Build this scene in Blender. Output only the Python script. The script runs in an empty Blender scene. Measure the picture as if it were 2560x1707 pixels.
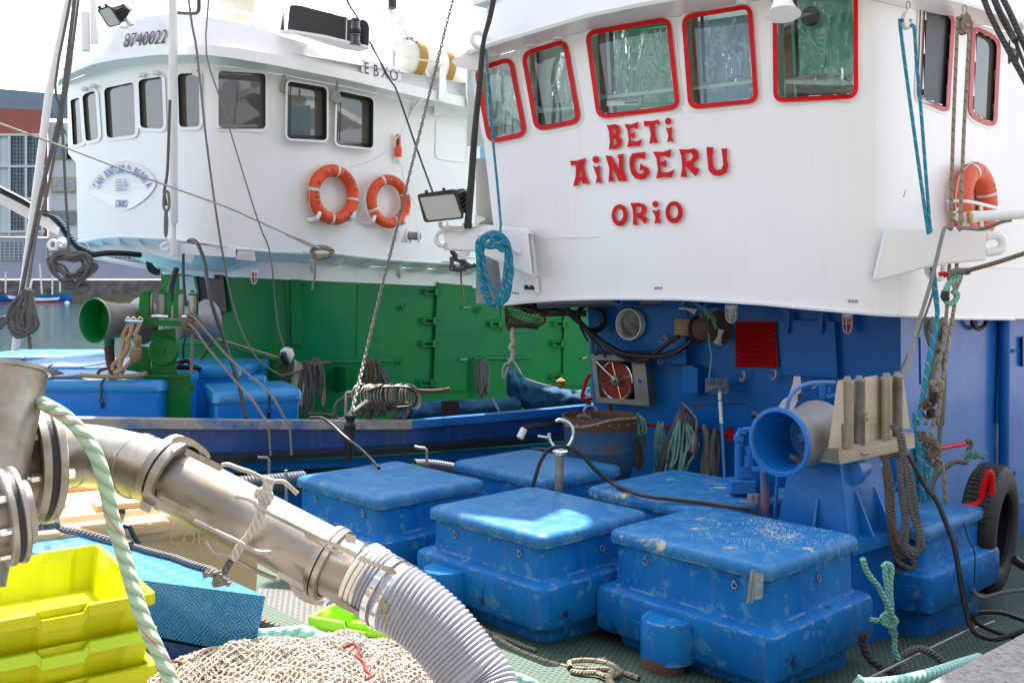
import bpy, bmesh, math, random
from mathutils import Vector, Matrix, noise
from mathutils.geometry import tessellate_polygon
random.seed(7)
scene = bpy.context.scene
C = scene.collection
R = math.radians
EZ = 2.4            # eye height above the deck level (deck = 0)
FPX = 2489.0        # focal length in photo pixels
HY = 697.0          # horizon row
# ---------------------------------------------------------------- camera
cam = bpy.data.cameras.new('camera'); camo = bpy.data.objects.new('camera', cam); C.objects.link(camo)
camo.location = (0, 0, EZ); camo.rotation_euler = (R(90), 0, 0)
cam.sensor_width = 36; cam.lens = FPX / 2560 * 36; cam.shift_y = -(853.5 - HY) / 2560
cam.clip_start = .05; cam.clip_end = 3000
scene.camera = camo
# ---------------------------------------------------------------- light
SUN_EL, SUN_AZ = 57.0, -4.0      # azimuth measured from +Y towards +X
w = bpy.data.worlds.new('World'); scene.world = w; w.use_nodes = True
nt = w.node_tree; bg = nt.nodes['Background']; sky = nt.nodes.new('ShaderNodeTexSky')
sky.sky_type = 'NISHITA'; sky.sun_disc = False; sky.sun_elevation = R(SUN_EL); sky.sun_rotation = R(SUN_AZ)
sky.air_density = 1.0; sky.dust_density = 2.5; sky.ozone_density = 1.0
hsv = nt.nodes.new('ShaderNodeHueSaturation'); hsv.inputs['Saturation'].default_value = .55; nt.links.new(sky.outputs[0], hsv.inputs['Color']); nt.links.new(hsv.outputs[0], bg.inputs[0]); bg.inputs[1].default_value = .15
sl = bpy.data.lights.new('sun', 'SUN'); so = bpy.data.objects.new('sun', sl); C.objects.link(so)
sl.energy = 4.4; sl.angle = R(.5); sl.color = (1, .96, .9)
sd = Vector((math.sin(R(SUN_AZ)) * math.cos(R(SUN_EL)), math.cos(R(SUN_AZ)) * math.cos(R(SUN_EL)), math.sin(R(SUN_EL))))
so.rotation_euler = sd.to_track_quat('Z', 'Y').to_euler(); so.location = sd * 60
scene.view_settings.view_transform = 'Standard'; scene.view_settings.look = 'None'
scene.view_settings.exposure = 1.62; scene.view_settings.gamma = 1
# ---------------------------------------------------------------- photo tiles (survey notes) -> world points
TL = dict(a=(0,0,2.8), b=(600,0,2.8), c=(1150,0,2.8), e=(1860,0,2.8), f=(0,500,2.8), g=(600,500,2.8), h=(1200,500,2.8), i=(1860,500,2.8),
          j=(0,950,2.072), k=(600,950,2.072), l=(1200,1000,2.217), m=(1810,950,2.072), D=(0,0,.91875), S=(0,0,1),
          n=(180,0,4.704), o=(680,0,4.523), r=(1060,460,4.75), s=(0,880,3.136), t=(200,680,4.126), w=(2200,600,2.411))
def S(t, x, y):
    a = TL[t]; return (a[0] + x / a[2], a[1] + y / a[2])
def P(x, y, d): return Vector(((x - 1280) / FPX * d, d, EZ - (y - HY) / FPX * d))
def ev(d, x, y=0): return d(x) if callable(d) else d
def q(t, x, y, d):
    x, y = S(t, x, y); return P(x, y, ev(d, x))
def px(t, s):
    v = [float(a) for a in s.replace(',', ' ').split()]
    return [S(t, v[i], v[i + 1]) for i in range(0, len(v), 2)]
def pd(t, s):      # triples x y d
    v = [float(a) for a in s.replace(',', ' ').split()]
    return [q(t, v[i], v[i + 1], v[i + 2]) for i in range(0, len(v), 3)]
def pts(t, s, d, d2=None):
    p = px(t, s); n = max(1, len(p) - 1)
    return [P(x, y, ev(d, x) if d2 is None else ev(d, x) + (ev(d2, x) - ev(d, x)) * i / n) for i, (x, y) in enumerate(p)]
def table(*v):
    xs = v[0::2]; ys = v[1::2]; n = len(xs)
    sl_ = [(ys[i + 1] - ys[i]) / (xs[i + 1] - xs[i]) for i in range(n - 1)]
    m = [sl_[0]] + [(sl_[i - 1] + sl_[i]) / 2 for i in range(1, n - 1)] + [sl_[-1]]
    def f(x):
        if x <= xs[0]: return ys[0] + sl_[0] * (x - xs[0])
        if x >= xs[-1]: return ys[-1] + sl_[-1] * (x - xs[-1])
        i = 0
        while x > xs[i + 1]: i += 1
        h = xs[i + 1] - xs[i]; t = (x - xs[i]) / h
        return ((2*t**3 - 3*t*t + 1) * ys[i] + (t**3 - 2*t*t + t) * h * m[i] + (3*t*t - 2*t**3) * ys[i + 1] + (t**3 - t*t) * h * m[i + 1])
    return f
def lin(*v):
    xs = v[0::2]; ys = v[1::2]
    def f(x):
        if x <= xs[0]: return ys[0]
        for i in range(len(xs) - 1):
            if x <= xs[i + 1]: return ys[i] + (ys[i + 1] - ys[i]) * (x - xs[i]) / (xs[i + 1] - xs[i])
        return ys[-1]
    return f
def off(f, o): return lambda x: f(x) + o
U = Vector((.68, -.733, 0)); V = Vector((.733, .68, 0)); Zv = Vector((0, 0, 1))   # athwart / along the boats
# ---------------------------------------------------------------- materials
def mat(name, col, rough=.5, metal=0, spec=.5, var=0, vs=3., bump=0, bs=30., col2=None, patch=None, pscale=6., pth=.6, pw=.05, coat=0, trans=0, alpha=1, streak=0, ior=None, wob=0, edge=None, rv=0, emit=0):
    m = bpy.data.materials.new(name); m.use_nodes = True; t = m.node_tree; b = t.nodes['Principled BSDF']
    b.inputs['Roughness'].default_value = rough; b.inputs['Metallic'].default_value = metal; b.inputs['Specular IOR Level'].default_value = spec
    if coat: b.inputs['Coat Weight'].default_value = coat; b.inputs['Coat Roughness'].default_value = .12
    if trans: b.inputs['Transmission Weight'].default_value = trans
    if ior: b.inputs['IOR'].default_value = ior
    b.inputs['Alpha'].default_value = alpha
    if emit: b.inputs['Emission Color'].default_value = (*col, 1); b.inputs['Emission Strength'].default_value = emit
    tc = t.nodes.new('ShaderNodeTexCoord'); L = t.links.new
    def noi(s, d=6, src=None, r=.6):
        n = t.nodes.new('ShaderNodeTexNoise'); n.inputs['Scale'].default_value = s; n.inputs['Detail'].default_value = d; n.inputs['Roughness'].default_value = r
        L(src or tc.outputs['Object'], n.inputs['Vector']); return n.outputs['Fac']
    def rng(src, a, b_, c=0, d=1):
        n = t.nodes.new('ShaderNodeMapRange'); n.inputs[1].default_value = a; n.inputs[2].default_value = b_; n.inputs[3].default_value = c; n.inputs[4].default_value = d
        L(src, n.inputs[0]); return n.outputs[0]
    def mix(f, a, b_):
        n = t.nodes.new('ShaderNodeMix'); n.data_type = 'RGBA'
        if isinstance(f, float): n.inputs[0].default_value = f
        else: L(f, n.inputs[0])
        for k, s_ in ((6, a), (7, b_)):
            if isinstance(s_, tuple): n.inputs[k].default_value = (*s_, 1)
            else: L(s_, n.inputs[k])
        return n.outputs[2]
    cur = tuple(col)
    if var or col2:
        c2 = col2 or tuple(max(0, c * (1 - var)) for c in col)
        cur = mix(rng(noi(vs), .35, .65), cur, tuple(c2))
    if streak:
        mp = t.nodes.new('ShaderNodeMapping'); mp.inputs['Scale'].default_value = (1, 1, .08); L(tc.outputs['Object'], mp.inputs[0])
        cur = mix(rng(noi(14, 5, mp.outputs[0]), .55, .8, 0, streak), cur, (.22, .16, .1))
    if patch:
        if not isinstance(patch, list): patch = [(patch, pscale, pth)]
        for (pc, ps, pt) in patch:
            cur = mix(rng(noi(ps, 9, None, .7), pt, pt + pw), cur, tuple(pc))
    if edge:      # paint rubbed off along the corners of the moulding
        bv = t.nodes.new('ShaderNodeBevel'); bv.samples = 3; bv.inputs[0].default_value = edge[1]
        ge = t.nodes.new('ShaderNodeNewGeometry'); dp = t.nodes.new('ShaderNodeVectorMath'); dp.operation = 'DOT_PRODUCT'; L(bv.outputs[0], dp.inputs[0]); L(ge.outputs['Normal'], dp.inputs[1])
        em_ = rng(dp.outputs['Value'], .985, .90); mu = t.nodes.new('ShaderNodeMath'); mu.operation = 'MULTIPLY'; L(em_, mu.inputs[0]); L(rng(noi(9, 8, None, .75), edge[2], edge[2] + .08), mu.inputs[1])
        cur = mix(mu.outputs[0], cur, tuple(edge[0]))
    if isinstance(cur, tuple): b.inputs['Base Color'].default_value = (*cur, 1)
    else: L(cur, b.inputs['Base Color'])
    if rv: L(rng(noi(vs * 3), .3, .7, rough - rv, rough + rv), b.inputs['Roughness'])
    if bump or wob:
        bp = t.nodes.new('ShaderNodeBump'); bp.inputs['Distance'].default_value = .01
        if bump: bp.inputs['Strength'].default_value = bump; L(noi(bs), bp.inputs['Height'])
        if wob:
            b2 = t.nodes.new('ShaderNodeBump'); b2.inputs['Distance'].default_value = .05; b2.inputs['Strength'].default_value = wob
            L(noi(1.6, 2), b2.inputs['Height'])
            if bump: L(b2.outputs[0], bp.inputs['Normal'])
            else: bp = b2
        L(bp.outputs[0], b.inputs['Normal'])
    return m
def rope_mat(name, c1, c2, k=40., fleck=None, strands=3, rough=.85, bump=.8):
    # twisted strands: u runs along the rope in metres, v around it
    m = bpy.data.materials.new(name); m.use_nodes = True; t = m.node_tree; b = t.nodes['Principled BSDF']; L = t.links.new
    b.inputs['Roughness'].default_value = rough
    tc = t.nodes.new('ShaderNodeTexCoord'); sp = t.nodes.new('ShaderNodeSeparateXYZ'); L(tc.outputs['UV'], sp.inputs[0])
    def M(op, a, b_=None, **kw):
        n = t.nodes.new('ShaderNodeMath'); n.operation = op
        for i_, v_ in enumerate((a, b_)):
            if v_ is None: continue
            if isinstance(v_, (int, float)): n.inputs[i_].default_value = v_
            else: L(v_, n.inputs[i_])
        return n.outputs[0]
    ph = M('ADD', M('MULTIPLY', sp.outputs[0], k), M('MULTIPLY', sp.outputs[1], strands))
    sw = M('PINGPONG', ph, .5); sw = M('MULTIPLY', sw, 2)
    n = t.nodes.new('ShaderNodeTexNoise'); n.inputs['Scale'].default_value = 40; L(tc.outputs['Object'], n.inputs['Vector'])
    mx = t.nodes.new('ShaderNodeMix'); mx.data_type = 'RGBA'; mx.inputs[6].default_value = (*c1, 1); mx.inputs[7].default_value = (*c2, 1)
    L(M('MULTIPLY', M('POWER', M('SUBTRACT', 1, sw), 2), M('ADD', n.outputs[0], .3)), mx.inputs[0]); cur = mx.outputs[2]
    if fleck:
        f = M('LESS_THAN', M('FRACT', M('ADD', M('MULTIPLY', sp.outputs[0], k / 3 * fleck[1]), sp.outputs[1])), fleck[2])
        m2 = t.nodes.new('ShaderNodeMix'); m2.data_type = 'RGBA'; L(f, m2.inputs[0]); L(cur, m2.inputs[6]); m2.inputs[7].default_value = (*fleck[0], 1); cur = m2.outputs[2]
    L(cur, b.inputs['Base Color'])
    bp = t.nodes.new('ShaderNodeBump'); bp.inputs['Strength'].default_value = bump; bp.inputs['Distance'].default_value = .006
    L(M('ADD', sw, M('MULTIPLY', n.outputs[0], .6)), bp.inputs['Height']); L(bp.outputs[0], b.inputs['Normal'])
    return m
W_ = mat('white_paint', (.86, .86, .85), .3, var=.05, vs=.8, wob=.08, streak=.07, patch=[((.45, .30, .18), 9, .80)], coat=.15)
WG = mat('white_paint_aged', (.8, .8, .78), .38, var=.1, vs=2, bump=.04, bs=25, patch=[((.4, .22, .1), 7, .76)])
GRN = mat('green_paint', (.001, .20, .036), .28, col2=(.001, .15, .06), vs=1.2, wob=.12, spec=.22, streak=.1)
GRW = mat('green_paint_worn', (.001, .17, .03), .3, spec=.25, var=.2, vs=6, bump=.15, bs=18, patch=[((.12, .2, .12), 14, .70), ((.3, .16, .06), 6, .78)], coat=.05)
BLU = mat('blue_paint', (.001, .13, .45), .3, var=.15, vs=1.5, wob=.15, spec=.22, streak=.06)
BLW = mat('blue_paint_worn', (.003, .16, .50), .38, var=.2, vs=5, bump=.12, bs=22, patch=[((.35, .42, .5), 16, .73), ((.3, .18, .1), 5, .80)])
BLR = mat('blue_rail_scuffed', (.008, .05, .30), .35, var=.25, vs=3, bump=.08, patch=[((.33, .27, .22), 3.2, .60)])
NAVY = mat('navy_band', (.003, .062, .27), .32, var=.3, vs=3, streak=.5, coat=.2, patch=[((.2, .16, .12), 4, .66)])
GRP = mat('moulded_blue_plastic', (.001, .115, .40), .46, spec=.15, col2=(.006, .175, .46), edge=((.42, .46, .40), .02, .50), vs=3.5, bump=.10, bs=14, patch=[((.06, .22, .42), 11, .56), ((.015, .05, .12), 4, .62), ((.55, .5, .33), 6, .735), ((.5, .6, .7), 40, .735)], streak=.3, rv=.1)
LID = mat('moulded_blue_lid', (.010, .14, .37), .44, spec=.2, edge=((.55, .52, .38), .022, .47), col2=(.03, .17, .38), vs=3, bump=.12, bs=20, patch=[((.05, .20, .38), 9, .51), ((.16, .27, .36), 3, .64), ((.5, .45, .26), 4.5, .66), ((.7, .72, .72), 60, .72)], rv=.1)
LIDS = mat('salt_flecked_lid', (.010, .14, .38), .44, spec=.2, edge=((.55, .52, .38), .022, .47), col2=(.03, .18, .40), vs=3, bump=.12, bs=20, patch=[((.05, .20, .38), 9, .51), ((.16, .27, .36), 5, .64), ((.62, .52, .25), 3.2, .58), ((.8, .8, .78), 70, .69)], rv=.1)
GRC = mat('bright_blue_plastic', (.008, .22, .72), .25, var=.08, vs=1.5, bump=.05, bs=8, coat=.3)
GRL = mat('bright_blue_lid', (.03, .30, .72), .25, var=.08, vs=2, bump=.05, bs=8, coat=.3)
RED = mat('red_paint', (.66, .004, .008), .4, spec=.2, var=.25, vs=12, patch=[((.8, .55, .5), 30, .74)])
REDP = mat('red_faded_paint', (.62, .06, .07), .4, var=.3, vs=10, patch=[((.7, .4, .4), 22, .62)])
REDG = mat('red_grille_paint', (.36, .004, .004), .5, spec=.2, var=.3, vs=5)
BLK = mat('black_rubber', (.012, .012, .013), .5, var=.3, bump=.2, bs=60)
BLKP = mat('black_plastic', (.02, .02, .022), .35, var=.3, vs=8, bump=.1, bs=50)
TYR = mat('tyre_rubber', (.02, .02, .02), .65, var=.4, vs=5, bump=.35, bs=40)
GLS = mat('lamp_glass', (.42, .47, .44), .12, coat=1, var=.05)
SS = mat('stainless_pipe', (.46, .43, .38), .44, 1, col2=(.29, .25, .20), vs=2.6, bump=.05, bs=80, patch=[((.22, .16, .09), 8, .66), ((.6, .58, .52), 14, .66)], rv=.09)
SSR = mat('stainless_worn', (.48, .45, .40), .46, 1, col2=(.28, .24, .18), vs=7, bump=.1, bs=35, patch=[((.28, .18, .08), 10, .64)], rv=.1)
CHR = mat('chrome_band', (.8, .8, .78), .15, 1, var=.2, vs=10)
STL = mat('drum_steel', (.34, .33, .32), .48, .5, var=.2, vs=4, bump=.08, bs=50, rv=.08, patch=[((.02, .12, .4), 4, .74)])
STB = mat('bare_plate', (.40, .33, .23), .5, .35, col2=(.50, .44, .34), vs=5, bump=.15, bs=25, patch=[((.18, .1, .05), 8, .66), ((.02, .15, .5), 5, .74)])
GALV = mat('galvanised_box', (.22, .22, .22), .45, .6, var=.25, vs=5, bump=.05)
RUST = mat('rusty_steel', (.16, .065, .03), .8, col2=(.07, .04, .03), vs=9, bump=.5, bs=30)
POT = mat('pot_blue_rust', (.012, .09, .22), .5, col2=(.03, .075, .12), vs=5, bump=.25, bs=25, patch=[((.11, .055, .035), 4, .52)], pw=.2)
WOOD = mat('pale_wood', (.5, .38, .22), .7, var=.3, vs=12, bump=.2)
WDK = mat('cabin_wood', (.30, .17, .07), .5, var=.3, vs=6)
INT = mat('cabin_wall', (.42, .46, .43), .6)
DARK = mat('dark_interior', (.03, .03, .03), .8)
YEL = mat('yellow_crate_plastic', (.62, .64, .004), .38, spec=.3, var=.1, vs=4, bump=.06, bs=20, patch=[((.5, .5, .02), 6, .68)])
YGR = mat('lime_crate_plastic', (.52, .78, .02), .35, var=.1, vs=4, bump=.06, bs=20)
LIM = mat('green_tray_plastic', (.32, .74, .02), .4, var=.1, vs=4)
TAN = mat('tan_tote_plastic', (.64, .42, .21), .6, col2=(.56, .35, .16), vs=3, bump=.12, bs=15, patch=[((.06, .04, .02), 22, .745)])
HOSE = mat('ribbed_grey_hose', (.33, .335, .37), .42, var=.06, vs=8, bump=.03, patch=[((.12, .12, .13), 16, .72)])
ORG = mat('orange_buoy', (.80, .085, .015), .42, var=.12, vs=6, bump=.04)
ORGF = mat('orange_buoy_faded', (.80, .13, .05), .5, var=.2, vs=5, bump=.08)
TAPE = mat('reflective_tape', (.72, .7, .66), .35, var=.15, vs=20)
INK = mat('black_lettering', (.02, .02, .02), .5)
INKG = mat('weathered_lettering', (.04, .045, .06), .5)
INKB = mat('blue_lettering', (.03, .13, .5), .5)
TARP = mat('blue_tarpaulin', (.02, .10, .20), .75, spec=.12, var=.4, vs=3, bump=1, bs=9, rv=.1)
OCH = mat('ochre_strap', (.42, .23, .03), .6, var=.2)
IVO = mat('ivory_canister', (.8, .77, .66), .4, var=.05)
WIREM = mat('black_cable', (.012, .012, .014), .45)
LENSR = mat('red_lens', (.35, .01, .01), .15, coat=1)
NAVG = mat('nav_lens', (.05, .02, .03), .15, coat=1)
R_DG = rope_mat('dark_grey_rope', (.17, .165, .155), (.04, .04, .04), 45)
R_BK = rope_mat('black_twisted_rope', (.07, .065, .06), (.008, .008, .008), 26)
R_BR = rope_mat('brown_rope', (.22, .16, .11), (.06, .045, .03), 45)
R_BE = rope_mat('beige_braid', (.40, .33, .22), (.2, .16, .1), 60, ((.03, .03, .03), .7, .1))
R_GY = rope_mat('grey_rope', (.24, .22, .20), (.12, .11, .1), 50)
R_WH = rope_mat('off_white_rope', (.62, .58, .50), (.28, .26, .22), 50)
R_TE = rope_mat('teal_rope', (.005, .24, .36), (.003, .12, .2), 36, ((.35, .33, .15), .8, .09), bump=.4)
R_GT = rope_mat('green_grey_rope', (.17, .19, .15), (.05, .06, .05), 42)
R_SG = rope_mat('sea_green_rope', (.25, .55, .45), (.08, .22, .18), 36)
R_PG = rope_mat('pale_green_rope', (.42, .56, .37), (.17, .27, .17), 24, ((.62, .12, .12), .41, .035), bump=1)
R_MO = rope_mat('mint_hawser', (.36, .66, .54), (.14, .34, .28), 18, bump=1)
R_WI = rope_mat('wire_rope', (.32, .30, .28), (.08, .075, .07), 60)
R_OR = rope_mat('tan_rope', (.48, .34, .2), (.2, .12, .07), 34)
# ---------------------------------------------------------------- object plumbing
def root_loc(o):
    while o.parent: o = o.parent
    return Vector(o.location)
def link(name, verts, faces, m, parent=None, smooth=False, uv=None, mats=None, fm=None, sub=0):
    """one mesh object from world-space vertices"""
    verts = [Vector(v) for v in verts]
    if parent is not None: base = root_loc(parent)
    else:
        xs = [v.x for v in verts]; ys = [v.y for v in verts]; zs = [v.z for v in verts]
        base = Vector(((min(xs) + max(xs)) / 2, (min(ys) + max(ys)) / 2, min(zs)))
    me = bpy.data.meshes.new(name); me.from_pydata([v - base for v in verts], [], faces)
    me.materials.append(m)
    if mats:
        for mm in mats: me.materials.append(mm)
        for i_, k in enumerate(fm): me.polygons[i_].material_index = k
    if uv:
        ul = me.uv_layers.new(name='UVMap'); fl = [c for f in uv for p_ in f for c in p_]
        ul.data.foreach_set('uv', fl)
    if smooth: me.polygons.foreach_set('use_smooth', [True] * len(me.polygons))
    me.update()
    o = bpy.data.objects.new(name, me); C.objects.link(o)
    if parent is not None: o.parent = parent
    else: o.location = base
    return o
def flip_fix(o):
    bm = bmesh.new(); bm.from_mesh(o.data); bmesh.ops.recalc_face_normals(bm, faces=bm.faces); bm.to_mesh(o.data); bm.free(); return o
def thing(name, loc, label, cat, group=None):
    o = bpy.data.objects.new(name, None); C.objects.link(o); o.location = loc; o['label'] = label; o['category'] = cat
    o.empty_display_size = .1
    if group: o['group'] = group
    return o
def tag(o, label, cat, group=None):
    o['label'] = label; o['category'] = cat
    if group: o['group'] = group
    return o
def kind(o, k='structure'): o['kind'] = k; return o
def children(o): return [c for c in bpy.data.objects if c.parent == o]
def copy_tree(o, parent=None):
    c = o.copy(); C.objects.link(c); c.parent = parent
    for ch in children(o): copy_tree(ch, c)
    return c
class MB:
    """collects geometry, then links it as one mesh object"""
    def __init__(s): s.v = []; s.f = []; s.u = []; s.k = 0; s.fm = []
    def add(s, v, f, u=None):
        n = len(s.v); s.v += [Vector(a) for a in v]; s.f += [tuple(i + n for i in a) for a in f]
        s.u += u if u else [[(0, 0)] * len(a) for a in f]; s.fm += [s.k] * len(f); return s
    def box(s, c, sx, sy, sz, ax=None, ay=None, az=None, bev=0):
        ax = ax or Vector((1, 0, 0)); ay = ay or Vector((0, 1, 0)); az = az or Vector((0, 0, 1)); c = Vector(c)
        bm = bmesh.new(); bmesh.ops.create_cube(bm, size=1)
        for v in bm.verts: v.co = Vector((v.co.x * sx, v.co.y * sy, v.co.z * sz))
        if bev: bmesh.ops.bevel(bm, geom=list(bm.edges), offset=bev, segments=3, affect='EDGES', profile=.5)
        s.bm(bm, lambda p: c + ax * p.x + ay * p.y + az * p.z); return s
    def bm(s, bm, f=lambda p: p):
        bm.verts.index_update(); s.add([f(v.co.copy()) for v in bm.verts], [[v.index for v in fc.verts] for fc in bm.faces]); bm.free()
    def tube(s, p, r, n=8, closed=False, cap=True, smooth=3):
        v, f, u = tube_geo(p, r, n, closed, cap, smooth); s.add(v, f, u); return s
    def cyl(s, a, b, r, r2=None, n=20): return s.tube([Vector(a), Vector(b)], [r, r if r2 is None else r2], n, smooth=0)
    def torus(s, c, ax, R_, r, n=32, k=8, e1=None, sc=1.):
        ax = Vector(ax).normalized(); e1 = (Vector(e1) if e1 else ax.orthogonal()).normalized(); e2 = ax.cross(e1)
        return s.tube([Vector(c) + e1 * math.cos(a) * R_ + e2 * math.sin(a) * R_ * sc for a in [i * 2 * math.pi / n for i in range(n)]], r, k, True, smooth=0)
    def lathe(s, c, ax, prof, n=32, cap=True):
        ax = Vector(ax).normalized(); e1 = ax.orthogonal().normalized(); e2 = ax.cross(e1); c = Vector(c); v = []; f = []
        for (h, r) in prof:
            for i in range(n):
                a = 2 * math.pi * i / n; v.append(c + ax * h + (e1 * math.cos(a) + e2 * math.sin(a)) * r)
        for j in range(len(prof) - 1):
            for i in range(n):
                f.append((j * n + i, j * n + (i + 1) % n, (j + 1) * n + (i + 1) % n, (j + 1) * n + i))
        if cap:
            f.append(tuple(range(n))[::-1]); f.append(tuple((len(prof) - 1) * n + i for i in range(n)))
        s.add(v, f); return s
    def slab(s, loops, d, th, holes=()):
        """traced outline at its own depth with real thickness (towards -Y = nearer)"""
        v, f = slab_geo(loops, d, th, holes); s.add(v, f); return s
    def loft(s, loops, cap=True):
        v = [p for l in loops for p in l]; n = len(loops[0]); f = []
        for j in range(len(loops) - 1):
            for i in range(n): f.append((j * n + i, j * n + (i + 1) % n, (j + 1) * n + (i + 1) % n, (j + 1) * n + i))
        if cap: f.append(tuple(range(n))[::-1]); f.append(tuple((len(loops) - 1) * n + i for i in range(n)))
        s.add(v, f); return s
    def build(s, name, m, parent=None, smooth=False, mats=None, fix=True):
        o = link(name, s.v, s.f, m, parent, smooth, s.u, mats, s.fm if mats else None)
        if fix and len(s.f) < 60000: flip_fix(o)
        if smooth:
            try: o.data.set_sharp_from_angle(angle=R(38))
            except Exception: pass
        return o
def crv(p, k=4, closed=False):
    if k < 2 or len(p) < 3: return [Vector(a) for a in p]
    p = [Vector(a) for a in p]; n = len(p); out = []
    for i in range(n if closed else n - 1):
        a = p[(i - 1) % n] if closed or i else p[0] * 2 - p[1]; b = p[i]; c = p[(i + 1) % n]
        d = p[(i + 2) % n] if closed or i + 2 < n else p[-1] * 2 - p[-2]
        for j in range(k):
            t = j / k
            out.append(.5 * ((2 * b) + (c - a) * t + (2*a - 5*b + 4*c - d) * t*t + (3*b - a - 3*c + d) * t**3))
    if not closed: out.append(p[-1])
    return out
def tube_geo(p, r, n=8, closed=False, cap=True, smooth=3):
    p = crv(p, smooth, closed) if smooth else [Vector(a) for a in p]
    N = len(p); rr = r if isinstance(r, (list, tuple)) else None
    def rad(i):
        if not rr: return r
        t = i / max(1, N - 1) * (len(rr) - 1); k = min(int(t), len(rr) - 2); return rr[k] + (rr[k + 1] - rr[k]) * (t - k)
    tg = []
    for i in range(N):
        a = p[(i - 1) % N] if closed or i else p[0]; b = p[(i + 1) % N] if closed or i < N - 1 else p[-1]
        t = (b - a); tg.append(t.normalized() if t.length > 1e-9 else Vector((0, 0, 1)))
    e = tg[0].orthogonal().normalized(); v = []; f = []; u = []; s = 0; ss = []
    for i in range(N):
        if i: s += (p[i] - p[i - 1]).length
        ss.append(s); e = (e - tg[i] * e.dot(tg[i]))
        e = e.normalized() if e.length > 1e-6 else tg[i].orthogonal().normalized()
        g = tg[i].cross(e); ri = rad(i)
        for k in range(n):
            a = 2 * math.pi * k / n; v.append(p[i] + (e * math.cos(a) + g * math.sin(a)) * ri)
    M_ = N if closed else N - 1
    for i in range(M_):
        j = (i + 1) % N; s1 = ss[j] if j else ss[-1] + (p[0] - p[-1]).length
        for k in range(n):
            k2 = (k + 1) % n
            f.append((i * n + k, i * n + k2, j * n + k2, j * n + k)); u.append([(ss[i], k / n), (ss[i], (k + 1) / n), (s1, (k + 1) / n), (s1, k / n)])
    if cap and not closed:
        f.append(tuple(range(n))[::-1]); u.append([(0, 0)] * n); f.append(tuple((N - 1) * n + k for k in range(n))); u.append([(0, 0)] * n)
    return v, f, u
def slab_geo(loop, d, th, holes=()):
    loops = [loop] + list(holes); flat = [a for l in loops for a in l]
    tri = tessellate_polygon([[Vector((x, y, 0)) for x, y in l] for l in loops])
    v0 = [P(x, y, ev(d, x)) for x, y in flat]; v1 = [P(x, y, ev(d, x) - th) for x, y in flat]; n = len(flat)
    f = [tuple(t) for t in tri] + [tuple(i + n for i in t)[::-1] for t in tri]; o = 0
    for l in loops:
        m = len(l)
        for i in range(m): f.append((o + i, o + (i + 1) % m, n + o + (i + 1) % m, n + o + i))
        o += m
    return v0 + v1, f
def rope(name, p, r, m, label=None, cat='rope', n=8, smooth=4, closed=False, group=None, parent=None, sag=0):
    o = MB().tube(p, r, n, closed, smooth=smooth).build(name, m, parent, True, fix=False)
    if label: tag(o, label, cat, group)
    return o
def rnd(loop, r, n=5):
    """round the corners of a px polygon"""
    out = []; N = len(loop)
    for i in range(N):
        a = Vector(loop[i - 1]); b = Vector(loop[i]); c = Vector(loop[(i + 1) % N])
        ra = min(r, (a - b).length * .48); rc = min(r, (c - b).length * .48)
        p0 = b + (a - b).normalized() * ra; p1 = b + (c - b).normalized() * rc
        for k in range(n + 1):
            t = k / n; out.append(tuple(p0 * (1 - t) ** 2 + b * 2 * t * (1 - t) * .9 + (p0 + p1) * .5 * 2 * t * (1 - t) * .1 + p1 * t * t))
    return out
def inset(loop, k):
    N = len(loop); A = sum(loop[i - 1][0] * loop[i][1] - loop[i][0] * loop[i - 1][1] for i in range(N)); s = 1 if A > 0 else -1; out = []
    for i in range(N):
        a = Vector(loop[i - 1]); b = Vector(loop[i]); c = Vector(loop[(i + 1) % N])
        n1 = Vector((-(b - a).y, (b - a).x)).normalized() * s; n2 = Vector((-(c - b).y, (c - b).x)).normalized() * s
        m = (n1 + n2); m = m.normalized() if m.length > 1e-6 else n1
        out.append(tuple(b + m * k / max(.5, m.dot(n1))))
    return out
def inside(x, y, l):
    c = False; n = len(l)
    for i in range(n):
        x1, y1 = l[i]; x2, y2 = l[i - 1]
        if (y1 > y) != (y2 > y) and x < (x2 - x1) * (y - y1) / (y2 - y1) + x1: c = not c
    return c
def wall(name, m, parent, d, xl, xr, top, bot, holes=(), step=5., d2=None, rows=None):
    """sheet of plating following the plan curve d(x), with window openings left out"""
    H = max(bot((xl(.5) + xr(.5)) / 2) - top((xl(.5) + xr(.5)) / 2), 10); nx = int((xr(.5) - xl(.5)) / step); ny = rows or int(H / step)
    v = []; f = []; pxs = []
    for j in range(ny + 1):
        t = j / ny
        for i in range(nx + 1):
            x = xl(t) + (xr(t) - xl(t)) * i / nx; y = top(x) + (bot(x) - top(x)) * t
            pxs.append((x, y)); v.append(P(x, y, d(x)))
    bb = [(min(a for a, _ in h), max(a for a, _ in h), min(b for _, b in h), max(b for _, b in h), h) for h in holes]
    for j in range(ny):
        for i in range(nx):
            a = j * (nx + 1) + i; x = (pxs[a][0] + pxs[a + nx + 2][0]) / 2; y = (pxs[a][1] + pxs[a + nx + 2][1]) / 2
            if any(b[0] < x < b[1] and b[2] < y < b[3] and inside(x, y, b[4]) for b in bb): continue
            f.append((a, a + 1, a + nx + 2, a + nx + 1))
    return link(name, v, f, m, parent, True)
FONT = {}
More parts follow.
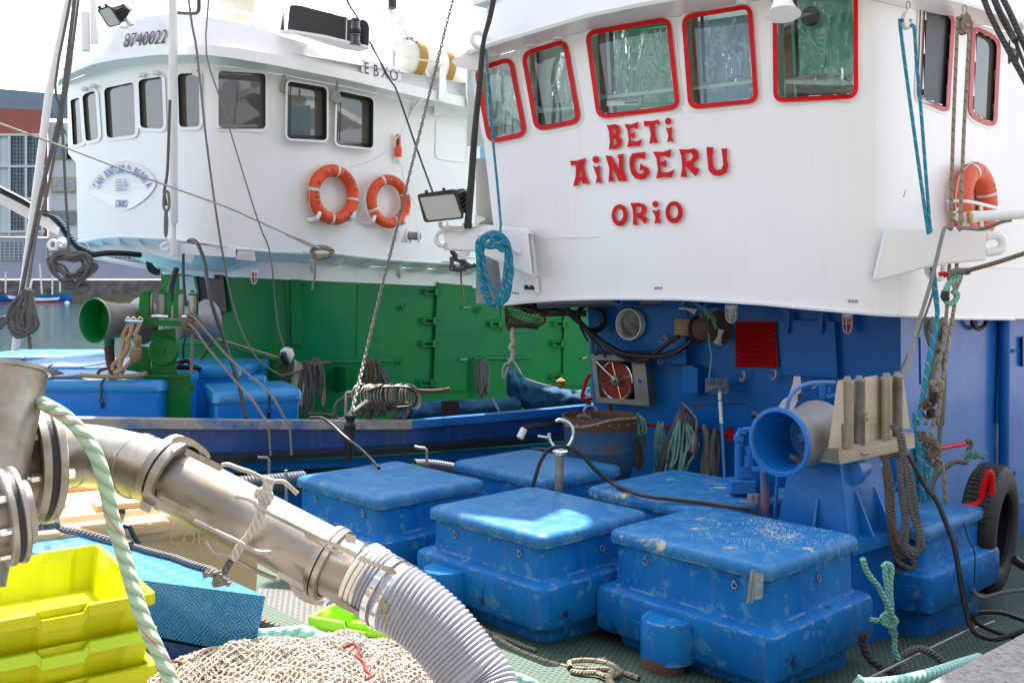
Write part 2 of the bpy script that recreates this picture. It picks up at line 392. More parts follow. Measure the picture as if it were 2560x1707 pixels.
def text_polys(s, size=1.):
    """2D outline of a word as (verts, faces) from Blender's built-in font"""
    if s in FONT: return FONT[s]
    cu = bpy.data.curves.new('t', 'FONT'); cu.body = s; cu.size = 1; cu.resolution_u = 3; cu.dimensions = '2D'; cu.fill_mode = 'FRONT'; cu.offset = -.007
    o = bpy.data.objects.new('t', cu); C.objects.link(o); bpy.context.view_layer.update()
    me = bpy.data.meshes.new_from_object(o); v = [(a.co.x, a.co.y) for a in me.vertices]; f = [tuple(p.vertices) for p in me.polygons]
    bpy.data.objects.remove(o); bpy.data.curves.remove(cu); bpy.data.meshes.remove(me); FONT[s] = (v, f); return v, f
def text_px(mb, s, o, ex, ey, d, th=.004, bold=0):
    """write s with its baseline origin at px o; ex, ey = px vectors of one text unit (cap height ~.7)"""
    v, f = text_polys(s)
    bm = bmesh.new(); vs = [bm.verts.new((a, b, 0)) for a, b in v]
    for k in f:
        try: bm.faces.new([vs[i] for i in k])
        except ValueError: pass
    r = bmesh.ops.extrude_face_region(bm, geom=list(bm.faces))
    for g_ in r['geom']:
        if isinstance(g_, bmesh.types.BMVert): g_.co.z = 1
    def mp(p):
        x = o[0] + ex[0] * p.x + ey[0] * p.y; y = o[1] + ex[1] * p.x + ey[1] * p.y
        return P(x, y, ev(d, x) - p.z * th)
    mb.bm(bm, mp)
# ================================================================= SETTING
def sheet(name, poly, z, m):
    o = link(name, [Vector((x, y, z)) for x, y in poly], [tuple(range(len(poly)))], m); return kind(o)
WAT = mat('harbour_water', (.015, .048, .042), .08, bump=.7, bs=1.4, ior=1.33)
WAT.node_tree.nodes['Principled BSDF'].inputs['IOR'].default_value = 1.36
for n_ in WAT.node_tree.nodes:
    if n_.type == 'BUMP': n_.inputs['Distance'].default_value = .12
    if n_.type == 'TEX_NOISE': n_.inputs['Roughness'].default_value = .5; n_.inputs['Detail'].default_value = 4
sheet('water', [(-900, -40), (900, -40), (900, 131), (-900, 131)], -.63, WAT)
LAND = mat('ground', (.16, .17, .12), .9, var=.4, vs=.2)
sheet('ground', [(-900, 132), (900, 132), (900, 1500), (-900, 1500)], 2.2, LAND)
CONC = mat('quay_concrete', (.30, .28, .26), .85, var=.35, vs=20, bump=.6, bs=60, patch=[((.12, .115, .11), 40, .55), ((.5, .48, .45), 60, .62)])
qp = [(-2.6, 3.72), (-1.15, 3.72), (-1.1, 3.95), (-.35, 3.95), (-.02, 2.62), (.42, 2.65), (1.5, 3.66), (2.15, 4.2), (14, 15.2), (60, 58), (60, -14), (-60, -14), (-60, 1.2), (-2.6, 1.2)]
n_ = len(qp)
kind(link('quay_pavement', [Vector((x, y, .9)) for x, y in qp] + [Vector((x, y, -1.2)) for x, y in qp],
     [tuple(range(n_))] + [(i, (i + 1) % n_, n_ + (i + 1) % n_, n_ + i) for i in range(n_)], CONC))
# rough stone embankment across the water
STONE = mat('embankment_stone', (.13, .115, .10), .9, col2=(.05, .048, .04), vs=.9, bump=1, bs=1.5)
WEED = mat('embankment_weed', (.06, .075, .02), .95, col2=(.10, .09, .05), vs=.6, bump=1, bs=2)
em = MB(); nx_ = 160
rr_ = random.Random(3)
for k_, (z0, z1, y0, y1) in enumerate(((-.9, .15, 127.5, 129.8), (.15, 2.2, 129.8, 131))):
    em.k = 1 - k_; v = []
    for i in range(nx_ + 1):
        for j in range(5):
            t = j / 4; x = -110 + i * 1.6
            nn = noise.noise(Vector((x * .4, t * 3 + k_ * 9, 1))) * .7
            v.append((x, y0 + (y1 - y0) * t + nn * (.9 if 0 < t < 1 else .5), z0 + (z1 - z0) * t + (nn * .2 if 0 < t < 1 else 0)))
    em.add(v, [(i * 5 + j, (i + 1) * 5 + j, (i + 1) * 5 + j + 1, i * 5 + j + 1) for i in range(nx_) for j in range(4)])
o_ = em.build('stone_embankment', STONE, None, mats=[WEED]); tag(o_, 'rough dark stone embankment with green weed along the far bank', 'embankment')
# building across the water
DF = 136.
bl = thing('waterfront_building', P(100, 700, DF), 'red and white waterfront building with a grey roof and glass block windows across the water', 'building')
PURP = mat('lavender_render', (.38, .37, .45), .8, var=.1, vs=.3); BRK = mat('red_brown_cladding', (.40, .115, .075), .8, var=.15, vs=.5)
RF = mat('grey_blue_roof', (.20, .25, .31), .6, var=.15, vs=.3); WHB = mat('building_white', (.62, .62, .64), .7, var=.05); GBL = mat('glass_block', (.13, .16, .18), .25, col2=(.22, .25, .27), vs=1.2)
CONB = mat('painted_concrete', (.36, .35, .37), .8, var=.15, vs=.5); YFR = mat('yellow_frame', (.5, .42, .12), .6); CURT = mat('pale_curtain', (.45, .45, .43), .7, var=.3, vs=2)
def bslab(name, t, s, m, d, th, parent=bl):
    return MB().slab(px(t, s), d, th).build(name, m, parent)
bslab('wall', 'S', '-200,590 500,600 500,697 -200,697', PURP, DF, .3)
bslab('wall', 'S', '-200,338 118,338 118,592 -200,592', WHB, DF, .4)
bslab('cladding', 'S', '-200,262 118,276 118,338 -200,338', BRK, DF, .4)
bslab('cladding', 'S', '108,330 119,330 119,592 108,592', BRK, DF - .5, .2)
bslab('wall', 'S', '120,305 500,320 500,602 120,602', WHB, DF + .6, .3)
bslab('roof', 'S', '-200,205 120,233 500,262 500,306 170,300 118,280 -200,262', RF, DF + 3, 2.4)
bslab('roof', 'S', '-200,218 100,245 160,258 160,300 -200,264', RF, DF + 1.5, 1.)
for y0 in (338, 419, 500):
    for x0 in (-36, 28, 68):
        wdw = bslab('window', 'S', f'{x0},{y0} {x0+34},{y0} {x0+34},{y0+76} {x0},{y0+76}', GBL, DF - .35, .1)
        mb = MB()
        for a_ in range(5): mb.slab(px('S', f'{x0+a_*8.2},{y0} {x0+a_*8.2+.7},{y0} {x0+a_*8.2+.7},{y0+76} {x0+a_*8.2},{y0+76}'), DF - .5, .08)
        for a_ in range(9): mb.slab(px('S', f'{x0},{y0+a_*9.4} {x0+34},{y0+a_*9.4} {x0+34},{y0+a_*9.4+.7} {x0},{y0+a_*9.4+.7}'), DF - .53, .06)
        mb.build('mullion', DARK, wdw)
mb = MB()
for x0 in (20, 61.5, 102): mb.slab(px('S', f'{x0},335 {x0+6.5},335 {x0+6.5},588 {x0},588'), DF - .5, .3)
for y0 in (334, 413, 494, 576): mb.slab(px('S', f'-200,{y0} 112,{y0} 112,{y0+6} -200,{y0+6}'), DF - .55, .3)
mb.build('window_band', WHB, bl)
for (x0, y0) in ((128, 443), (128, 525), (165, 360), (128, 360)):
    wd = bslab('window', 'S', f'{x0},{y0} {x0+62},{y0} {x0+62},{y0+37} {x0},{y0+37}', YFR, DF, .1)
    bslab('pane', 'S', f'{x0+2},{y0+3} {x0+60},{y0+3} {x0+60},{y0+35} {x0+2},{y0+35}', CURT if y0 == 443 else GBL, DF - .12, .05, wd)
for x0 in (0, 115, 190, 260, 330):
    wd = bslab('window', 'S', f'{x0},603 {x0+70},603 {x0+70},650 {x0},650', GBL, DF - .35, .1)
    mb = MB()
    for a_ in range(7): mb.slab(px('S', f'{x0+a_*11.4},603 {x0+a_*11.4+1.6},603 {x0+a_*11.4+1.6},650 {x0+a_*11.4},650'), DF - .5, .08)
    for a_ in range(7): mb.slab(px('S', f'{x0},{603+a_*7.6} {x0+70},{603+a_*7.6} {x0+70},{604.4+a_*7.6} {x0},{604.4+a_*7.6}'), DF - .53, .06)
    mb.build('grille', WHB, wd)
mb = MB(); text_px(mb, 'TA', S('a', 375, 945), (26, 1.5), (0, -30), DF + .2, .1); mb.build('lettering', INK, bl)
# moored rowing boat
rb = thing('rowing_boat', P(90, 757, 126), 'long blue rowing boat with a white stripe moored by the far bank', 'rowing boat')
rbm = mat('rowing_boat_blue', (.01, .15, .5), .4)
def hullb(name, x0, x1, yt, yb, d, m, parent, bow=10):
    top = [(x0, yt - 1), (x0 + 40, yt + 3), ((x0 + x1) / 2, yt + 6), (x1 - 40, yt + 3), (x1, yt)]
    L = []
    for k, (hw, dz) in enumerate(((.75, 0), (.6, .5), (.25, 1.))):
        row = []
        for i, (x, y) in enumerate(top):
            c = P(x, y + (yb - y) * dz, d); wv = hw * (0.08 if i in (0, 4) else 1)
            row.append((c, wv))
        L.append(row)
    v = []; f = []
    for row in L:
        v += [c + Vector((0, -w_, 0)) for c, w_ in row] + [c + Vector((0, w_, 0)) for c, w_ in row[::-1]]
    for j in range(2):
        for i in range(10): f.append((j * 10 + i, j * 10 + (i + 1) % 10, (j + 1) * 10 + (i + 1) % 10, (j + 1) * 10 + i))
    f.append(tuple(20 + i for i in range(10)))
    return flip_fix(link(name, v, f, m, parent, True))
hullb('hull', -90, 180, 733, 757, 126, rbm, rb)
MB().slab(px('S', '17,738 60,744 120,745 150,743 146,750 100,752 50,751 22,746'), 125.2, .03).build('stripe', W_, rb)
mb = MB(); text_px(mb, 'ORIO', (30, 748), (8, .4), (0, -7), 125.15, .02); mb.build('lettering', INKB, rb)
MB().slab(px('S', '-90,756 178,755 178,758 -90,759'), 125.1, .05).build('keel_strip', REDP, rb)
o_ = MB().lathe(P(168, 760, 124), (0, 0, 1), [(-.4, .05), (-.3, .3), (0, .4), (.25, .25), (.4, .05)]).build('mooring_buoy', IVO, None, True); tag(o_, 'small pale mooring buoy floating by the bow of the blue rowing boat', 'buoy')
for i, (x, y0, y1) in enumerate(((14, 680, 733), (99, 660, 735), (131, 690, 737), (150, 690, 730))):
    o_ = MB().tube(pts('S', f'{x},{y0} {x+(6 if i==1 else 0)},{y1}', 125), .11, 6).build('mooring_pole', WG)
    tag(o_, ['thin pale mooring pole at the left edge beyond the leaning boom', 'orange tipped pole standing in the blue rowing boat', 'pale mooring pole right of the orange tipped one', 'mooring pole farthest right against the stone bank'][i], 'pole', 'mooring poles along the far bank')
# ================================================================= GREEN BOAT
dG = table(100, 14.1, 141, 13.6, 174, 13.1, 261, 12.3, 370, 11.6, 468, 11.15, 550, 10.98, 615, 11.15, 724, 11.55, 833, 12, 972, 12.58, 1175, 13.5, 1469, 15.2, 1578, 16)
dGl = table(400, 12.7, 566, 12.12, 650, 12.0, 700, 12.0, 755, 12.12, 1090, 13.65, 1469, 15.75, 1600, 16.5)
eave = lin(139, 207, 171, 186, 229, 162, 286, 150, 393, 137.5, 518, 137.5, 590, 147, 700, 166, 868, 200, 1046, 243, 1186, 273, 1400, 318)
botG = lin(160, 606, 195, 604, 218, 602, 250, 595, 304, 591, 357, 594, 411, 596, 500, 604, 589, 621, 675, 629, 861, 637, 957, 648, 1064, 655, 1186, 661, 1400, 672)
topG = lambda x: HY - (HY - eave(x)) * (dG(x) - .5) / dG(x) - 2
gb = thing('fishing_boat', Vector((-1.5, 14, -.6)), 'green hulled fishing boat with a white wheelhouse and two orange life rings on its side', 'fishing boat')
GW = dict(W1='a 490,700 555,680 582,1000 508,1022', W2='a 573,662 668,630 692,975 596,995', W3='a 725,618 938,572 950,948 745,970', W4='a 965,560 1135,533 1148,905 980,898',
          W5='a 1240,515 1393,508 1400,890 1252,893', W6='a 1525,495 1862,515 1862,905 1528,900', W7='b 335,568 608,615 608,985 330,970', W8='b 685,635 935,690 932,1040 675,1012')
loops = {k: rnd(px(s[0], s[2:]), 11 if k != 'W1' else 6) for k, s in GW.items()}
wall('upper_house', W_, gb, dG, lin(0, 168, .45, 170, .52, 190, 1, 195), lambda t: 1400, topG, botG, [inset(l, -2) for l in loops.values()], 4.5)
GPANE = mat('dark_window_glass', (.10, .10, .08), .03, ior=1.9, wob=.012)
for k, l in loops.items():
    deep = k in ('W7', 'W8'); pr = .13 if deep else .03
    outer = inset(l, -5 if deep else -7)
    wn = MB().slab(outer, dG, pr, [inset(l, 0 if deep else 1)]).build('window', W_, gb)
    inn = inset(l, 1); nn = len(inn)
    mb = MB(); v = [P(x, y, dG(x) - pr + .005) for x, y in inn] + [P(x, y, dG(x) + .07) for x, y in inn]
    mb.add(v, [(i, (i + 1) % nn, nn + (i + 1) % nn, nn + i) for i in range(nn)]); mb.build('rubber_seal', BLK if not deep else WG, wn, fix=False)
    MB().slab(inset(l, -3), off(dG, .06 if not deep else .03), .01).build('pane', GPANE, wn)
    if deep:
        a2 = inset(l, 4); MB().slab(a2, off(dG, .012), .014, [inset(a2, 6)]).build('inner_frame', BLKP, wn)
for (x0, y0) in ((1010, 535), (1105, 520), (605, 630), (665, 610)):
    MB().box(q('a', x0, y0, dG) + Vector((0, -.06, 0)), .07, .06, .05, bev=.01).build('window_hinge', WG, gb)
bl_ = rnd(px('b', '1372,838 1600,878 1592,1142 1366,1112'), 12); MB().slab(bl_, dG, .02, [inset(bl_, 3)]).slab(inset(bl_, 3), dG, .008).build('blanked_window', W_, gb)
# eave, fascia and roof
def band(name, f0, f1, d0, d1, x0, x1, m, parent, n=60):
    v = []
    for i in range(n + 1):
        x = x0 + (x1 - x0) * i / n; v += [P(x, f0(x), d0(x)), P(x, f1(x), d1(x))]
    return link(name, v, [(2 * i, 2 * i + 2, 2 * i + 3, 2 * i + 1) for i in range(n)], m, parent, True)
lip = lambda x: eave(x) - lin(139, 8, 220, 12, 400, 22, 600, 27, 1200, 24)(x)
ftop = lin(139, 190, 175, 150, 212, 121, 265, 81, 318, 57, 380, 39, 424, 36, 499, 40, 541, 46, 637, 68, 680, 82, 790, 117, 879, 144, 1012, 175, 1100, 199, 1166, 219, 1400, 275)
band('soffit', eave, lambda x: topG(x) - 1, off(dG, -.5), off(dG, .0), 145, 1400, W_, gb)
band('fascia_lip', lip, eave, off(dG, -.5), off(dG, -.5), 145, 1400, W_, gb)
band('fascia', ftop, lambda x: lip(x) + .5, off(dG, -.28), off(dG, -.42), 150, 1400, W_, gb)
v = []
for i in range(61):
    x = 150 + 1250 * i / 60; p_ = P(x, lip(x) - 12, dG(x) - .35); v += [p_, p_ + V * 6.5]
link('roof', v, [(2 * i, 2 * i + 2, 2 * i + 3, 2 * i + 1) for i in range(60)], W_, gb)
for (x_, y_) in (('b', '930,625 1010,640 1000,668 965,660'), ('b', '1360,715 1580,765 1440,810 1360,808')):
    MB().slab(px(x_, y_), off(dG, -.1), .03).build('eave_bracket', WG, gb)
pl_ = px('o', '1015,665 1470,770 1455,945 1010,840'); MB().slab(pl_, off(dG, -.44), .012).build('name_plate', W_, gb)
mb = MB()
for ch, x0, y0, sx in (('E', 1045, 830, 112), ('B', 1148, 858, 110), ('X', 1240, 878, 110), ('O', 1332, 905, 122)):
    text_px(mb, ch, S('o', x0, y0), (sx / 4.523 * 1.0, sx * .22 / 4.523), (-1.5, -190 / 4.523), off(dG, -.456), .006)
for bx_ in ((1030, 690), (1440, 800), (1025, 820), (1440, 930)): mb.cyl(q('o', *bx_, lambda x: dG(x) - .45), q('o', *bx_, lambda x: dG(x) - .47), .006)
mb.build('lettering', INK, gb)
mb = MB(); text_px(mb, '8740022', S('n', 590, 560), (31, -3.2), (11, -50), off(dG, -.4), .02); mb.build('lettering', INKG, gb)
# oval name sign
sg = MB().slab(crv2 := [tuple(a)[:2] for a in crv([Vector((*a, 0)) for a in px('a', '610,1330 700,1210 780,1145 860,1122 960,1145 1040,1200 1090,1275 1060,1345 1000,1405 930,1452 860,1470 780,1440 690,1390')], 3, True)], dG, .035).build('name_sign', W_, gb)
mb = MB(); txt = 'SAN ANTONIO BERRIA'
for i_, ch in enumerate(txt):
    if ch == ' ': continue
    a_ = R(160 - 136 * (i_ + .5) / len(txt)); cx_, cy_ = 858 + 178 * math.cos(a_), 1385 - 172 * math.sin(a_)
    nx, ny = math.cos(a_) * .85, -math.sin(a_); tx, ty = math.sin(a_), math.cos(a_)
    k_ = 1 / 2.8; text_px(mb, ch, S('a', cx_ - tx * 9, cy_ - ty * 9), (tx * 36 * k_, ty * 36 * k_), (nx * 86 * k_, ny * 86 * k_), off(dG, -.037), .008)
text_px(mb, 'ORIO', S('a', 806, 1452), (33 / 2.8, 0), (0, -78 / 2.8), off(dG, -.037), .008)
pq = px('a', '808,1258 878,1252 878,1332 810,1338'); mb.slab(pq, off(dG, -.036), .006, [inset(pq, 1)])
for i_, s_ in enumerate(('PUNTALES', 'ARQUEO 120', 'HP 450')): text_px(mb, s_, S('a', 815, 1282 + i_ * 22), (13.5 / 2.8, 0), (0, -18 / 2.8), off(dG, -.037), .004)
mb.build('lettering', INKB, sg)
# lower house
topL = lin(402, 640, 571, 650, 700, 655, 957, 668, 1186, 678, 1600, 700); grn = lin(400, 686, 500, 684, 571, 693, 600, 693, 689, 698, 743, 700, 957, 709, 1186, 720, 1480, 737)
wall('upper_band', W_, gb, off(dGl, -.01), lambda t: 405, lambda t: 1500, topL, grn, (), 12)
wall('lower_house', GRN, gb, dGl, lin(0, 402, 1, 420), lambda t: 1500, lambda x: grn(x) - 2, lambda x: HY + 1.9 * FPX / dGl(x), (), 12)
# underside of the balcony
fo = [P(x, botG(x), dG(x)) for x in range(195, 1400, 20)]
fi = []
for x in range(195, 1400, 20):
    xi = lin(195, 320, 250, 345, 357, 400, 500, 470, 675, 636, 861, 805, 1400, 1390)(x); yi = lin(310, 634, 345, 650, 400, 672, 470, 676, 571, 683, 640, 655, 1186, 676, 1500, 690)(xi)
    fi.append(P(xi, yi, dGl(max(xi, 402)) + (402 - xi) * .004 if xi < 402 else dGl(xi)))
v = [a for p_ in zip(fo, fi) for a in p_]; link('balcony_underside', v, [(2 * i, 2 * i + 2, 2 * i + 3, 2 * i + 1) for i in range(len(fo) - 1)], W_, gb, True)
MB().tube(fo, .018, 6, smooth=0).build('rubbing_strip', W_, gb, True)
for s_ in ('565,372 730,385 727,425 690,462 565,478', '775,390 937,405 932,450 890,478 775,490', '970,412 1140,425 1132,465 1095,492 970,500', '1160,425 1325,435 1318,480 1280,505 1160,513', '1340,437 1500,448 1492,495 1455,518 1340,525', '1510,445 1660,455 1652,500 1610,525 1510,535', '1690,455 1850,463 1842,510 1800,540 1690,545'):
    p_ = px('g', s_); xo = p_[1][0]; xi = p_[0][0]; MB().slab(p_, lin(xi, dG(xo) + .45, xo, dG(xo) + .02), .015).build('bracket', W_, gb)
for s_ in ('600,285 620,340 680,365 760,372', '695,268 715,325 790,365 880,378', '820,262 840,320 900,362 1020,400', '958,262 985,325 1060,375 1180,410 1330,440', '1110,275 1150,300'):
    p_ = px('f', s_); n_ = len(p_); w3 = [P(x, y, dG(x) + .03 + .5 * i / n_) for i, (x, y) in enumerate(p_)]
    w4 = [a + Vector((.02, .1, .10)) for a in w3]
    MB().loft([[a, b, b + Vector((.02, 0, 0)), a + Vector((.02, 0, 0))] for a, b in zip(crv(w3, 3), crv(w4, 3))]).build('bracket', W_, gb)
MB().tube(pts('f', '640,395 870,440 1100,482 1300,505 1500,535', 12.1), .03, 6).build('hull_edge_pipe', W_, gb, True)
# doors, hinges, rails, seams
for t_, s_ in (('g', '1388,580 1628,600 1605,960 1582,1330 1345,1332 1365,950'), ('h', '592,690 800,700 800,1296 578,1300')):
    dr = MB().slab(px(t_, s_), dGl, .04).build('door', GRN, gb)
    if t_ == 'g':
        MB().slab(px('g', '1368,905 1615,902 1613,945 1366,943'), off(dGl, -.04), .012).build('strap', GRN, dr)
        MB().tube(pts('g', '1385,575 1375,800 1352,1335', off(dGl, -.05)), .014, 6).build('door_edge', GRW, dr)
        for y_ in (753, 1118): MB().tube(pts('g', f'{1560-(y_-753)*.05},{y_} {1612-(y_-753)*.06},{y_-4}', off(dGl, -.09)), .014, 6).build('handle', STL, dr)
    else:
        MB().slab(px('h', '590,910 800,914 800,950 590,945'), off(dGl, -.04), .012).build('strap', GRN, dr)
        MB().tube(pts('h', '712,1110 748,1102', off(dGl, -.09)), .016, 6).build('handle', STL, dr)
for t_, x0, y0 in [('g', 1300, 620), ('g', 1287, 825), ('g', 1282, 985), ('g', 1267, 1260), ('g', 1760, 845), ('h', 525, 845), ('h', 515, 985), ('h', 507, 1222), ('h', 75, 848)]:
    w_ = 120 if t_ == 'g' else 100; mb = MB()
    for dy in (0, 32): mb.slab(px(t_, f'{x0},{y0+dy} {x0+w_},{y0+dy+4} {x0+w_},{y0+dy+12} {x0},{y0+dy+9}'), off(dGl, -.05), .05)
    mb.slab(px(t_, f'{x0},{y0} {x0+8},{y0} {x0+8},{y0+40} {x0},{y0+40}'), off(dGl, -.05), .04); mb.slab(px(t_, f'{x0+w_*.56},{y0-6} {x0+w_*.72},{y0-5} {x0+w_*.72},{y0+46} {x0+w_*.56},{y0+46}'), off(dGl, -.05), .07)
    mb.build('hinge', GRN, gb)
mb = MB()
for t_, s_ in (('g', '305,560 318,760 330,1010'), ('g', '828,590 815,1100'), ('g', '320,925 438,918'), ('h', '150,690 148,925 325,925'), ('g', '1820,640 1828,925')):
    mb.tube(pts(t_, s_, off(dGl, -.004)), .008, 5, smooth=0)
mb.build('weld_seam', GRW, gb, True)
MB().slab(px('g', '355,555 430,558 440,1010 400,1012 360,1005'), off(dGl, 0), .05).build('corner_pillar', GRN, gb)
for t_, s_ in (('g', '340,1142 480,1138 640,1132 800,1132 1050,1128'), ('g', '1635,1112 1800,1112 1960,1112'), ('h', '0,1112 350,1108'), ('f', '1235,1003 1500,1010 1750,1060 1960,1118'), ('g', '0,1052 130,1085 280,1130')):
    MB().tube(pts(t_, s_, off(dGl, -.14)), .018, 8).build('handrail', GRW, gb, True)
for x_, y_ in ((1140, 745), (1670, 765), (1120, 1125)):
    MB().tube(pts('g', f'{x_-10},{y_} {x_+2},{y_+22} {x_+14},{y_+8} {x_+14},{y_-20}', off(dGl, -.07)), .016, 6).build('hook', GRN, gb, True)
MB().slab(px('g', '738,1172 818,1178 815,1340 738,1340'), 12.1, .01).loft([pts('g', '738,1172 818,1178 815,1340 738,1340', 12.0), pts('g', '660,1168 700,1165 690,1340 655,1340', 12.5)]).build('locker', GRN, gb)
MB().slab(px('f', '1462,525 1560,525 1588,785 1487,778'), off(dGl, -.02), .05).build('vent_cover', BLKP, gb)
pf_ = px('f', '1232,515 1368,518 1392,640 1390,720 1240,720'); MB().slab(pf_, off(dGl, -.02), .05, [inset(pf_, 5)]).slab(inset(pf_, 5), off(dGl, -.03), .01).build('side_window', GRN, gb)
MB().slab(inset(pf_, 6), off(dGl, -.045), .01).build('pane', mat('pale_glass', (.45, .52, .55), .15), gb)
MB().slab(px('f', '1385,520 1460,522 1480,760 1395,740'), off(dGl, -.02), .02).build('door_opening', DARK, gb)
# deck and hull
hp = [(-6.2, 9.3), (-1.0, 10.6), (6, 18.5), (4, 21), (-3.5, 19), (-6.3, 14.2)]
link('deck', [Vector((x, y, .5)) for x, y in hp], [tuple(range(6))], GRW, gb)
link('hull', [Vector((x, y, z)) for z in (.52, -1.) for x, y in hp], [(i, (i + 1) % 6, 6 + (i + 1) % 6, 6 + i) for i in range(6)], GRN, gb)
# caged lamps
def cage_lamp(t, cx, y0, y1, hw, d, parent, glass, name='deck_lamp'):
    c0 = q(t, cx, y0, d); c1 = q(t, cx, y1, d); r = (q(t, cx + hw, y0, d) - c0).x; H = (c0 - c1).length
    b = MB().lathe(c0, (0, 0, -1), [(0, r * 1.15), (H * .18, r * 1.15), (H * .2, r)]).build(name, WG, parent, True)
    MB().lathe(c0, (0, 0, -1), [(H * .2, r * .85), (H * .75, r * .82), (H * .93, r * .5), (H, r * .1)], 20).build('lens', glass, b, True)
    mb = MB()
    for k in range(6):
        a = k * math.pi / 3; e = Vector((math.cos(a), math.sin(a), 0)) * r
        mb.tube([c0 + e + Vector((0, 0, -H * .15)), c0 + e - Vector((0, 0, H * .7)), c0 + e * .5 - Vector((0, 0, H)), c0 - Vector((0, 0, H * 1.06))], .004, 5)
    mb.torus(c0 - Vector((0, 0, H * .5)), (0, 0, 1), r * 1.02, .004); mb.build('cage', WG, b, True)
    return b
LG = mat('clear_lamp_glass', (.4, .4, .38), .1, coat=1)
cage_lamp('g', 508, 415, 508, 28, off(dG, .15), gb, LG); cage_lamp('g', 1113, 468, 545, 25, off(dG, .2), gb, LG); cage_lamp('h', 125, 520, 582, 20, off(dG, .2), gb, LG)
cage_lamp('f', 1778, 490, 585, 27, off(dG, .2), gb, LENSR)
mb = MB(); mb.slab(px('f', '1665,358 1780,362 1790,425 1650,415'), 11.1, .06)
for k in range(7): mb.slab(px('f', f'{1672+k*15},366 {1679+k*15},366 {1682+k*15},405 {1675+k*15},404'), 11.03, .02)
mb.build('strip_lamp', WG, gb)
# beam to which the mast foot is pinned
mb = MB(); mb.loft([pts('f', '1150,290 1650,338 1650,402 1165,372', 11.0), pts('f', '1150,290 1650,338 1650,402 1165,372', 11.25)]); mb.build('bracket_beam', W_, gb)
MB().tube(pts('f', '1175,300 1135,318 1140,345 1180,350', 10.9), .022, 8).cyl(q('f', 1213, 280, 10.95), q('f', 1213, 392, 10.95), .06).build('eye', WG, gb, True)
pole = MB().tube([q('a', 1210, -60, 10.5), q('a', 1212, 700, 10.55), q('f', 1218, 160, 10.9)], .044, 16, smooth=0).tube(pts('f', '1218,160 1216,200 1213,285', 10.92), .026, 12, smooth=0).build('mast', WG, None, True); tag(pole, 'slim white mast rising in front of the green boat wheelhouse', 'mast')
# equipment on the roof
nb = thing('navigation_light_box', q('o', 500, 500, 11.3), 'long black sidelight board with stacked lamps on the edge of the white wheelhouse roof', 'light box')
mb = MB(); mb.slab(rnd(px('o', '200,58 320,66 870,208 870,500 170,360'), 8, 3), 11.3, .03); mb.slab(px('o', '90,362 130,122 140,362'), 11.4, .03); mb.build('board', mat('weathered_black', (.035, .03, .03), .6, var=.3, vs=4), nb)
MB().slab(rnd(px('o', '795,225 1060,225 1102,290 1095,552 800,500'), 8, 3), 11.25, .03).build('end_shield', BLKP, nb)
mb = MB(); v0 = pts('o', '90,375 200,366 600,430 1095,552', 11.1); v1 = pts('o', '110,392 350,440 800,560 1000,590', 11.45)
mb.loft([[a, b, b + Vector((0, 0, .03)), a + Vector((0, 0, .03))] for a, b in zip(v0, v1)]); mb.build('tray', W_, nb)
mb = MB(); c0 = q('o', 942, 215, 11.1)
for k, (y0, y1) in enumerate(((215, 345), (345, 380), (380, 515))):
    a0 = q('o', 942, y0, 11.1); H = a0.z - q('o', 942, y1, 11.1).z; r = 62 / 4.523 / FPX * 11.1
    lm = MB().lathe(a0, (0, 0, -1), [(0, r * .8), (.02, r), (H * .2, r), (H * .25, r * .88), (H * .75, r * .88), (H * .8, r), (H - .003, r), (H, r * .8)]).build('lamp', BLKP if k == 1 else NAVG, nb, True)
MB().tube(pts('o', '845,215 838,455', 11.05), .007, 5).build('rod', WG, nb, True)
def rod(s, d, r, name='rail', t='o', m=None, parent=None): return MB().tube(pts(t, s, d), r, 8, smooth=0).build(name, m or W_, parent or gb, True)
for s_, r_ in (('1480,190 1470,800', .05), ('1340,100 1345,760', .045), ('1000,650 1470,225', .025), ('840,-40 1160,80 1470,185', .022), ('1510,330 1770,880', .025), ('1170,80 1140,700', .022), ('830,30 830,230', .04), ('600,210 850,0', .03),
               ('1945,-60 1930,760', .008), ('2275,-60 2245,430', .007), ('1120,500 1450,590', .012)): rod(s_, 12.6, r_)
MB().tube(pts('o', '1362,-60 1362,100', 12.5), .055, 12).build('exhaust_tip', BLKP, gb, True)
for s_, r_ in (('160,150 160,600', .055), ('270,-60 265,520', .05), ('760,-60 760,230', .075), ('160,150 370,-20', .012), ('800,60 900,200', .03), ('900,-60 960,190', .03), ('1660,-60 1665,230', .09), ('1235,140 1400,112 1640,105 1900,125 2352,230', .013), ('2050,300 2352,20', .035), ('1140,100 1235,140', .012)): rod(s_, 11.9, r_, t='n')
MB().tube(pts('n', '1240,155 1330,165 1440,165 1490,120 1490,-60', 11.8), .025, 8).build('antenna_bracket', BLKP, gb, True)
MB().loft([pts('n', '1720,-100 2150,-100 2150,330 1980,290 1730,240', 12.4), pts('n', '1720,-100 2150,-100 2150,330 1980,290 1730,240', 13.)]).build('cabinet', mat('ivory_cabinet', (.62, .6, .48), .5, var=.2, vs=3, patch=[((.3, .15, .08), 7, .72)]), gb)
MB().loft([pts('n', '2220,-100 2500,-100 2500,420 2220,360', 12.4), pts('n', '2220,-100 2500,-100 2500,420 2220,360', 13.)]).build('cabinet', W_, gb)
MB().lathe(q('o', 560, -40, 12.8), (0, 0, 1), [(-.12, .12), (-.08, .5), (0, .62), (.15, .6), (.3, .2)], 32).build('radar_dome', mat('pale_dome', (.7, .75, .6), .4), gb, True)
rft = thing('liferaft_canister', q('o', 1850, 950, 12.9), 'ivory liferaft canister strapped with ochre bands on the green boat roof', 'liferaft')
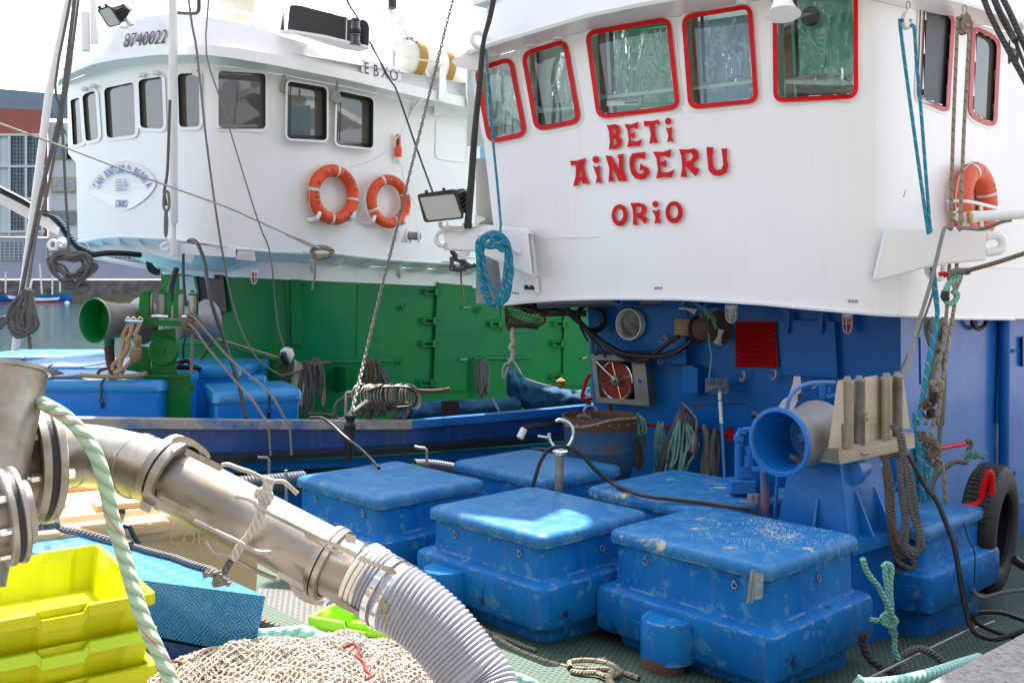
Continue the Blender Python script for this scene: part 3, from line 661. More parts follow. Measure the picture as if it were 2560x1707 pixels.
a0 = q('o', 1440, 640, 12.5); a1 = q('o', 2300, 900, 13.6); ax = a1 - a0; L_ = ax.length
MB().lathe(a0, ax, [(0, .05), (.04, .18), (.12, .245), (L_ * .3, .26), (L_ * .5, .27), (L_ * .7, .26), (L_ - .12, .245), (L_ - .04, .18), (L_, .05)], 28).build('canister', IVO, rft, True)
for u_ in (.08, .44, .88): MB().lathe(a0 + ax * u_, ax, [(0, .272), (.13, .272)], 28, cap=False).build('strap', OCH, rft, True)
MB().slab(px('o', '1500,640 1900,700 1890,720 1500,660'), 12.3, .01).build('seam', IVO, rft)
mb = MB()
for s_ in ('b 1400,470 1440,460 1448,720 1390,700', 'b 1575,505 1625,500 1640,765 1590,755'): MB().slab(px(s_[0], s_[2:]), off(dG, -.52), .06).build('roof_bracket', W_, gb)
MB().cyl(q('b', 1410, 472, 12.6), q('b', 1410, 472, 12.9), .035).cyl(q('b', 1597, 520, 13.1), q('b', 1597, 520, 13.3), .035).build('sheave', WG, gb, True)
# life rings
def life_ring(center, nrm, Rm, r, rot, label, m, texts, group=None, gr=.004):
    nrm = Vector(nrm).normalized(); ex = Vector((0, 0, 1)).cross(nrm).normalized(); ez = nrm.cross(ex)
    t = thing('life_ring', center - Zv * (Rm + r), label, 'life ring', group); c = Vector(center)
    MB().torus(c, nrm, Rm, r, 48, 16).build('ring', m, t, True)
    def at(a, rho, h): a = a + rot; return c + (ex * math.cos(a) + ez * math.sin(a)) * rho + nrm * h
    for k in range(4):
        mb = MB(); a0 = k * math.pi / 2; v = []; n = 16
        for i in range(4):
            a = a0 + (i - 1.5) * .035
            for j in range(n): b = 2 * math.pi * j / n; v.append(at(a, Rm + math.cos(b) * (r + .003), math.sin(b) * (r + .003)))
        mb.add(v, [(i * n + j, i * n + (j + 1) % n, (i + 1) * n + (j + 1) % n, (i + 1) * n + j) for i in range(3) for j in range(n)]); mb.build('tape', TAPE, t, True, fix=False)
    pr = []
    for k in range(4):
        for u_ in (0, .25, .5, .75):
            a = (k + u_) * math.pi / 2 + .1; pr.append(at(a, Rm + r * (1.02 if u_ == 0 else 1.25 + .25 * math.sin(k * 2.1)), .02 if u_ == 0 else .0) - (Zv * .03 if u_ else Zv * 0))
    MB().tube(pr, gr, 6, True).build('grab_rope', mat_once('ring_cord', (.62, .6, .55)), t, True)
    mb = MB()
    for (s_, a0, da, sz, flip) in texts:
        for i, ch in enumerate(s_):
            if ch == ' ': continue
            a = a0 - da * i; v, f = text_polys(ch)
            def mp(u, w_):
                aa = a - u * sz / Rm * .8 if not flip else a + u * sz / Rm * .8
                rho = Rm + (w_ - .35) * sz * (1 if not flip else -1); h = math.sqrt(max(0, (r + .0035) ** 2 - (rho - Rm) ** 2)); return at(aa - rot, rho, h)
            mb.add([mp(*p_) for p_ in v], f)
    mb.build('lettering', INK, t, fix=False)
    return t
_mc = {}
def mat_once(n, col, *a, **k):
    if n not in _mc: _mc[n] = mat(n, col, *a, **k)
    return _mc[n]
NS = Vector((.72, -.69, 0))
life_ring(P(834, 487.5, 11.88), NS, .288, .072, R(-8), 'round orange life ring on the green boat, the left one of the pair', ORG, [('SAN A', R(205), .2, .085, False), ('NIO', R(128), .17, .085, False), ('BERRIA', R(68), .17, .08, False), ('10-', R(255), -.19, .08, True), ('5-01', R(290), -.17, .08, True)], 'life rings on the green boat')
life_ring(P(972, 504, 12.42), NS, .272, .065, R(24), 'orange life ring on the green boat nearest the black floodlight', ORG, [('SAN ANTONIO', R(155), .165, .09, False), ('BERRIA', R(25), .16, .08, False), ('SS-5', R(245), -.2, .08, True)], 'life rings on the green boat')
for (x, y) in ((520, 1520), (765, 1520), (905, 1545), (1130, 1550)):
    MB().tube([q('b', x - 45, y + 20, lambda x: dG(x)), q('b', x, y + 15, lambda x: dG(x) - .1), q('b', x + 25, y, lambda x: dG(x) - .22), q('b', x + 40, y - 35, lambda x: dG(x) - .22)], [.03, .03, .028, .02], 8).build('ring_holder', W_, gb, True)
lt = thing('rescue_light', q('b', 1105, 1150, 12.5), 'slim orange rescue light clipped on the white wall above the life rings', 'rescue light')
c0 = q('b', 1108, 940, 12.6); u1 = 1 / 2.8 / FPX * 12.6
MB().lathe(c0, (0, 0, -1), [(0, 6*u1), (8*u1, 17*u1), (60*u1, 18*u1), (85*u1, 18*u1), (105*u1, 26*u1), (150*u1, 25*u1), (160*u1, 20*u1)]).build('body', ORG, lt, True)
MB().lathe(c0 - Zv * 160 * u1, (0, 0, -1), [(0, 17*u1), (38*u1, 16*u1), (42*u1, 10*u1)]).build('lens', IVO, lt, True)
MB().box(c0 + Vector((0, -.03, -.1)), .02, .02, .09).build('clip', BLKP, lt)
rope('cord', pts('b', '1290,690 1230,750 1160,870 1105,960 1000,1080 880,1140 770,1170', 12.5, 12.0), .006, WG, 'thin pale cord running from the roof edge to the orange rescue light', 'cord')
rope('cord', pts('b', '1075,1150 1130,1160 1140,1230 1170,1330 1220,1420 1260,1480', 12.5), .006, WG, 'thin pale cord hanging beside the ring near the floodlight', 'cord')
MB().tube(pts('b', '1270,700 1230,740 1190,810 1150,880', 12.8), .018, 8).build('conduit', WG, gb, True)
# reel of cord on the wall, blocks below the eave
rl = thing('cord_reel', q('g', 1210, 300, 12.6), 'small white reel of cord fixed to the wall below the life rings', 'reel')
ax = NS * -.02 + Vector((.9, .1, -.1)).normalized()
a0 = q('g', 1175, 250, 12.5); a1 = q('g', 1262, 255, 12.55)
for a_, r_ in ((a0, .085), (a1, .085)): MB().lathe(a_, Vector((.95, -.25, -.05)), [(-.008, r_), (.008, r_)], 28).build('flange', W_, rl, True)
MB().cyl(a0, a1, .05).build('drum', R_WI, rl, True)
MB().slab(px('g', '1125,300 1160,200 1185,200 1200,300'), 12.6, .02).build('plate', W_, rl)
def block(t, cx, y0, y1, d, label, body, wheel=None, tilt=0, k=1.):
    c = q(t, cx, (y0 + y1) / 2, d); H = (q(t, cx, y0, d) - q(t, cx, y1, d)).z; o = thing('pulley_block', c - Zv * H / 2, label, 'pulley block')
    s = H * .36 * k; e1 = Vector((.8, -.6, 0)); e1 = Vector((math.cos(tilt), math.sin(tilt), 0)); n1 = Vector((-e1.y, e1.x, 0))
    for sg_ in (-1, 1):
        pr = [(0, H * .5), (-s * .55, H * .3), (-s * .95, -H * .1), (-s * .8, -H * .38), (0, -H * .5), (s * .8, -H * .38), (s * .95, -H * .1), (s * .55, H * .3)]
        cc = c + n1 * sg_ * s * .42; MB().loft([[cc + e1 * a + Zv * b for a, b in pr], [cc + n1 * .008 + e1 * a + Zv * b for a, b in pr]]).build('cheek', body, o)
    MB().lathe(c - Zv * H * .1 - n1 * s * .32, n1, [(0, s * .95), (s * .2, s * .7), (s * .44, s * .7), (s * .64, s * .95)], 20).build('sheave', wheel or STL, o, True)
    MB().cyl(c - Zv * H * .1 - n1 * s * .55, c - Zv * H * .1 + n1 * s * .55, s * .2).build('pin', STL, o, True)
    MB().tube([c + Zv * H * .45 - e1 * s * .2, c + Zv * H * .72 - e1 * s * .3, c + Zv * H * .85, c + Zv * H * .72 + e1 * s * .3, c + Zv * H * .45 + e1 * s * .2], s * .09, 6).build('shackle', STL, o, True)
    return o
block('b', 308, 560, 652, 11.45, 'small steel pulley block hanging left of the recessed windows', STL, IVO, .4)
block('b', 675, 630, 728, 11.85, 'small steel pulley block hanging between the two recessed windows', STL, IVO, .4)
block('a', 1378, 440, 540, 10.7, 'small pale pulley block hanging above the window right of the mast', WG, STL, .4)
def chain(p, pitch, r, m, name, label, w=.6):
    q_ = crv(p, 6); acc = 0; mb = MB(); i = 0; nl = []
    for a, b in zip(q_, q_[1:]):
        L = (b - a).length; t = pitch - acc
        while t <= L: nl.append((a + (b - a) * (t / L), (b - a).normalized())); t += pitch
        acc = (acc + L) % pitch
    for i, (c, tg) in enumerate(nl):
        s1 = tg.cross(Vector((.3, 1, .1))).normalized(); s2 = tg.cross(s1)
        e = s1 if i % 2 else s2; h = pitch * .68; ww = pitch * w * .5
        mb.tube([c + tg * (h * math.cos(a)) + e * (ww * math.sin(a)) for a in [k * math.pi / 4 for k in range(8)]], r, 5, True, smooth=0)
    o = mb.build(name, m, None, True, fix=False); tag(o, label, 'chain'); return o
CHN = mat('chain_steel', (.32, .28, .24), .5, .6, var=.3, vs=20)
for s_, nm in ((('b', '320,480 312,560'), 'short chain under the eave left of the recessed windows'), (('b', '682,560 675,635'), 'short chain under the eave between the recessed windows')):
    chain(pts(s_[0], s_[1], 11.6), .035, .006, CHN, 'chain', nm)
chain([q('b', 1498, -30, 9.6), q('b', 1350, 560, 9.7), q('b', 1130, 1450, 9.7), q('g', 1100, 190, 9.6), q('g', 985, 640, 9.4), q('g', 880, 1080, 9.1), q('g', 785, 1470, 8.6)], .040, .0075, CHN, 'chain', 'long rusty chain slanting down across the life rings to the blue bulwark')
# ================================================================= BLUE BOAT
dB = table(1080, 10.65, 1200, 9.85, 1350, 9.28, 1470, 8.86, 1580, 8.5, 1796, 7.98, 2035, 7.5, 2134, 7.36, 2188, 7.36, 2242, 7.5, 2340, 7.9, 2449, 8.42, 2560, 8.95, 2700, 9.65)
eB = lin(1128, 151, 1147, 143, 1257, 107, 1461, 46, 1596, 18, 1704, 0, 1900, -45, 2050, -62, 2150, -55, 2250, -28, 2400, 8, 2560, 60, 2700, 105)
botB = lin(1259, 761, 1325, 754, 1414, 748.5, 1521, 746, 1700, 747, 1900, 759, 2039, 772, 2199, 786, 2389, 795, 2549, 797, 2700, 799)
topB = lambda x: HY - (HY - eB(x)) * (dB(x) - .5) / dB(x) - 2
bb = thing('fishing_boat', Vector((1.5, 8.5, -.6)), 'blue fishing boat with a white bridge, red framed windows and red name lettering', 'fishing boat')
BW = dict(W1='c 95,480 365,392 474,955 192,1010', W2='c 424,368 745,268 850,862 522,924', W3='c 872,220 1472,118 1542,765 958,838', W4='c 1548,108 2042,26 2090,722 1598,770',
          W5='e 197,-70 797,-70 800,690 205,722', W6='e 1245,-30 1482,115 1440,795 1218,700', W7='e 1598,168 1802,270 1772,905 1570,818')
bl = {k: rnd(px(s[0], s[2:]), 26 if k != 'W6' else 18) for k, s in BW.items()}
wall('upper_house', W_, bb, dB, lin(0, 1187, .33, 1209, .66, 1232, 1, 1260), lambda t: 2690, topB, botB, [inset(l, 11) for l in bl.values()], 5.)
def glassy(name, tint, rough, fmul, fadd, bump=0, sc=(5, 5, 1.5), ns=2.2, dist=1.4):
    m = bpy.data.materials.new(name); m.use_nodes = True; t = m.node_tree; N = t.nodes.new; L = t.links.new; t.nodes.remove(t.nodes['Principled BSDF']); out = t.nodes['Material Output']
    tr = N('ShaderNodeBsdfTransparent'); tr.inputs[0].default_value = (*tint, 1); gl = N('ShaderNodeBsdfGlossy'); gl.inputs['Roughness'].default_value = rough; fr = N('ShaderNodeLayerWeight'); fr.inputs['Blend'].default_value = .5; pw_ = N('ShaderNodeMath'); pw_.operation = 'POWER'; pw_.inputs[1].default_value = 3.5; L(fr.outputs['Facing'], pw_.inputs[0]); mx = N('ShaderNodeMixShader')
    ma = N('ShaderNodeMath'); ma.operation = 'MULTIPLY_ADD'; ma.use_clamp = True; ma.inputs[1].default_value = fmul; ma.inputs[2].default_value = fadd; L(pw_.outputs[0], ma.inputs[0]); L(ma.outputs[0], mx.inputs[0]); L(tr.outputs[0], mx.inputs[1]); L(gl.outputs[0], mx.inputs[2]); L(mx.outputs[0], out.inputs[0])
    if bump:
        tc = N('ShaderNodeTexCoord'); mp = N('ShaderNodeMapping'); mp.inputs['Scale'].default_value = sc; no = N('ShaderNodeTexNoise'); no.inputs['Scale'].default_value = ns; no.inputs['Detail'].default_value = 3; no.inputs['Distortion'].default_value = dist
        bp = N('ShaderNodeBump'); bp.inputs['Distance'].default_value = bump; L(tc.outputs['Object'], mp.inputs[0]); L(mp.outputs[0], no.inputs[0]); L(no.outputs[0], bp.inputs['Height']); L(bp.outputs[0], gl.inputs['Normal']); L(bp.outputs[0], fr.inputs['Normal'])
    return m
FILM = glassy('crinkled_film', (.82, .94, .90), .05, 1.2, .14, .14, (2.6, 2.6, .8))
CLR = glassy('window_glass', (.93, .97, .95), .01, .9, .05)
def translu(name, col, var=.4, vs=4):
    m = bpy.data.materials.new(name); m.use_nodes = True; t = m.node_tree; N = t.nodes.new; L = t.links.new; t.nodes.remove(t.nodes['Principled BSDF']); out = t.nodes['Material Output']
    d = N('ShaderNodeBsdfDiffuse'); r = N('ShaderNodeBsdfTranslucent'); a = N('ShaderNodeMixShader'); a.inputs[0].default_value = .6; n = N('ShaderNodeTexNoise'); n.inputs['Scale'].default_value = vs; mx = N('ShaderNodeMix'); mx.data_type = 'RGBA'
    mx.inputs[6].default_value = (*col, 1); mx.inputs[7].default_value = (*[c_ * (1 - var) for c_ in col], 1); L(n.outputs[0], mx.inputs[0]); L(mx.outputs[2], d.inputs[0]); L(mx.outputs[2], r.inputs[0]); L(d.outputs[0], a.inputs[1]); L(r.outputs[0], a.inputs[2]); L(a.outputs[0], out.inputs[0]); return m
GRNC = translu('green_curtain', (.14, .58, .36)); BLUC = translu('pale_blue_curtain', (.45, .66, .8))
for k, l in bl.items():
    side = k in ('W6', 'W7')
    outer = inset(l, 0); inn = inset(l, 12 if not side else 10)
    lip_ = inset(l, -9); MB().slab(lip_, off(dB, 0), .012, [inset(l, 2)]).build('window_surround', W_, bb)
    wn = MB().slab(outer, off(dB, -.008), .03, [inn]).build('window', REDP if side else RED, bb)
    nn = len(inn); v = [P(x, y, dB(x) - .03) for x, y in inn] + [P(x, y, dB(x) + .05) for x, y in inn]
    MB().add(v, [(i, (i + 1) % nn, nn + (i + 1) % nn, nn + i) for i in range(nn)]).build('rubber_seal', BLK if side else WG, wn, fix=False)
    if side:
        MB().slab(inset(l, 7), off(dB, .045), .01).build('pane', GPANE, wn)
        in2 = inset(l, 9); MB().slab(in2, off(dB, .03), .01, [inset(in2, 5)]).build('gasket', BLKP, wn)
        continue
    MB().slab(inset(l, 6), off(dB, .04), .006).build('pane', CLR, wn)
    xs = [p_[0] for p_ in l]; ys = [p_[1] for p_ in l]; x0, x1, y0, y1 = min(xs), max(xs), min(ys), max(ys); W3_ = x1 - x0
    # crinkled plastic hung behind the glass
    v = []; f = []; NX, NY = 46, 60; xa = x0 + W3_ * (.42 if k in ('W1', 'W2') else .30); xb = x1 + 25
    for j in range(NY + 1):
        for i in range(NX + 1):
            tx, ty = i / NX, j / NY; x = xa + (xb - xa) * tx; y = y0 + 30 + (y1 - y0 - 70) * ty
            nn_ = noise.noise(Vector((tx * 3.2, ty * 1.1, ord(k[1])))) * .09 + noise.noise(Vector((tx * 9 + ty * 2, ty * 3, ord(k[1]) + 4))) * .03
            v.append(P(x, y, dB(x) + .20 + nn_ * (.4 + ty)))
            if i < NX and j < NY: a = j * (NX + 1) + i; f.append((a, a + 1, a + NX + 2, a + NX + 1))
    link('plastic_curtain', v, f, FILM, wn, True)
    if k in ('W1', 'W2'): MB().slab([(x0 - 20, y0 - 10), (x1 + 60, y0 - 10), (x1 + 60, y1 + 10), (x0 - 20, y1 + 10)], off(dB, .5), .02).build('added_pale_panel', mat_once('added_panel_grey', (.62, .66, .62), .6, var=.2, vs=4), wn)  # pale panel added to catch daylight behind the dark left windows
    # wooden post, shelf
    MB().slab([(x0 + W3_ * .12, y0), (x0 + W3_ * .2, y0), (x0 + W3_ * .26, y1), (x0 + W3_ * .16, y1)], off(dB, .40), .04).build('cabin_post', WDK, wn)
    MB().slab([(x0 + W3_ * .24, y0 + 10), (x0 + W3_ * .28, y0 + 10), (x0 + W3_ * .34, y1), (x0 + W3_ * .29, y1)], off(dB, .45), .03).build('cabin_post', DARK, wn)
    ysh = y1 - (y1 - y0) * .2; sl_ = -.12 if k != 'W5' else .02
    v0 = [P(x, ysh + (x - x0) * sl_, dB(x) + .16) for x in (x0 + W3_ * .15, x1 + 10)]; v1 = [P(x, ysh - 14 + (x - x0) * sl_, dB(x) + .6) for x in (x0 + W3_ * .15, x1 + 10)]
    MB().loft([[v0[0], v0[1], v1[1], v1[0]], [a - Zv * .03 for a in (v0[0], v0[1], v1[1], v1[0])]]).build('shelf', mat_once('shelf_paint', (.35, .48, .46), .3), wn)
# cabin interior: back wall, partitions, floor, green door and pale screens
def plan(x, o): return P(x, HY, dB(x) + o)
mb = MB(); cx_ = [1200, 1400, 1600, 1800, 2000, 2200]
for a, b in zip(cx_, cx_[1:]):
    pa, pb = plan(a, 1.9), plan(b, 1.9); mb.add([pa + Zv * -.2, pb + Zv * -.2, pb + Zv * 1.45, pa + Zv * 1.45], [(0, 1, 2, 3)])
    fa, fb = plan(a, .1), plan(b, .1); mb.add([fa + Zv * .55, fb + Zv * .55, pb + Zv * .55, pa + Zv * .55], [(0, 1, 2, 3)])
for a, b in ((1330, 1545), (1720, 1740), (1880, 1960), (2190, 2400)):
    pa, pb = plan(a, 1.62), plan(b, 1.62); mb.add([pa + Zv * 1.2, pb + Zv * 1.2, pb + Zv * 2.7, pa + Zv * 2.7], [(0, 1, 2, 3)])
mb.build('cabin_lining', INT, bb, fix=False)
for x0, x1, m_, zz in ((1545, 1720, GRNC, 2.6), (1740, 1880, BLUC, 2.5), (1960, 2190, translu('mint_screen', (.45, .85, .70), .5, 8), 2.6), (1200, 1330, BLUC, 2.4)):
    pa, pb = plan(x0, 1.6), plan(x1, 1.6); MB().loft([[pa + Zv * .6, pb + Zv * .6, pb + Zv * zz, pa + Zv * zz], [a + Vector((0, .04, 0)) for a in (pa + Zv * .6, pb + Zv * .6, pb + Zv * zz, pa + Zv * zz)]]).build('cabin_screen', m_, bb)
# papers and a lamp behind the glass
pp_ = pts('c', '1025,745 1250,735 1330,680 1060,690', off(dB, .15), off(dB, .5)); MB().loft([pp_, [a + Zv * .04 for a in pp_]]).build('papers', mat_once('paper_white', (.8, .8, .82)), bb)
MB().tube(pts('c', '1155,722 1245,718', off(dB, .12)), .008, 6).build('pen', INK, bb)
MB().lathe(q('e', 600, 610, off(dB, .5)), (1, .2, 0), [(-.28, .03), (-.22, .10), (.22, .10), (.28, .03)], 20).build('cushion', BLKP, bb, True)
MB().lathe(q('e', 475, 110, off(dB, .12)), (.1, 1, .1), [(0, .06), (.05, .075), (.1, .04)], 20).build('cabin_lamp', DARK, bb, True)
# eave, fascia, roof, and unseen blocks added above to shade the deck
band('soffit', eB, lambda x: topB(x) - 1, off(dB, -.5), off(dB, 0), 1150, 2690, W_, bb, 90)
ftB = lambda x: eB(x) - min(240, 12 + max(0, (x - 1135)) * 1.05)
band('fascia', lambda x: eB(x) - 9 if x > 1150 else eB(x), eB, off(dB, -.52), off(dB, -.5), 1150, 2690, W_, bb, 90)
band('fascia', ftB, lambda x: eB(x) - 8.5, off(dB, -.2), off(dB, -.5), 1140, 2690, W_, bb, 90)
tip = pts('o', '2030,700 2060,660 2200,610 2352,575 2352,800 2200,790 2090,760', 9.55); MB().loft([tip, [a + Vector((.12, .25, .02)) for a in tip]]).build('eave_tip', W_, bb, True)
def prism_plan(name, pl, z0, z1, m, parent, bev=0):
    n = len(pl); return flip_fix(link(name, [Vector((x, y, z)) for z in (z0, z1) for x, y in pl], [tuple(range(n))[::-1], tuple(range(n, 2 * n))] + [(i, (i + 1) % n, n + (i + 1) % n, n + i) for i in range(n)], m, parent))
def roofpt(x, o): p_ = P(x, HY, dB(x) + o); return (p_.x, p_.y)
rp = [roofpt(x, -.3) for x in range(1180, 2660, 60)]; bk = (V * 4.0); rp2 = rp + [(rp[-1][0] - 1.5, rp[-1][1] + 2.5), (rp[0][0] + bk.x * .6, rp[0][1] + bk.y * .6)]
prism_plan('roof', rp2, 5.05, 5.15, W_, bb)
fb = [roofpt(x, .5) for x in range(1330, 2300, 60)]
for xa_, xb_, zt_ in ((1330, 1475, 7.5), (1480, 1655, 6.35), (1660, 2270, 7.5)):
    f_ = [roofpt(xa_ + (xb_ - xa_) * k / 4, .5) for k in range(5)]; prism_plan('shade_block', f_ + [(f_[-1][0] + .8, f_[-1][1] + 1.6), (f_[0][0] + .8, f_[0][1] + 1.6)], 5.15, zt_, W_, bb)  # added out of view; the lower middle lets sun onto the front lid
for xa_, xb_ in ((1260, 1480), (1655, 2270)):
    f_ = [roofpt(xa_ + (xb_ - xa_) * k / 4, .1) for k in range(5)]; prism_plan('shade_roof', f_ + [(f_[-1][0] + .9, f_[-1][1] + 2.1), (f_[0][0] + .9, f_[0][1] + 2.1)], 8.1, 8.25, W_, bb)  # unseen slabs added to lengthen the shadow on the fish boxes
for a in (.2, .5, .8): pz = Vector((fb[0][0] * (1 - a) + fb[-1][0] * a, fb[0][1] * (1 - a) + fb[-1][1] * a + .4, 0)); MB().cyl(pz + Zv * 7.45, pz + Zv * 8.15, .05).build('post', W_, bb, True)
fs = [roofpt(x, .6) for x in range(1880, 2300, 60)]; prism_plan('shade_screen', fs + [(fs[-1][0] + .3, fs[-1][1] + .6), (fs[0][0] + .2, fs[0][1] + .6)], 7.5, 8.1, W_, bb); prism_plan('shade_wing', [(-2.0, 11.6), (-.2, 10.7), (.6, 12), (-1.3, 13.2)], 8.1, 8.25, W_, bb)  # unseen screen and wing added to shade the quay corner and rear boxes
m0 = Vector((2.7, 9.6, 0)); MB().cyl(m0 + Zv * 5, m0 + Zv * 12, .14, .08).build('mast', W_, bb, True)
MB().box(m0 + Vector((-.3, 0, 9.2)), 2.4, .12, .12).box(m0 + Vector((0, 0, 8.3)), 1.2, .5, .06).build('unseen_crosstree', W_, bb)  # mast and crosspiece added out of view with the shading blocks
# side and back of the house close the volume
pa, pb = P(1190, HY, dB(1190)), P(2690, HY, dB(2690))
link('house_side', [Vector((pa.x, pa.y, 2.15)), Vector((pa.x + 2.2, pa.y + 2.2, 2.15)), Vector((pa.x + 2.2, pa.y + 2.2, 3.6)), Vector((pa.x, pa.y, 3.6))], [(0, 1, 2, 3)], W_, bb)
# red lettering: each letter cut from plate and stood off the wall
G_ = dict(B=['1025,873 1045,878 1080,870 1110,878 1122,905 1120,935 1105,955 1128,970 1132,1000 1120,1030 1090,1045 1060,1043 1040,1052 1048,1000 1042,920', '1066,905 1086,903 1090,932 1070,942', '1070,975 1092,973 1096,1008 1073,1018'],
 E=['1150,870 1200,872 1250,853 1242,908 1218,895 1192,900 1193,938 1226,925 1222,968 1195,958 1200,992 1240,990 1276,973 1258,1025 1215,1022 1170,1034 1180,980 1172,915'],
 T=['1284,848 1340,850 1390,838 1403,882 1378,869 1362,874 1368,945 1386,1005 1352,1000 1325,1011 1335,945 1324,880 1292,890'],
 i=['1440,890 1462,900 1486,887 1480,950 1496,996 1470,990 1449,1001 1458,950'], A=['768,1128 820,1125 880,1107 872,1150 862,1155 880,1230 906,1291 880,1284 862,1293 855,1268 832,1270 828,1297 791,1306 808,1240 812,1165 800,1150 780,1165', '838,1190 848,1190 853,1238 835,1241'],
 i2=['930,1160 955,1170 981,1157 978,1230 996,1283 970,1277 949,1288 958,1235'], N=['1017,1090 1060,1092 1110,1185 1112,1120 1100,1084 1146,1077 1142,1180 1169,1268 1110,1270 1070,1180 1065,1225 1081,1266 1039,1276 1045,1180'],
 G=['1300,1065 1292,1118 1260,1105 1228,1110 1218,1150 1225,1190 1250,1220 1280,1215 1290,1197 1270,1190 1257,1202 1261,1145 1290,1165 1320,1180 1326,1215 1300,1248 1265,1259 1225,1250 1198,1215 1186,1165 1185,1110 1205,1075 1240,1070'],
 E2=['1349,1062 1420,1065 1481,1044 1470,1107 1430,1092 1400,1097 1402,1137 1446,1121 1442,1172 1405,1160 1410,1207 1450,1208 1503,1189 1480,1244 1430,1240 1371,1253 1385,1190 1375,1110'],
 R=['1531,1045 1590,1048 1640,1039 1668,1062 1671,1110 1635,1147 1640,1170 1677,1184 1650,1237 1615,1202 1590,1172 1575,1172 1591,1241 1544,1240 1555,1170 1548,1090', '1578,1075 1618,1070 1632,1095 1615,1123 1580,1133'],
 U=['1724,1031 1773,1032 1768,1100 1775,1170 1800,1194 1830,1186 1842,1150 1835,1080 1828,1042 1871,1039 1868,1110 1879,1160 1865,1210 1820,1233 1775,1229 1740,1196 1732,1120'])
def circ(cx, cy, rx, ry, n=20): return ' '.join(f'{cx+rx*math.cos(a)},{cy+ry*math.sin(a)}' for a in [2 * math.pi * k / n for k in range(n)])
H_ = dict(O=[circ(977, 107, 57, 77), circ(975, 104, 27, 44)], R=['1052,22 1110,20 1150,30 1166,60 1160,95 1135,112 1176,131 1155,171 1120,132 1100,119 1095,132 1106,176 1069,176 1072,110 1066,60', '1092,48 1125,48 1131,72 1120,90 1095,95'],
 i=['1204,67 1232,78 1259,64 1255,120 1266,164 1240,162 1221,169 1228,120'], O2=[circ(1358, 87, 61, 78), circ(1357, 84, 29, 45)])
def letter(t, ss, dots=()):
    mb = MB(); mb.slab(px(t, ss[0]), off(dB, -.028), .009, [px(t, h) for h in ss[1:]])
    for (cx, cy, rx) in dots: mb.slab(px(t, circ(cx, cy, rx, rx * 1.08, 16)), off(dB, -.028), .009)
    l0 = px(t, ss[0]); n = len(l0)
    o = mb.build('letter', RED, bb)
    st = MB()
    for k in (0, n // 3, 2 * n // 3):
        cxx = sum(a for a, _ in l0) / n; cyy = sum(b for _, b in l0) / n; x = l0[k][0] * .85 + cxx * .15; y = l0[k][1] * .85 + cyy * .15
        st.cyl(P(x, y, dB(x) + .005), P(x, y, dB(x) - .03), .005, n=6)
    st.build('standoff', WG, o)
for k, g in G_.items(): letter('c', g, {'i': [(1457, 850, 23)], 'i2': [(950, 1118, 24)]}.get(k, ()))
for k, g in H_.items(): letter('h', g, [(1227, 30, 22)] if k == 'i' else ())
# trim of the white house
MB().tube([P(x, botB(x), dB(x) - .01) for x in range(1260, 2560, 25)], .016, 6, smooth=0).build('rubbing_strip', W_, bb, True)
for t_, x_, y_ in (('c', 490, 310), ('c', 685, 258), ('c', 1660, 55), ('c', 1970, 10), ('e', 1625, 155), ('c', 240, 378)): MB().box(q(t_, x_, y_, off(dB, -.05)), .09, .06, .06, bev=.01).box(q(t_, x_, y_, off(dB, -.085)), .03, .02, .045).build('window_hinge', WG, bb)
for t_, s_ in (('h', '232,650 250,652 268,654'), ('h', '1230,617 1250,616 1270,617'), ('i', '738,708 762,708 787,708')):
    mb = MB()
    for x, y in px(t_, s_): mb.cyl(P(x, y, dB(x) + .01), P(x, y, dB(x) - .006), .012)
    mb.build('bolt', STL, bb)
MB().tube(pts('c', '1530,170 1532,640 1560,800', off(dB, -.002)), .006, 5).build('weld_seam', WG, bb, True)
for s_ in ('S 2188,300 2186,500 2184,780', 'S 1265,600 1500,592 1800,590 2180,600', 'S 1440,470 1436,600 1432,745', 'S 2200,655 2400,665 2560,672'): MB().tube(pts('S', s_[2:], off(dB, .0015)), .0035, 5).build('weld_seam', W_, bb, True)
MB().slab(px('e', '1130,1330 1133,1332 1118,1385 1114,1380'), dB, .002).build('scratch', RUST, bb)
MB().slab(px('h', '308,595 385,598 385,630 310,628'), dB, .006).build('drain_slot', DARK, bb)
MB().slab(px('h', '305,628 405,632 405,642 305,640'), dB, .03).build('slot_lip', W_, bb)
# roof fairlead, loudspeaker
MB().torus(q('c', 132, 283, 9.3), Vector((.5, -1, .25)), .075, .022, 28, 10, sc=1.).build('fairlead', W_, bb, True)
MB().lathe(q('e', 270, 0, 7.0), Vector((-.05, -.25, -1)), [(-.12, .03), (-.05, .055), (.03, .07), (.09, .10), (.115, .125)], 28).build('horn', W_, bb, True)
# left outrigger arm
mbA = lin(1105, 9.55, 1335, 9.02)
arm = 'r 238,495 700,508 1180,545 1235,590 1290,1068 1268,1078 708,826 600,778 228,772'
MB().slab(px('r', arm[2:]), mbA, .03).build('outrigger_arm', W_, bb)
v0 = pts('r', '228,772 600,778 708,826 1268,1078', mbA); MB().loft([[a, b, b + Vector((.1, .28, 0)), a + Vector((.1, .28, 0))] for a, b in zip(v0, [a - Zv * .012 for a in v0])]).build('arm_underside', W_, bb)
v0 = pts('r', '600,500 690,480 1180,515 1250,545', mbA); MB().loft([[a, a - Zv * .035, a + Vector((.06, .3, -.035)), a + Vector((.06, .3, 0))] for a in v0]).build('arm_top', W_, bb)
MB().tube(pts('r', '1222,560 1270,600 1325,1080 1345,1290', off(dB, -.04)), .024, 8).build('arm_gusset', W_, bb, True)
MB().tube(pts('r', '265,565 180,575 140,650 175,715 255,725', 9.5), .026, 10).build('eye', W_, bb, True)
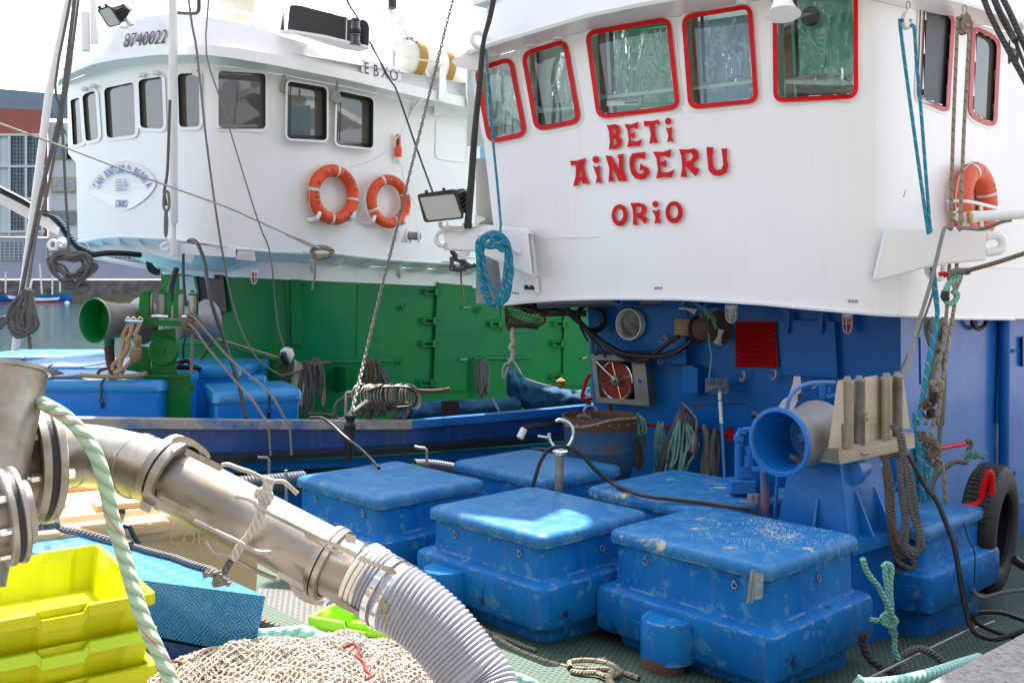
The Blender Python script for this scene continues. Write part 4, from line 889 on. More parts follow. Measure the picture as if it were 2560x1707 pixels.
MB().slab(px('r', '405,800 555,790 535,860 400,865'), 9.45, .04).slab(px('r', '395,862 610,875 600,893 405,895'), 9.4, .1).build('arm_socket', WG, bb)
MB().tube(pts('r', '640,600 760,650 775,680', 9.15), .022, 8).tube(pts('r', '900,735 1000,750 1130,825', 9.05), .022, 8).build('cleat', W_, bb, True)
MB().slab(px('r', '600,370 720,400 725,430 650,460 650,500 600,500'), 9.3, .03).build('lug', WG, bb)
rope('cord', pts('r', '1285,1060 1270,1140 1245,1220', 9.1) + pts('r', '1290,1070 1300,1130 1305,1215', 9.1), .005, WG, 'thin white cord hanging into the small slot in the white bridge plating', 'cord')
# right outrigger arm
mR = lin(2185, 7.33, 2467, 7.33)
MB().slab(px('i', '990,213 1470,203 1700,213 1690,412 1450,432 1280,462 930,557 913,550'), mR, .03).build('outrigger_arm', W_, bb)
v0 = pts('i', '913,552 1280,464 1450,434 1690,414', mR); MB().loft([[a, b, b + Vector((0, .3, .02)), a + Vector((0, .3, .02))] for a, b in zip(v0, [a - Zv * .012 for a in v0])]).build('arm_underside', W_, bb)
MB().tube(pts('i', '995,215 915,550', off(mR, -.03)), .014, 6).build('arm_edge', W_, bb, True)
MB().tube(pts('i', '1690,252 1760,248 1805,275 1812,320 1780,355 1690,368', 7.35), .033, 10).build('eye', W_, bb, True)
MB().tube(pts('i', '1280,465 1285,520 1330,550 1385,545 1395,455', 7.4), .018, 8).build('ring', W_, bb, True)
MB().slab(px('i', '1465,190 1640,195 1640,210 1465,210'), 7.2, .12).slab(px('i', '1540,85 1570,85 1580,195 1530,195'), 7.2, .05).cyl(q('i', 1490, 122, 7.15), q('i', 1540, 118, 7.15), .028).build('boom_foot', WG, bb)
bo = thing('boom', q('i', 1560, 125, 7.15), 'glossy white boom pivoted on the right outrigger arm, running out of the picture', 'boom')
MB().tube([q('i', 1590, 118, 7.15), q('i', 1990, 92, 7.0), q('i', 2600, 50, 6.8)], .038, 20, smooth=0).build('tube', W_, bo, True)
MB().torus(q('i', 1578, 122, 7.12), Vector((1, -.25, .05)), .036, .012, 24, 8).build('collar', mat_once('rust_stained_ring', (.6, .35, .1), .5, var=.5, vs=20), bo, True)
MB().torus(q('i', 1525, 122, 7.12), Vector((1, -.25, .05)), .026, .01, 24, 8).build('collar', mat_once('rust_stained_ring', (.5, .25, .1)), bo, True)
MB().lathe(q('i', 1588, 118, 7.15), Vector((1, -.3, .02)), [(0, .02), (.01, .042), (.05, .042)], 20).build('end_cap', W_, bo, True)
# right hand life ring and its rail
NB = Vector((.70, -.72, 0)); dd = 8.15
life_ring(P(2437, 510, dd), NB, .265, .08, R(22), 'faded orange life ring on the wall of the blue boat behind a thin white rail', ORGF, [('4', R(95), .2, .07, False), ('BETI', R(40), .2, .06, False)], None)
MB().tube([q('i', 1420, 12, 8.0), q('i', 1560, 10, 7.7), q('i', 1700, 40, 7.9), q('i', 1780, 60, 8.2)], .014, 8).tube([q('i', 1660, 35, 7.8), q('i', 1665, 200, 7.85)], .013, 8, smooth=0).build('ring_rail', W_, bb, True)
MB().tube([q('i', 1430, 60, 8.0), q('i', 1470, 90, 7.9), q('i', 1500, 60, 7.8)], .01, 6).build('ring_rail', W_, bb, True)
# ---- lower blue house
dF = lin(1400, 10.35, 1470, 10.1, 1700, 9.42, 1900, 8.88, 2100, 8.37, 2250, 8.0)
dS_ = lin(2250, 7.98, 2400, 8.62, 2560, 9.35, 2720, 10.1)
dBl = lambda x: dF(x) if x <= 2251 else dS_(x)
bt = lambda x: HY + 2.42 * FPX / dBl(x)
wall('lower_house', BLU, bb, dF, lin(0, 1466, .5, 1487, 1, 1500), lambda t: 2252, lambda x: botB(x) - 30, bt, (), 12)
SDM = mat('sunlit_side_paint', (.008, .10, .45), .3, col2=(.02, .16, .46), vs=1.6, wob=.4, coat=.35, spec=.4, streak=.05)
wall('lower_side', SDM, bb, dS_, lambda t: 2252, lambda t: 2720, lambda x: botB(x) - 30, bt, (), 12)
link('house_side', [P(1466, 740, 10.1), P(1466, 740, 10.1) + V * 3, P(1500, 1290, 10.05) + V * 3, P(1500, 1290, 10.05)], [(0, 1, 2, 3)], BLU, bb)
v = []
for x in range(1260, 2700, 20): v += [P(x, botB(x) - 1, dB(x)), P(x, HY + (botB(x) - 1 - HY) * dB(x) / (dB(x) + 1.5), dB(x) + 1.5)]
link('overhang_underside', v, [(2 * i, 2 * i + 2, 2 * i + 3, 2 * i + 1) for i in range(len(v) // 2 - 1)], BLU, bb)
mb = MB(); mb.tube(pts('h', '400,722 700,715 1000,712 1400,718', 9.6), .05, 10); mb.build('underside_pipe', GALV, bb, True)
for x_, y_, x2, y2 in ((968, 704, 1090, 712), (1556, 716, 1690, 735)):
    a_ = q('h', x_, y_, 8.75); b_ = q('h', x2, y2, 9.2); MB().tube([a_, b_], .042, 16, smooth=0, cap=False).torus(a_, (b_ - a_), .036, .012).build('pipe_stub', BLU, bb, True)
MB().slab(px('h', '730,742 1225,740 1225,735 730,735'), off(dF, -.1), .05).build('deckhead_beam', BLU, bb)
po = MB(); c0 = q('h', 1067, 868, off(dF, -.01)); nF = Vector((-.68, -.733, 0)); nF = Vector((-.69, -.72, 0))
r_ = 112 / 2.8 / FPX * 9.6
pt = MB().lathe(c0, nF, [(0, r_ * 1.02), (.07, r_), (.07, r_ * .92), (.012, r_ * .88)], 36, cap=False).build('porthole', WG, bb, True)
MB().lathe(c0, nF, [(.015, .01), (.02, r_ * .88)], 36, cap=False).build('pane', mat_once('porthole_glass', (.10, .14, .10), .08), pt, True); MB().torus(c0 + nF * .02, nF, r_ * .84, .012, 36).build('inner_ring', STL, pt, True)
MB().slab(px('h', '1222,742 1450,745 1452,960 1235,955'), off(dF, -.0), .02).build('plate', BLU, bb)
MB().loft([pts('h', '1245,955 1452,960 1455,1152 1290,1140', off(dF, -.02)), pts('h', '1240,960 1440,965 1442,1148 1285,1140', off(dF, -.18))]).build('junction_box', BLU, bb)
MB().loft([rn_ := [q('h', x, y, off(dF, 0)) for x, y in [(1480, 1175), (1500, 1150), (1545, 1150), (1590, 1175), (1590, 1345), (1480, 1345)]], [a + nF * .16 for a in rn_]]).build('bent_cover', BLU, bb)
gr = px('S', '1839,802 1938,803 1946,920 1846,914'); gp = MB().slab(gr, off(dF, -.0), .03, [inset(gr, 4)]).build('louvre_grille', REDG, bb)
for k in range(9):
    y = 806 + k * 12.4; a = P(1842, y, dF(1842) - .01); b = P(1942, y + .5, dF(1942) - .01); e = Vector((0, 0, -.042)) + nF * .03
    MB().loft([[a, b, b + e, a + e], [p_ + nF * .004 + Zv * .004 for p_ in (a, b, b + e, a + e)]]).build('slat', REDG, gp)
MB().slab(px('S', '1843,806 1938,806 1942,917 1848,912'), off(dF, .0), .004).build('backing', DARK, gp)
hl = MB().slab(rnd(px('i', '247,840 632,850 656,1246 270,1222'), 4), off(dF, 0), .07).build('hatch_cover', BLU, bb)
for x_ in (285, 520):
    pa = pts('i', f'{x_},785 {x_+30},770 {x_+48},790 {x_+34},935', off(dF, -.08)); MB().loft([pa, [a + nF * .03 for a in pa]]).build('strap_hinge', BLU, hl)
cage_lamp('i', 724, 795, 928, 44, off(dF, -.12), bb, LENSR, 'warning_lamp'); cage_lamp('h', 1760, 735, 855, 48, off(dF, -.45), bb, LG)
for x_, y_ in ((220, 1190), (0, 1200)): MB().tube(pts('i', f'{x_-10},{y_} {x_+5},{y_+10} {x_},{y_+50} {x_-20},{y_+70} {x_-25},{y_+45}', off(dF, -.08)), .012, 6).build('hook', STL, bb, True)
MB().tube([q('i', 1826, 815, off(dS_, -.12)), q('m', 1448, 700, off(dS_, -.12))], .048, 16, smooth=0).build('vent_pipe', BLU, bb, True)
MB().slab(px('i', '1790,820 1862,820 1862,1560 1762,1560'), off(dS_, -.0), .05).build('pipe_channel', BLU, bb)
for t_, x_, y_ in (('i', 1845, 1055), ('m', 1442, 482)): MB().torus(q(t_, x_, y_, off(dS_, -.12)), Zv, .055, .014).box(q(t_, x_ + 25, y_, off(dS_, -.13)), .14, .03, .03).build('clamp', BLU, bb, True)
MB().slab(px('i', '1950,960 1975,955 1975,1160 1952,1165'), dS_, .06).build('vent_louvre', BLU, bb)
MB().tube(pts('i', '1600,800 1600,860 1640,900 1690,870 1695,810', off(dS_, -.1)), .02, 8).build('handle', BLK, bb, True)
MB().tube(pts('i', '1232,960 1238,1290', off(dS_, -.01)), .006, 5).build('weld_seam', BLU, bb, True)
MB().slab(px('m', '1500,640 1700,640 1700,655 1500,655'), dS_, .04).build('rubbing_strip', BLU, bb)
MB().tube([q('l', 915, 135, off(dF, -.18)), q('l', 1150, 160, off(dF, -.18)), q('l', 1420, 190, off(dF, -.2))], .017, 8).build('hanging_rail', REDG, bb, True)
mb = MB(); mb.cyl(q('l', 1385, 150, off(dF, -.22)), q('l', 1390, 225, off(dF, -.22)), .03).cyl(q('l', 1360, 190, off(dF, -.22)), q('l', 1425, 195, off(dF, -.22)), .03); mb.build('red_valve', REDG, bb, True)
MB().tube([q('m', 1100, 357, 7.9), q('m', 1270, 322, 8.3)], .02, 8, smooth=0).build('red_rail', RED, bb, True)
# bulwark
dW = lin(-100, 7.6, 100, 8.0, 600, 8.8, 1050, 9.7, 1350, 10.4, 1500, 10.8)
rt = lin(-100, 1046, 193, 1046, 600, 1052, 1020, 1053, 1040, 1051, 1200, 1038, 1350, 1025, 1500, 1010)
led = lin(-100, 1148, 600, 1143, 1034, 1119, 1350, 1095, 1500, 1080)
def rail_(xs_, m_):
    v = []
    for x in xs_:
        a = P(x, rt(x), dW(x)); v += [a + Vector((0, .14, 0)), a, a - Zv * .075 + Vector((0, -.01, 0)), a - Zv * .075 + Vector((0, .05, 0))]
    link('bulwark_rail', v, [(4 * i + k, 4 * i + 4 + k, 4 * i + 5 + k, 4 * i + 1 + k) for i in range(len(xs_) - 1) for k in range(3)], m_, bb)
rail_(list(range(1030, 1510, 20)), mat('clean_rail', (.003, .15, .52), .3, var=.2, vs=3))
xs_ = list(range(-100, 1510, 20)); v = []
rail_(list(range(-110, 1031, 20)), mat('scuffed_sheen_rail', (.02, .11, .34), .35, patch=[((.30, .27, .24), 1.1, .38), ((.42, .39, .35), 6, .56)], pw=.12, bump=.1))  # grey patches hold both scuffs and a sunlit sheen in the colour
band('bulwark', lambda x: rt(x) + 17, led, off(dW, .04), off(dW, .02), -100, 1500, NAVY, bb, 80)
v = []
for x in xs_:
    a = P(x, led(x), dW(x) - .12); v += [a + Vector((0, .2, .02)), a, a - Zv * .05, a - Zv * .05 + Vector((0, .1, 0))]
link('black_ledge', v, [(4 * i + k, 4 * i + 4 + k, 4 * i + 5 + k, 4 * i + 1 + k) for i in range(len(xs_) - 1) for k in range(3)], BLKP, bb)
band('bulwark_band', lambda x: led(x) + 16, lambda x: led(x) + 38, off(dW, -.0), off(dW, 0), -100, 1500, BLU, bb, 80)
mb = MB()
for s_ in (68, 232, 387, 797, 1275): x_, y_ = S('k', s_, 462 - (s_ > 900) * 85 - (700 < s_ < 900) * 40); mb.slab([(x_ + 3 * math.cos(a), y_ + 4 * math.sin(a)) for a in [k * math.pi / 4 for k in range(8)]], off(dW, -.0), .004)
mb.build('scupper_hole', DARK, bb)
band('bulwark_foot', lambda x: led(x) + 50, lambda x: HY + 2.42 * FPX / (dW(x) + .2), off(dW, .2), off(dW, .2), -100, 1500, BLU, bb, 80)
band('bulwark_slot', lambda x: led(x) + 36, lambda x: led(x) + 52, off(dW, .12), off(dW, .16), -100, 1500, DARK, bb, 80)
for s_ in ('92,400 128,402 150,412 150,495', '905,345 940,352 966,362 966,440', '238,465 240,560 240,655'): MB().tube(pts('k', s_, 7.9 if s_[0] == '2' else 8.6), .013, 8, smooth=2).build('bent_pin', STL, bb, True)
dk = [(-6.5, 5.2), (-3.2, 3.8), (-.2, 4.2), (1.6, 3.75), (2.2, 4.35), (14, 15.5), (9, 19), (3, 13), (.9, 11.2), (-3.8, 8.2), (-6.5, 6.4)]
def deckz(x, y): return max(0, .09 * (7.5 - (x * .733 + y * .68)))
dkm = []; dkf = []
for j_ in range(41):
    for i_ in range(41):
        dkm.append((-6.5 + 20.5 * i_ / 40, 3.75 + 15 * j_ / 40))
for j_ in range(40):
    for i_ in range(40):
        x_, y_ = -6.5 + 20.5 * (i_ + .5) / 40, 3.75 + 15 * (j_ + .5) / 40
        if inside(x_, y_, dk): a_ = j_ * 41 + i_; dkf.append((a_, a_ + 1, a_ + 42, a_ + 41))
def grid_mat(name, c1, c2, s, rot, gap, rough=.7, ax=1., metal=0):
    m = bpy.data.materials.new(name); m.use_nodes = True; t = m.node_tree; b = t.nodes['Principled BSDF']; L = t.links.new; b.inputs['Roughness'].default_value = rough; b.inputs['Metallic'].default_value = metal
    tc = t.nodes.new('ShaderNodeTexCoord'); mp = t.nodes.new('ShaderNodeMapping'); mp.inputs['Rotation'].default_value = (0, 0, rot); mp.inputs['Scale'].default_value = (s, s * ax, s); L(tc.outputs['Object'], mp.inputs[0])
    br = t.nodes.new('ShaderNodeTexBrick'); br.inputs['Color1'].default_value = (0, 0, 0, 1); br.inputs['Color2'].default_value = (0, 0, 0, 1); br.inputs['Mortar'].default_value = (1, 1, 1, 1); br.inputs['Scale'].default_value = 1; br.inputs['Mortar Size'].default_value = gap; br.inputs['Brick Width'].default_value = 1; br.inputs['Row Height'].default_value = 1; br.inputs['Mortar Smooth'].default_value = .1
    L(mp.outputs[0], br.inputs['Vector']); n = t.nodes.new('ShaderNodeTexNoise'); n.inputs['Scale'].default_value = 3; n.inputs['Detail'].default_value = 8; L(tc.outputs['Object'], n.inputs['Vector'])
    mx = t.nodes.new('ShaderNodeMix'); mx.data_type = 'RGBA'; mx.inputs[6].default_value = (*c1, 1); mx.inputs[7].default_value = (*[c * .45 for c in c1], 1); L(n.outputs[0], mx.inputs[0])
    m2 = t.nodes.new('ShaderNodeMix'); m2.data_type = 'RGBA'; m2.inputs[6].default_value = (*c2, 1); L(br.outputs['Color'], m2.inputs[0]); L(mx.outputs[2], m2.inputs[7]); L(m2.outputs[2], b.inputs['Base Color'])
    bp = t.nodes.new('ShaderNodeBump'); bp.inputs['Distance'].default_value = .01; L(br.outputs['Color'], bp.inputs['Height']); L(bp.outputs[0], b.inputs['Normal'])
    return m
MATG = grid_mat('green_deck_mat', (.08, .135, .085), (.012, .03, .025), 28, R(43), .24)
GRT = grid_mat('grey_grating', (.19, .185, .17), (.03, .03, .03), 26, R(20), .16, .6, 1.6, .3)
kind_ = link('deck', [Vector((x, y, deckz(x, y))) for x, y in dkm], dkf, MATG, bb)
g_ = px('k', '60,1090 620,1120 640,1300 560,1400 -200,1420'); link('deck_grating', [Vector(((x - 1280) / FPX * (2.02 * FPX / (y - HY)), 2.02 * FPX / (y - HY), .40)) for x, y in g_], [(0, 1, 2, 3, 4)], GRT, bb)
link('hull', [Vector((x, y, z)) for z in (0, -1.4) for x, y in dk], [(i, (i + 1) % len(dk), len(dk) + (i + 1) % len(dk), len(dk) + i) for i in range(len(dk))], BLU, bb)
MB().tube([q('m', 700, 1568, 4.9), q('m', 1250, 1300, 6.2), q('m', 1400, 1250, 6.6)],   .008, 6, smooth=0).build('mat_edge', STL, bb)
# ================================================================= THINGS ON THE DECKS
def rect_loop(c, a, b, ex, ey, z, r, n=4):
    """rounded rectangle in plan"""
    out = []
    for sx, sy, a0 in ((1, 1, 0), (-1, 1, 90), (-1, -1, 180), (1, -1, 270)):
        for k in range(n + 1):
            t = R(a0 + 90 * k / n); p_ = Vector(c) + ex * (sx * (a / 2 - r) + r * math.cos(t)) + ey * (sy * (b / 2 - r) + r * math.sin(t)); p_.z = z; out.append(p_)
    return out
def stack(c, ex, ey, prof, r):
    return [rect_loop(c, a, b, ex, ey, z, max(r + dr, .012)) for (z, a, b, dr) in prof]
def fish_box(c, ztop, a, b, label, lidm, bodym, boss=None, group='blue moulded fish boxes on the blue boat', strap=None, ex=U, ey=V, extra=None, s_=.01):
    zt = ztop; t = thing('fish_box', Vector((c[0], c[1], deckz(*c))), label, 'fish box', group); cc = Vector((c[0], c[1], 0))
    L = stack(cc, ex, ey, [(zt, a - .05, b - .05, 0), (zt - .010, a - .02, b - .02, 0), (zt - .025, a, b, .01), (zt - .06, a + .005, b + .005, .01), (zt - .072, a - .006, b - .006, 0)], .05)
    top = rect_loop(cc, a - .22, b - .22, ex, ey, zt + .010, .06)
    MB().loft([L[4], L[3], L[2], L[1], L[0], rect_loop(cc, a - .09, b - .09, ex, ey, zt + .004, .05), top]).build('lid', lidm, t, True)
    ai, bi = a - .06, b - .06; z1 = zt - .07
    zb = deckz(c[0], c[1]) - .06; body = MB().loft(stack(cc, ex, ey, [(zb, a - .10, b - .10, 0), (z1 - s_ - .46, a - .07, b - .07, 0), (z1 - s_ - .45, a - .05, b - .05, .0), (z1 - s_ - .44, a + .09, b + .09, .0), (z1 - s_ - .42, a + .12, b + .12, .0), (z1 - s_ - .23, a + .12, b + .12, .0), (z1 - s_ - .205, a + .105, b + .105, .0), (z1 - s_ - .195, a + .075, b + .075, .0), (z1 - s_ - .18, ai + .03, bi + .03, .0), (z1 - s_ - .16, ai + .012, bi + .012, 0), (z1 + .01, ai, bi, 0)], .06)).build('body', bodym, t, True)
    if boss is not None:
        u_ = boss; bc = cc + ex * (a * u_) - ey * (b / 2 + .085); bc.z = 0; r0 = .145
        pr = [(-r0, .07), (-r0, -.01)] + [(-r0 * math.cos(k * math.pi / 10), -.01 - r0 * .9 * math.sin(k * math.pi / 10)) for k in range(1, 10)] + [(r0, -.01), (r0, .07)]
        MB().loft([[bc + ex * (x * q_) + ey * (y if y > 0 else y * q_) + Zv * z for x, y in pr] for z, q_ in ((z1 - s_ - .46, .97), (z1 - s_ - .455, 1), (z1 - s_ - .255, 1), (z1 - s_ - .24, .93))]).build('outlet_boss', bodym, t, True)
        MB().cyl(bc - ey * .03 + Zv * (z1 - s_ - .53), bc - ey * .03 + Zv * (z1 - .46), .10, n=28).build('outlet_collar', bodym, t, True)
        if extra == 'hose':
            hc = bc - ey * .035; hs = MB().lathe(hc + Zv * (z1 - .95), Zv, [(0, .115), (.35, .112), (.43, .116), (.45, .108)], 28).build('drain_hose', RUST, t, True)
            MB().lathe(hc + Zv * (z1 - .59), Zv, [(0, .118), (.022, .118)], 28, cap=False).build('hose_clamp', CHR, hs, True)
    for u_ in (-.25, .3):
        pc = cc + ex * (a * u_) - ey * (bi / 2 + .012) + Zv * (z1 - .07)
        MB().torus(pc, ey, .016, .0035, 16, 6).box(pc + Zv * .02, .02, .012, .01, ex, ey).build('pad_eye', STL, t, True)
    pc = cc + ex * (ai / 2 + .01) + ey * (.05) + Zv * (z1 - .09); MB().torus(pc, ex, .017, .0035, 16, 6).build('pad_eye', STL, t, True)
    return t
def from_left(xL, yL, h, a, b):    # centre of a lid from its left corner pixel
    d = h * FPX / (yL - HY); p_ = P(xL, yL, d); c = p_ + U * a / 2 + V * b / 2; return (c.x, c.y)
A_, B_ = 1.09, .95
b1 = fish_box(from_left(1518, 1336, 1.5, A_, B_), EZ - 1.465, A_, B_, 'large blue fish box with white salt flecks on its lid and a brown drain hose', LIDS, GRP, -.03, extra='hose', s_=.065)
b2 = fish_box(from_left(1066, 1278, 1.5, A_ - .02, B_), EZ - 1.465, A_ - .02, B_, 'blue moulded fish box in the middle of the deck, just right of the grey hose', LID, GRP, -.22)
b3 = fish_box(from_left(735, 1201, 1.5, A_, B_), EZ - 1.465, A_, B_, 'blue fish box with a green patch on its lid, behind the steel pipe', LID, GRP)
b4 = fish_box(from_left(1128, 1162, 1.5, A_, B_ - .1), EZ - 1.465, A_, B_ - .1, 'blue moulded fish box farthest back, in front of the rusty iron pot', LID, GRP)
b5 = fish_box(from_left(1462, 1228, 1.5, A_, B_ + .05), EZ - 1.465, A_, B_ + .05, 'blue fish box with ochre lid scuffs below the ropes on the blue wall', LIDS, GRP)
pn = P(2307, 1336, 1.62 * FPX / (1336 - HY)); c6 = pn - U * A_ / 2 + V * B_ / 2
b6 = fish_box((c6.x, c6.y), EZ - 1.585, A_ * 1.05, B_ * 1.05, 'blue moulded fish box between the winch and the black tyre', LID, GRP)
MB().lathe(P(990, 1173, 7.7), (0, 0, 1), [(0, .001), (.012, .20), (.016, .001)], 24, cap=False).build('lid_patch', mat('green_scrap', (.01, .12, .05), .6), b3)
# steel latch on the front box
cc = q('m', 165, 1065, 5.02); lt_ = MB(); lt_.loft([pts('m', '135,985 160,985 150,1152 115,1155', 5.0), pts('m', '135,985 160,985 150,1152 115,1155', 5.03)]).loft([pts('m', '160,992 205,1003 200,1128 155,1138', 5.03), pts('m', '160,992 205,1003 200,1128 155,1138', 5.05)]); lt_.build('latch_plate', mat('latch_steel', (.40, .46, .52), .45, .3, var=.3, vs=30), b1)
MB().tube(pts('m', '150,985 140,1060 130,1150', 4.98), .009, 8).build('latch_rod', SSR, b1, True)
# salt grains lying on the front lid
rs = random.Random(5); mb = MB(); c1 = from_left(1518, 1336, 1.5, A_, B_)
cl_ = [(rs.gauss(.18, .22), rs.gauss(.15, .16)) for k in range(40)]
for k in range(800):
    a_ = rs.choice(cl_); u_ = rs.gauss(a_[0], .045); v_ = rs.gauss(a_[1], .035)
    if abs(u_) > .5 or abs(v_) > .45: continue
    p_ = Vector((c1[0], c1[1], EZ - 1.465 + .012)) + U * u_ * A_ + V * v_ * B_; s_ = rs.uniform(.001, .0033)
    mb.add([p_ + Vector((s_, 0, 0)), p_ + Vector((-s_, s_, 0)), p_ + Vector((-s_, -s_, 0)), p_ + Vector((0, 0, s_ * 1.3))], [(0, 1, 3), (1, 2, 3), (2, 0, 3)])
o_ = mb.build('salt_grains', mat('salt_white', (.75, .74, .7), .7), b1, fix=False); o_['kind'] = 'stuff'
# boxes on the green boat
E0 = Vector((1, -.02, 0)).normalized(); E1 = Vector((.02, 1, 0)).normalized(); F0 = Vector((.92, .39, 0)).normalized(); F1 = Vector((-.39, .92, 0)).normalized()
def green_box(c, ztop, a, b, label, ex, ey, strap=None):
    t = thing('ice_box', Vector((c[0], c[1], .5)), label, 'fish box', 'bright blue boxes on the green boat'); cc = Vector((c[0], c[1], 0))
    MB().loft(stack(cc, ex, ey, [(ztop - .115, a - .02, b - .02, 0), (ztop - .10, a, b, 0), (ztop - .03, a - .005, b - .005, .01), (ztop - .008, a - .03, b - .03, 0), (ztop, a - .08, b - .08, 0)], .07)).build('lid', GRL, t, True)
    MB().loft(stack(cc, ex, ey, [(.5, a - .10, b - .10, 0), (ztop - .5, a - .07, b - .07, 0), (ztop - .46, a - .05, b - .05, 0), (ztop - .11, a - .045, b - .045, 0)], .06)).build('body', GRC, t, True)
    pc = cc + ex * (.12 * a) - ey * (b / 2 + .015) + Zv * (ztop - .05)
    MB().tube([pc + ey * .1 + Zv * .06, pc + Zv * .03, pc - Zv * .06, pc - Zv * .12], .008, 6).torus(pc - Zv * .14, ey, .02, .005, 14, 6).box(pc - Zv * .19 + ey * .02, .03, .012, .05, ex, ey).build('toggle_latch', BLKP, t, True)
    return t
green_box((-4.0, 9.3 + .55), EZ - .945, 1.5, 1.08, 'bright blue box left of the green winch with rope lying on its lid', E0, E1)
nr = Vector((-2.79, 9.27, 0)); c_ = nr + F0 * .42 + F1 * .45; green_box((c_.x, c_.y), EZ - 1.06, .84, .9, 'bright blue box on the green boat right of the green winch pedestal', F0, F1)
green_box((-3.85, 11.3), EZ - .945, 1.9, 1.3, 'sunlit bright blue box directly behind the bell of the green winch', E0, E1)
green_box((-5.05, 11.25), EZ - .93, .95, 1.25, 'bright blue box second from the left edge in the back row of the green boat', E0, E1)
green_box((-6.0, 12.6), EZ - .935, 1.2, 1.3, 'bright blue box at the far left edge of the green boat', E0, E1)
green_box((-3.3, 11.35), EZ - 1.08, .9, .8, 'shaded bright blue box tucked between the winch and the green wall', F0, F1)
# ---------------------------------------------------------------- green winch (tile t)
gw = thing('deck_winch', q('t', 900, 1530, 9.5), 'green deck winch with two grey drums and upright rollers on the green boat', 'winch')
c0 = q('t', 145, 500, 9.25); c1 = q('t', 640, 500, 9.75); ax = c1 - c0; L_ = ax.length; r0 = .2
MB().lathe(c0, ax, [(0, .205), (.012, .21), (.03, .20), (L_ * .25, .175), (L_ * .5, .165), (L_ * .8, .17), (L_ * .93, .21), (L_, .235)], 40, cap=False).build('warping_drum', STL, gw, True)
MB().lathe(c0, ax, [(-.002, .207), (-.006, .198), (.01, .188), (.12, .165), (.2, .16), (.21, .02)], 40, cap=False).build('drum_inside', GRW, gw, True)
c0 = q('t', 985, 520, 9.95); c1 = q('t', 1330, 505, 10.3); ax = c1 - c0; L_ = ax.length
MB().lathe(c0, ax, [(0, .17), (L_ * .4, .155), (L_ * .75, .19), (L_ * .95, .225), (L_, .20), (L_ + .01, .02)], 40).build('warping_drum', STL, gw, True)
def tb(s_, d, th, name, m=GRW, t='t', back=0): 
    return MB().slab(px(t, s_), d, th).build(name, m, gw)
MB().loft([pts('t', '672,1078 1142,1078 1145,1535 668,1535', 9.45), pts('t', '672,1060 1142,1060 1145,1535 668,1535', 10.0)]).build('pedestal', GRW, gw)
MB().loft([pts('t', '655,1058 1150,1050 1150,1082 655,1088', 9.4), pts('t', '655,1040 1150,1035 1150,1060 655,1066', 10.05)]).build('base_plate', GRW, gw)
MB().loft([pts('t', '740,600 985,580 995,900 1000,1055 735,1055', 9.5), pts('t', '740,600 985,580 995,900 1000,1055 735,1055', 9.9)]).build('column', GRW, gw)
MB().lathe(q('t', 872, 812, 9.5), (0, -1, 0), [(0, .14), (.05, .14), (.06, .13), (.062, .03), (.08, .028)], 36).build('cover_disc', GRW, gw, True)
for k in range(14): a = k * 2 * math.pi / 14; c_ = q('t', 872, 812, 9.44) + Vector((math.cos(a), 0, math.sin(a))) * .118; MB().cyl(c_, c_ + Vector((0, -.014, 0)), .008, n=6).build('bolt', GRW, gw)
MB().loft([pts('t', '470,1010 620,760 735,780 735,1045 700,1050', 9.6), pts('t', '470,1010 620,760 735,780 735,1045 700,1050', 9.9)]).build('gusset', GRW, gw)
MB().tube(pts('t', '298,690 310,900 345,1010', 9.7), .045, 12).build('brake_post', RUST, gw, True)
MB().tube(pts('t', '300,680 302,760', 9.68), .05, 12).build('post_sleeve', GRN, gw, True)
for s_, d_ in (('600,470 615,240 655,198 700,205 715,230 712,470', 9.55), ('895,460 885,210 935,205 945,260 940,470', 9.6), ('962,480 965,235 985,205 1010,210 1012,480', 9.6), ('1195,450 1198,225 1222,225 1222,460', 9.65)): tb(s_, d_, .12, 'cheek_plate')
for s_, d_ in (('655,198 750,192 752,215 650,220', 9.55), ('800,205 890,200 890,215 800,218', 9.55), ('985,205 1075,200 1075,218 985,220', 9.6), ('1120,222 1222,218 1222,235 1120,238', 9.6)): tb(s_, d_, .14, 'roller_cap')
for x_, y0, y1, r_ in ((730, 215, 440, .024), (845, 210, 440, .043), (1042, 215, 440, .03), (1160, 222, 432, .036)):
    rl_ = MB().lathe(q('t', x_, y1, 9.5), (0, 0, 1), [(0, r_ * .85), (.01, r_), ((y1 - y0) / 4.126 / FPX * 9.5 - .01, r_), ((y1 - y0) / 4.126 / FPX * 9.5, r_ * .8)], 20).build('roller', SSR if x_ in (730, 1160) else STL, gw, True)
    MB().cyl(q('t', x_, y0 - 8, 9.5), q('t', x_, y0 - 35, 9.5), .022, n=6).build('roller_nut', GRW, gw)
for a, b in (((745, 458), (915, 462)), ((1055, 462), (1215, 465))): MB().cyl(q('t', *a, 9.42), q('t', *b, 9.42), .02).build('roller', CHR, gw, True)
MB().loft([pts('t', '600,480 700,498 905,500 1055,520 1060,560 930,560 820,555 700,548 610,520', 9.4), pts('t', '600,470 700,485 905,485 1055,500 1060,540 930,540 820,535 700,528 610,500', 9.8)]).build('roller_table', GRW, gw)
MB().loft([pts('t', '382,465 480,478 478,500 385,490', 9.35), pts('t', '382,465 480,478 478,500 385,490', 9.45)]).build('lug', GRW, gw)
MB().tube(pts('t', '470,505 560,512 650,515', 9.3), .016, 8).build('shackle_bar', CHR, gw, True)
for x_ in (497, 555, 622): MB().torus(q('t', x_, 492, 9.3), (0, -1, 0), .022, .008, 20, 6).build('shackle', CHR, gw, True)
MB().tube(pts('t', '1145,1160 1160,1180 1155,1230', 9.5), .02, 8).build('catch', GRW, gw, True)
rs = random.Random(11)
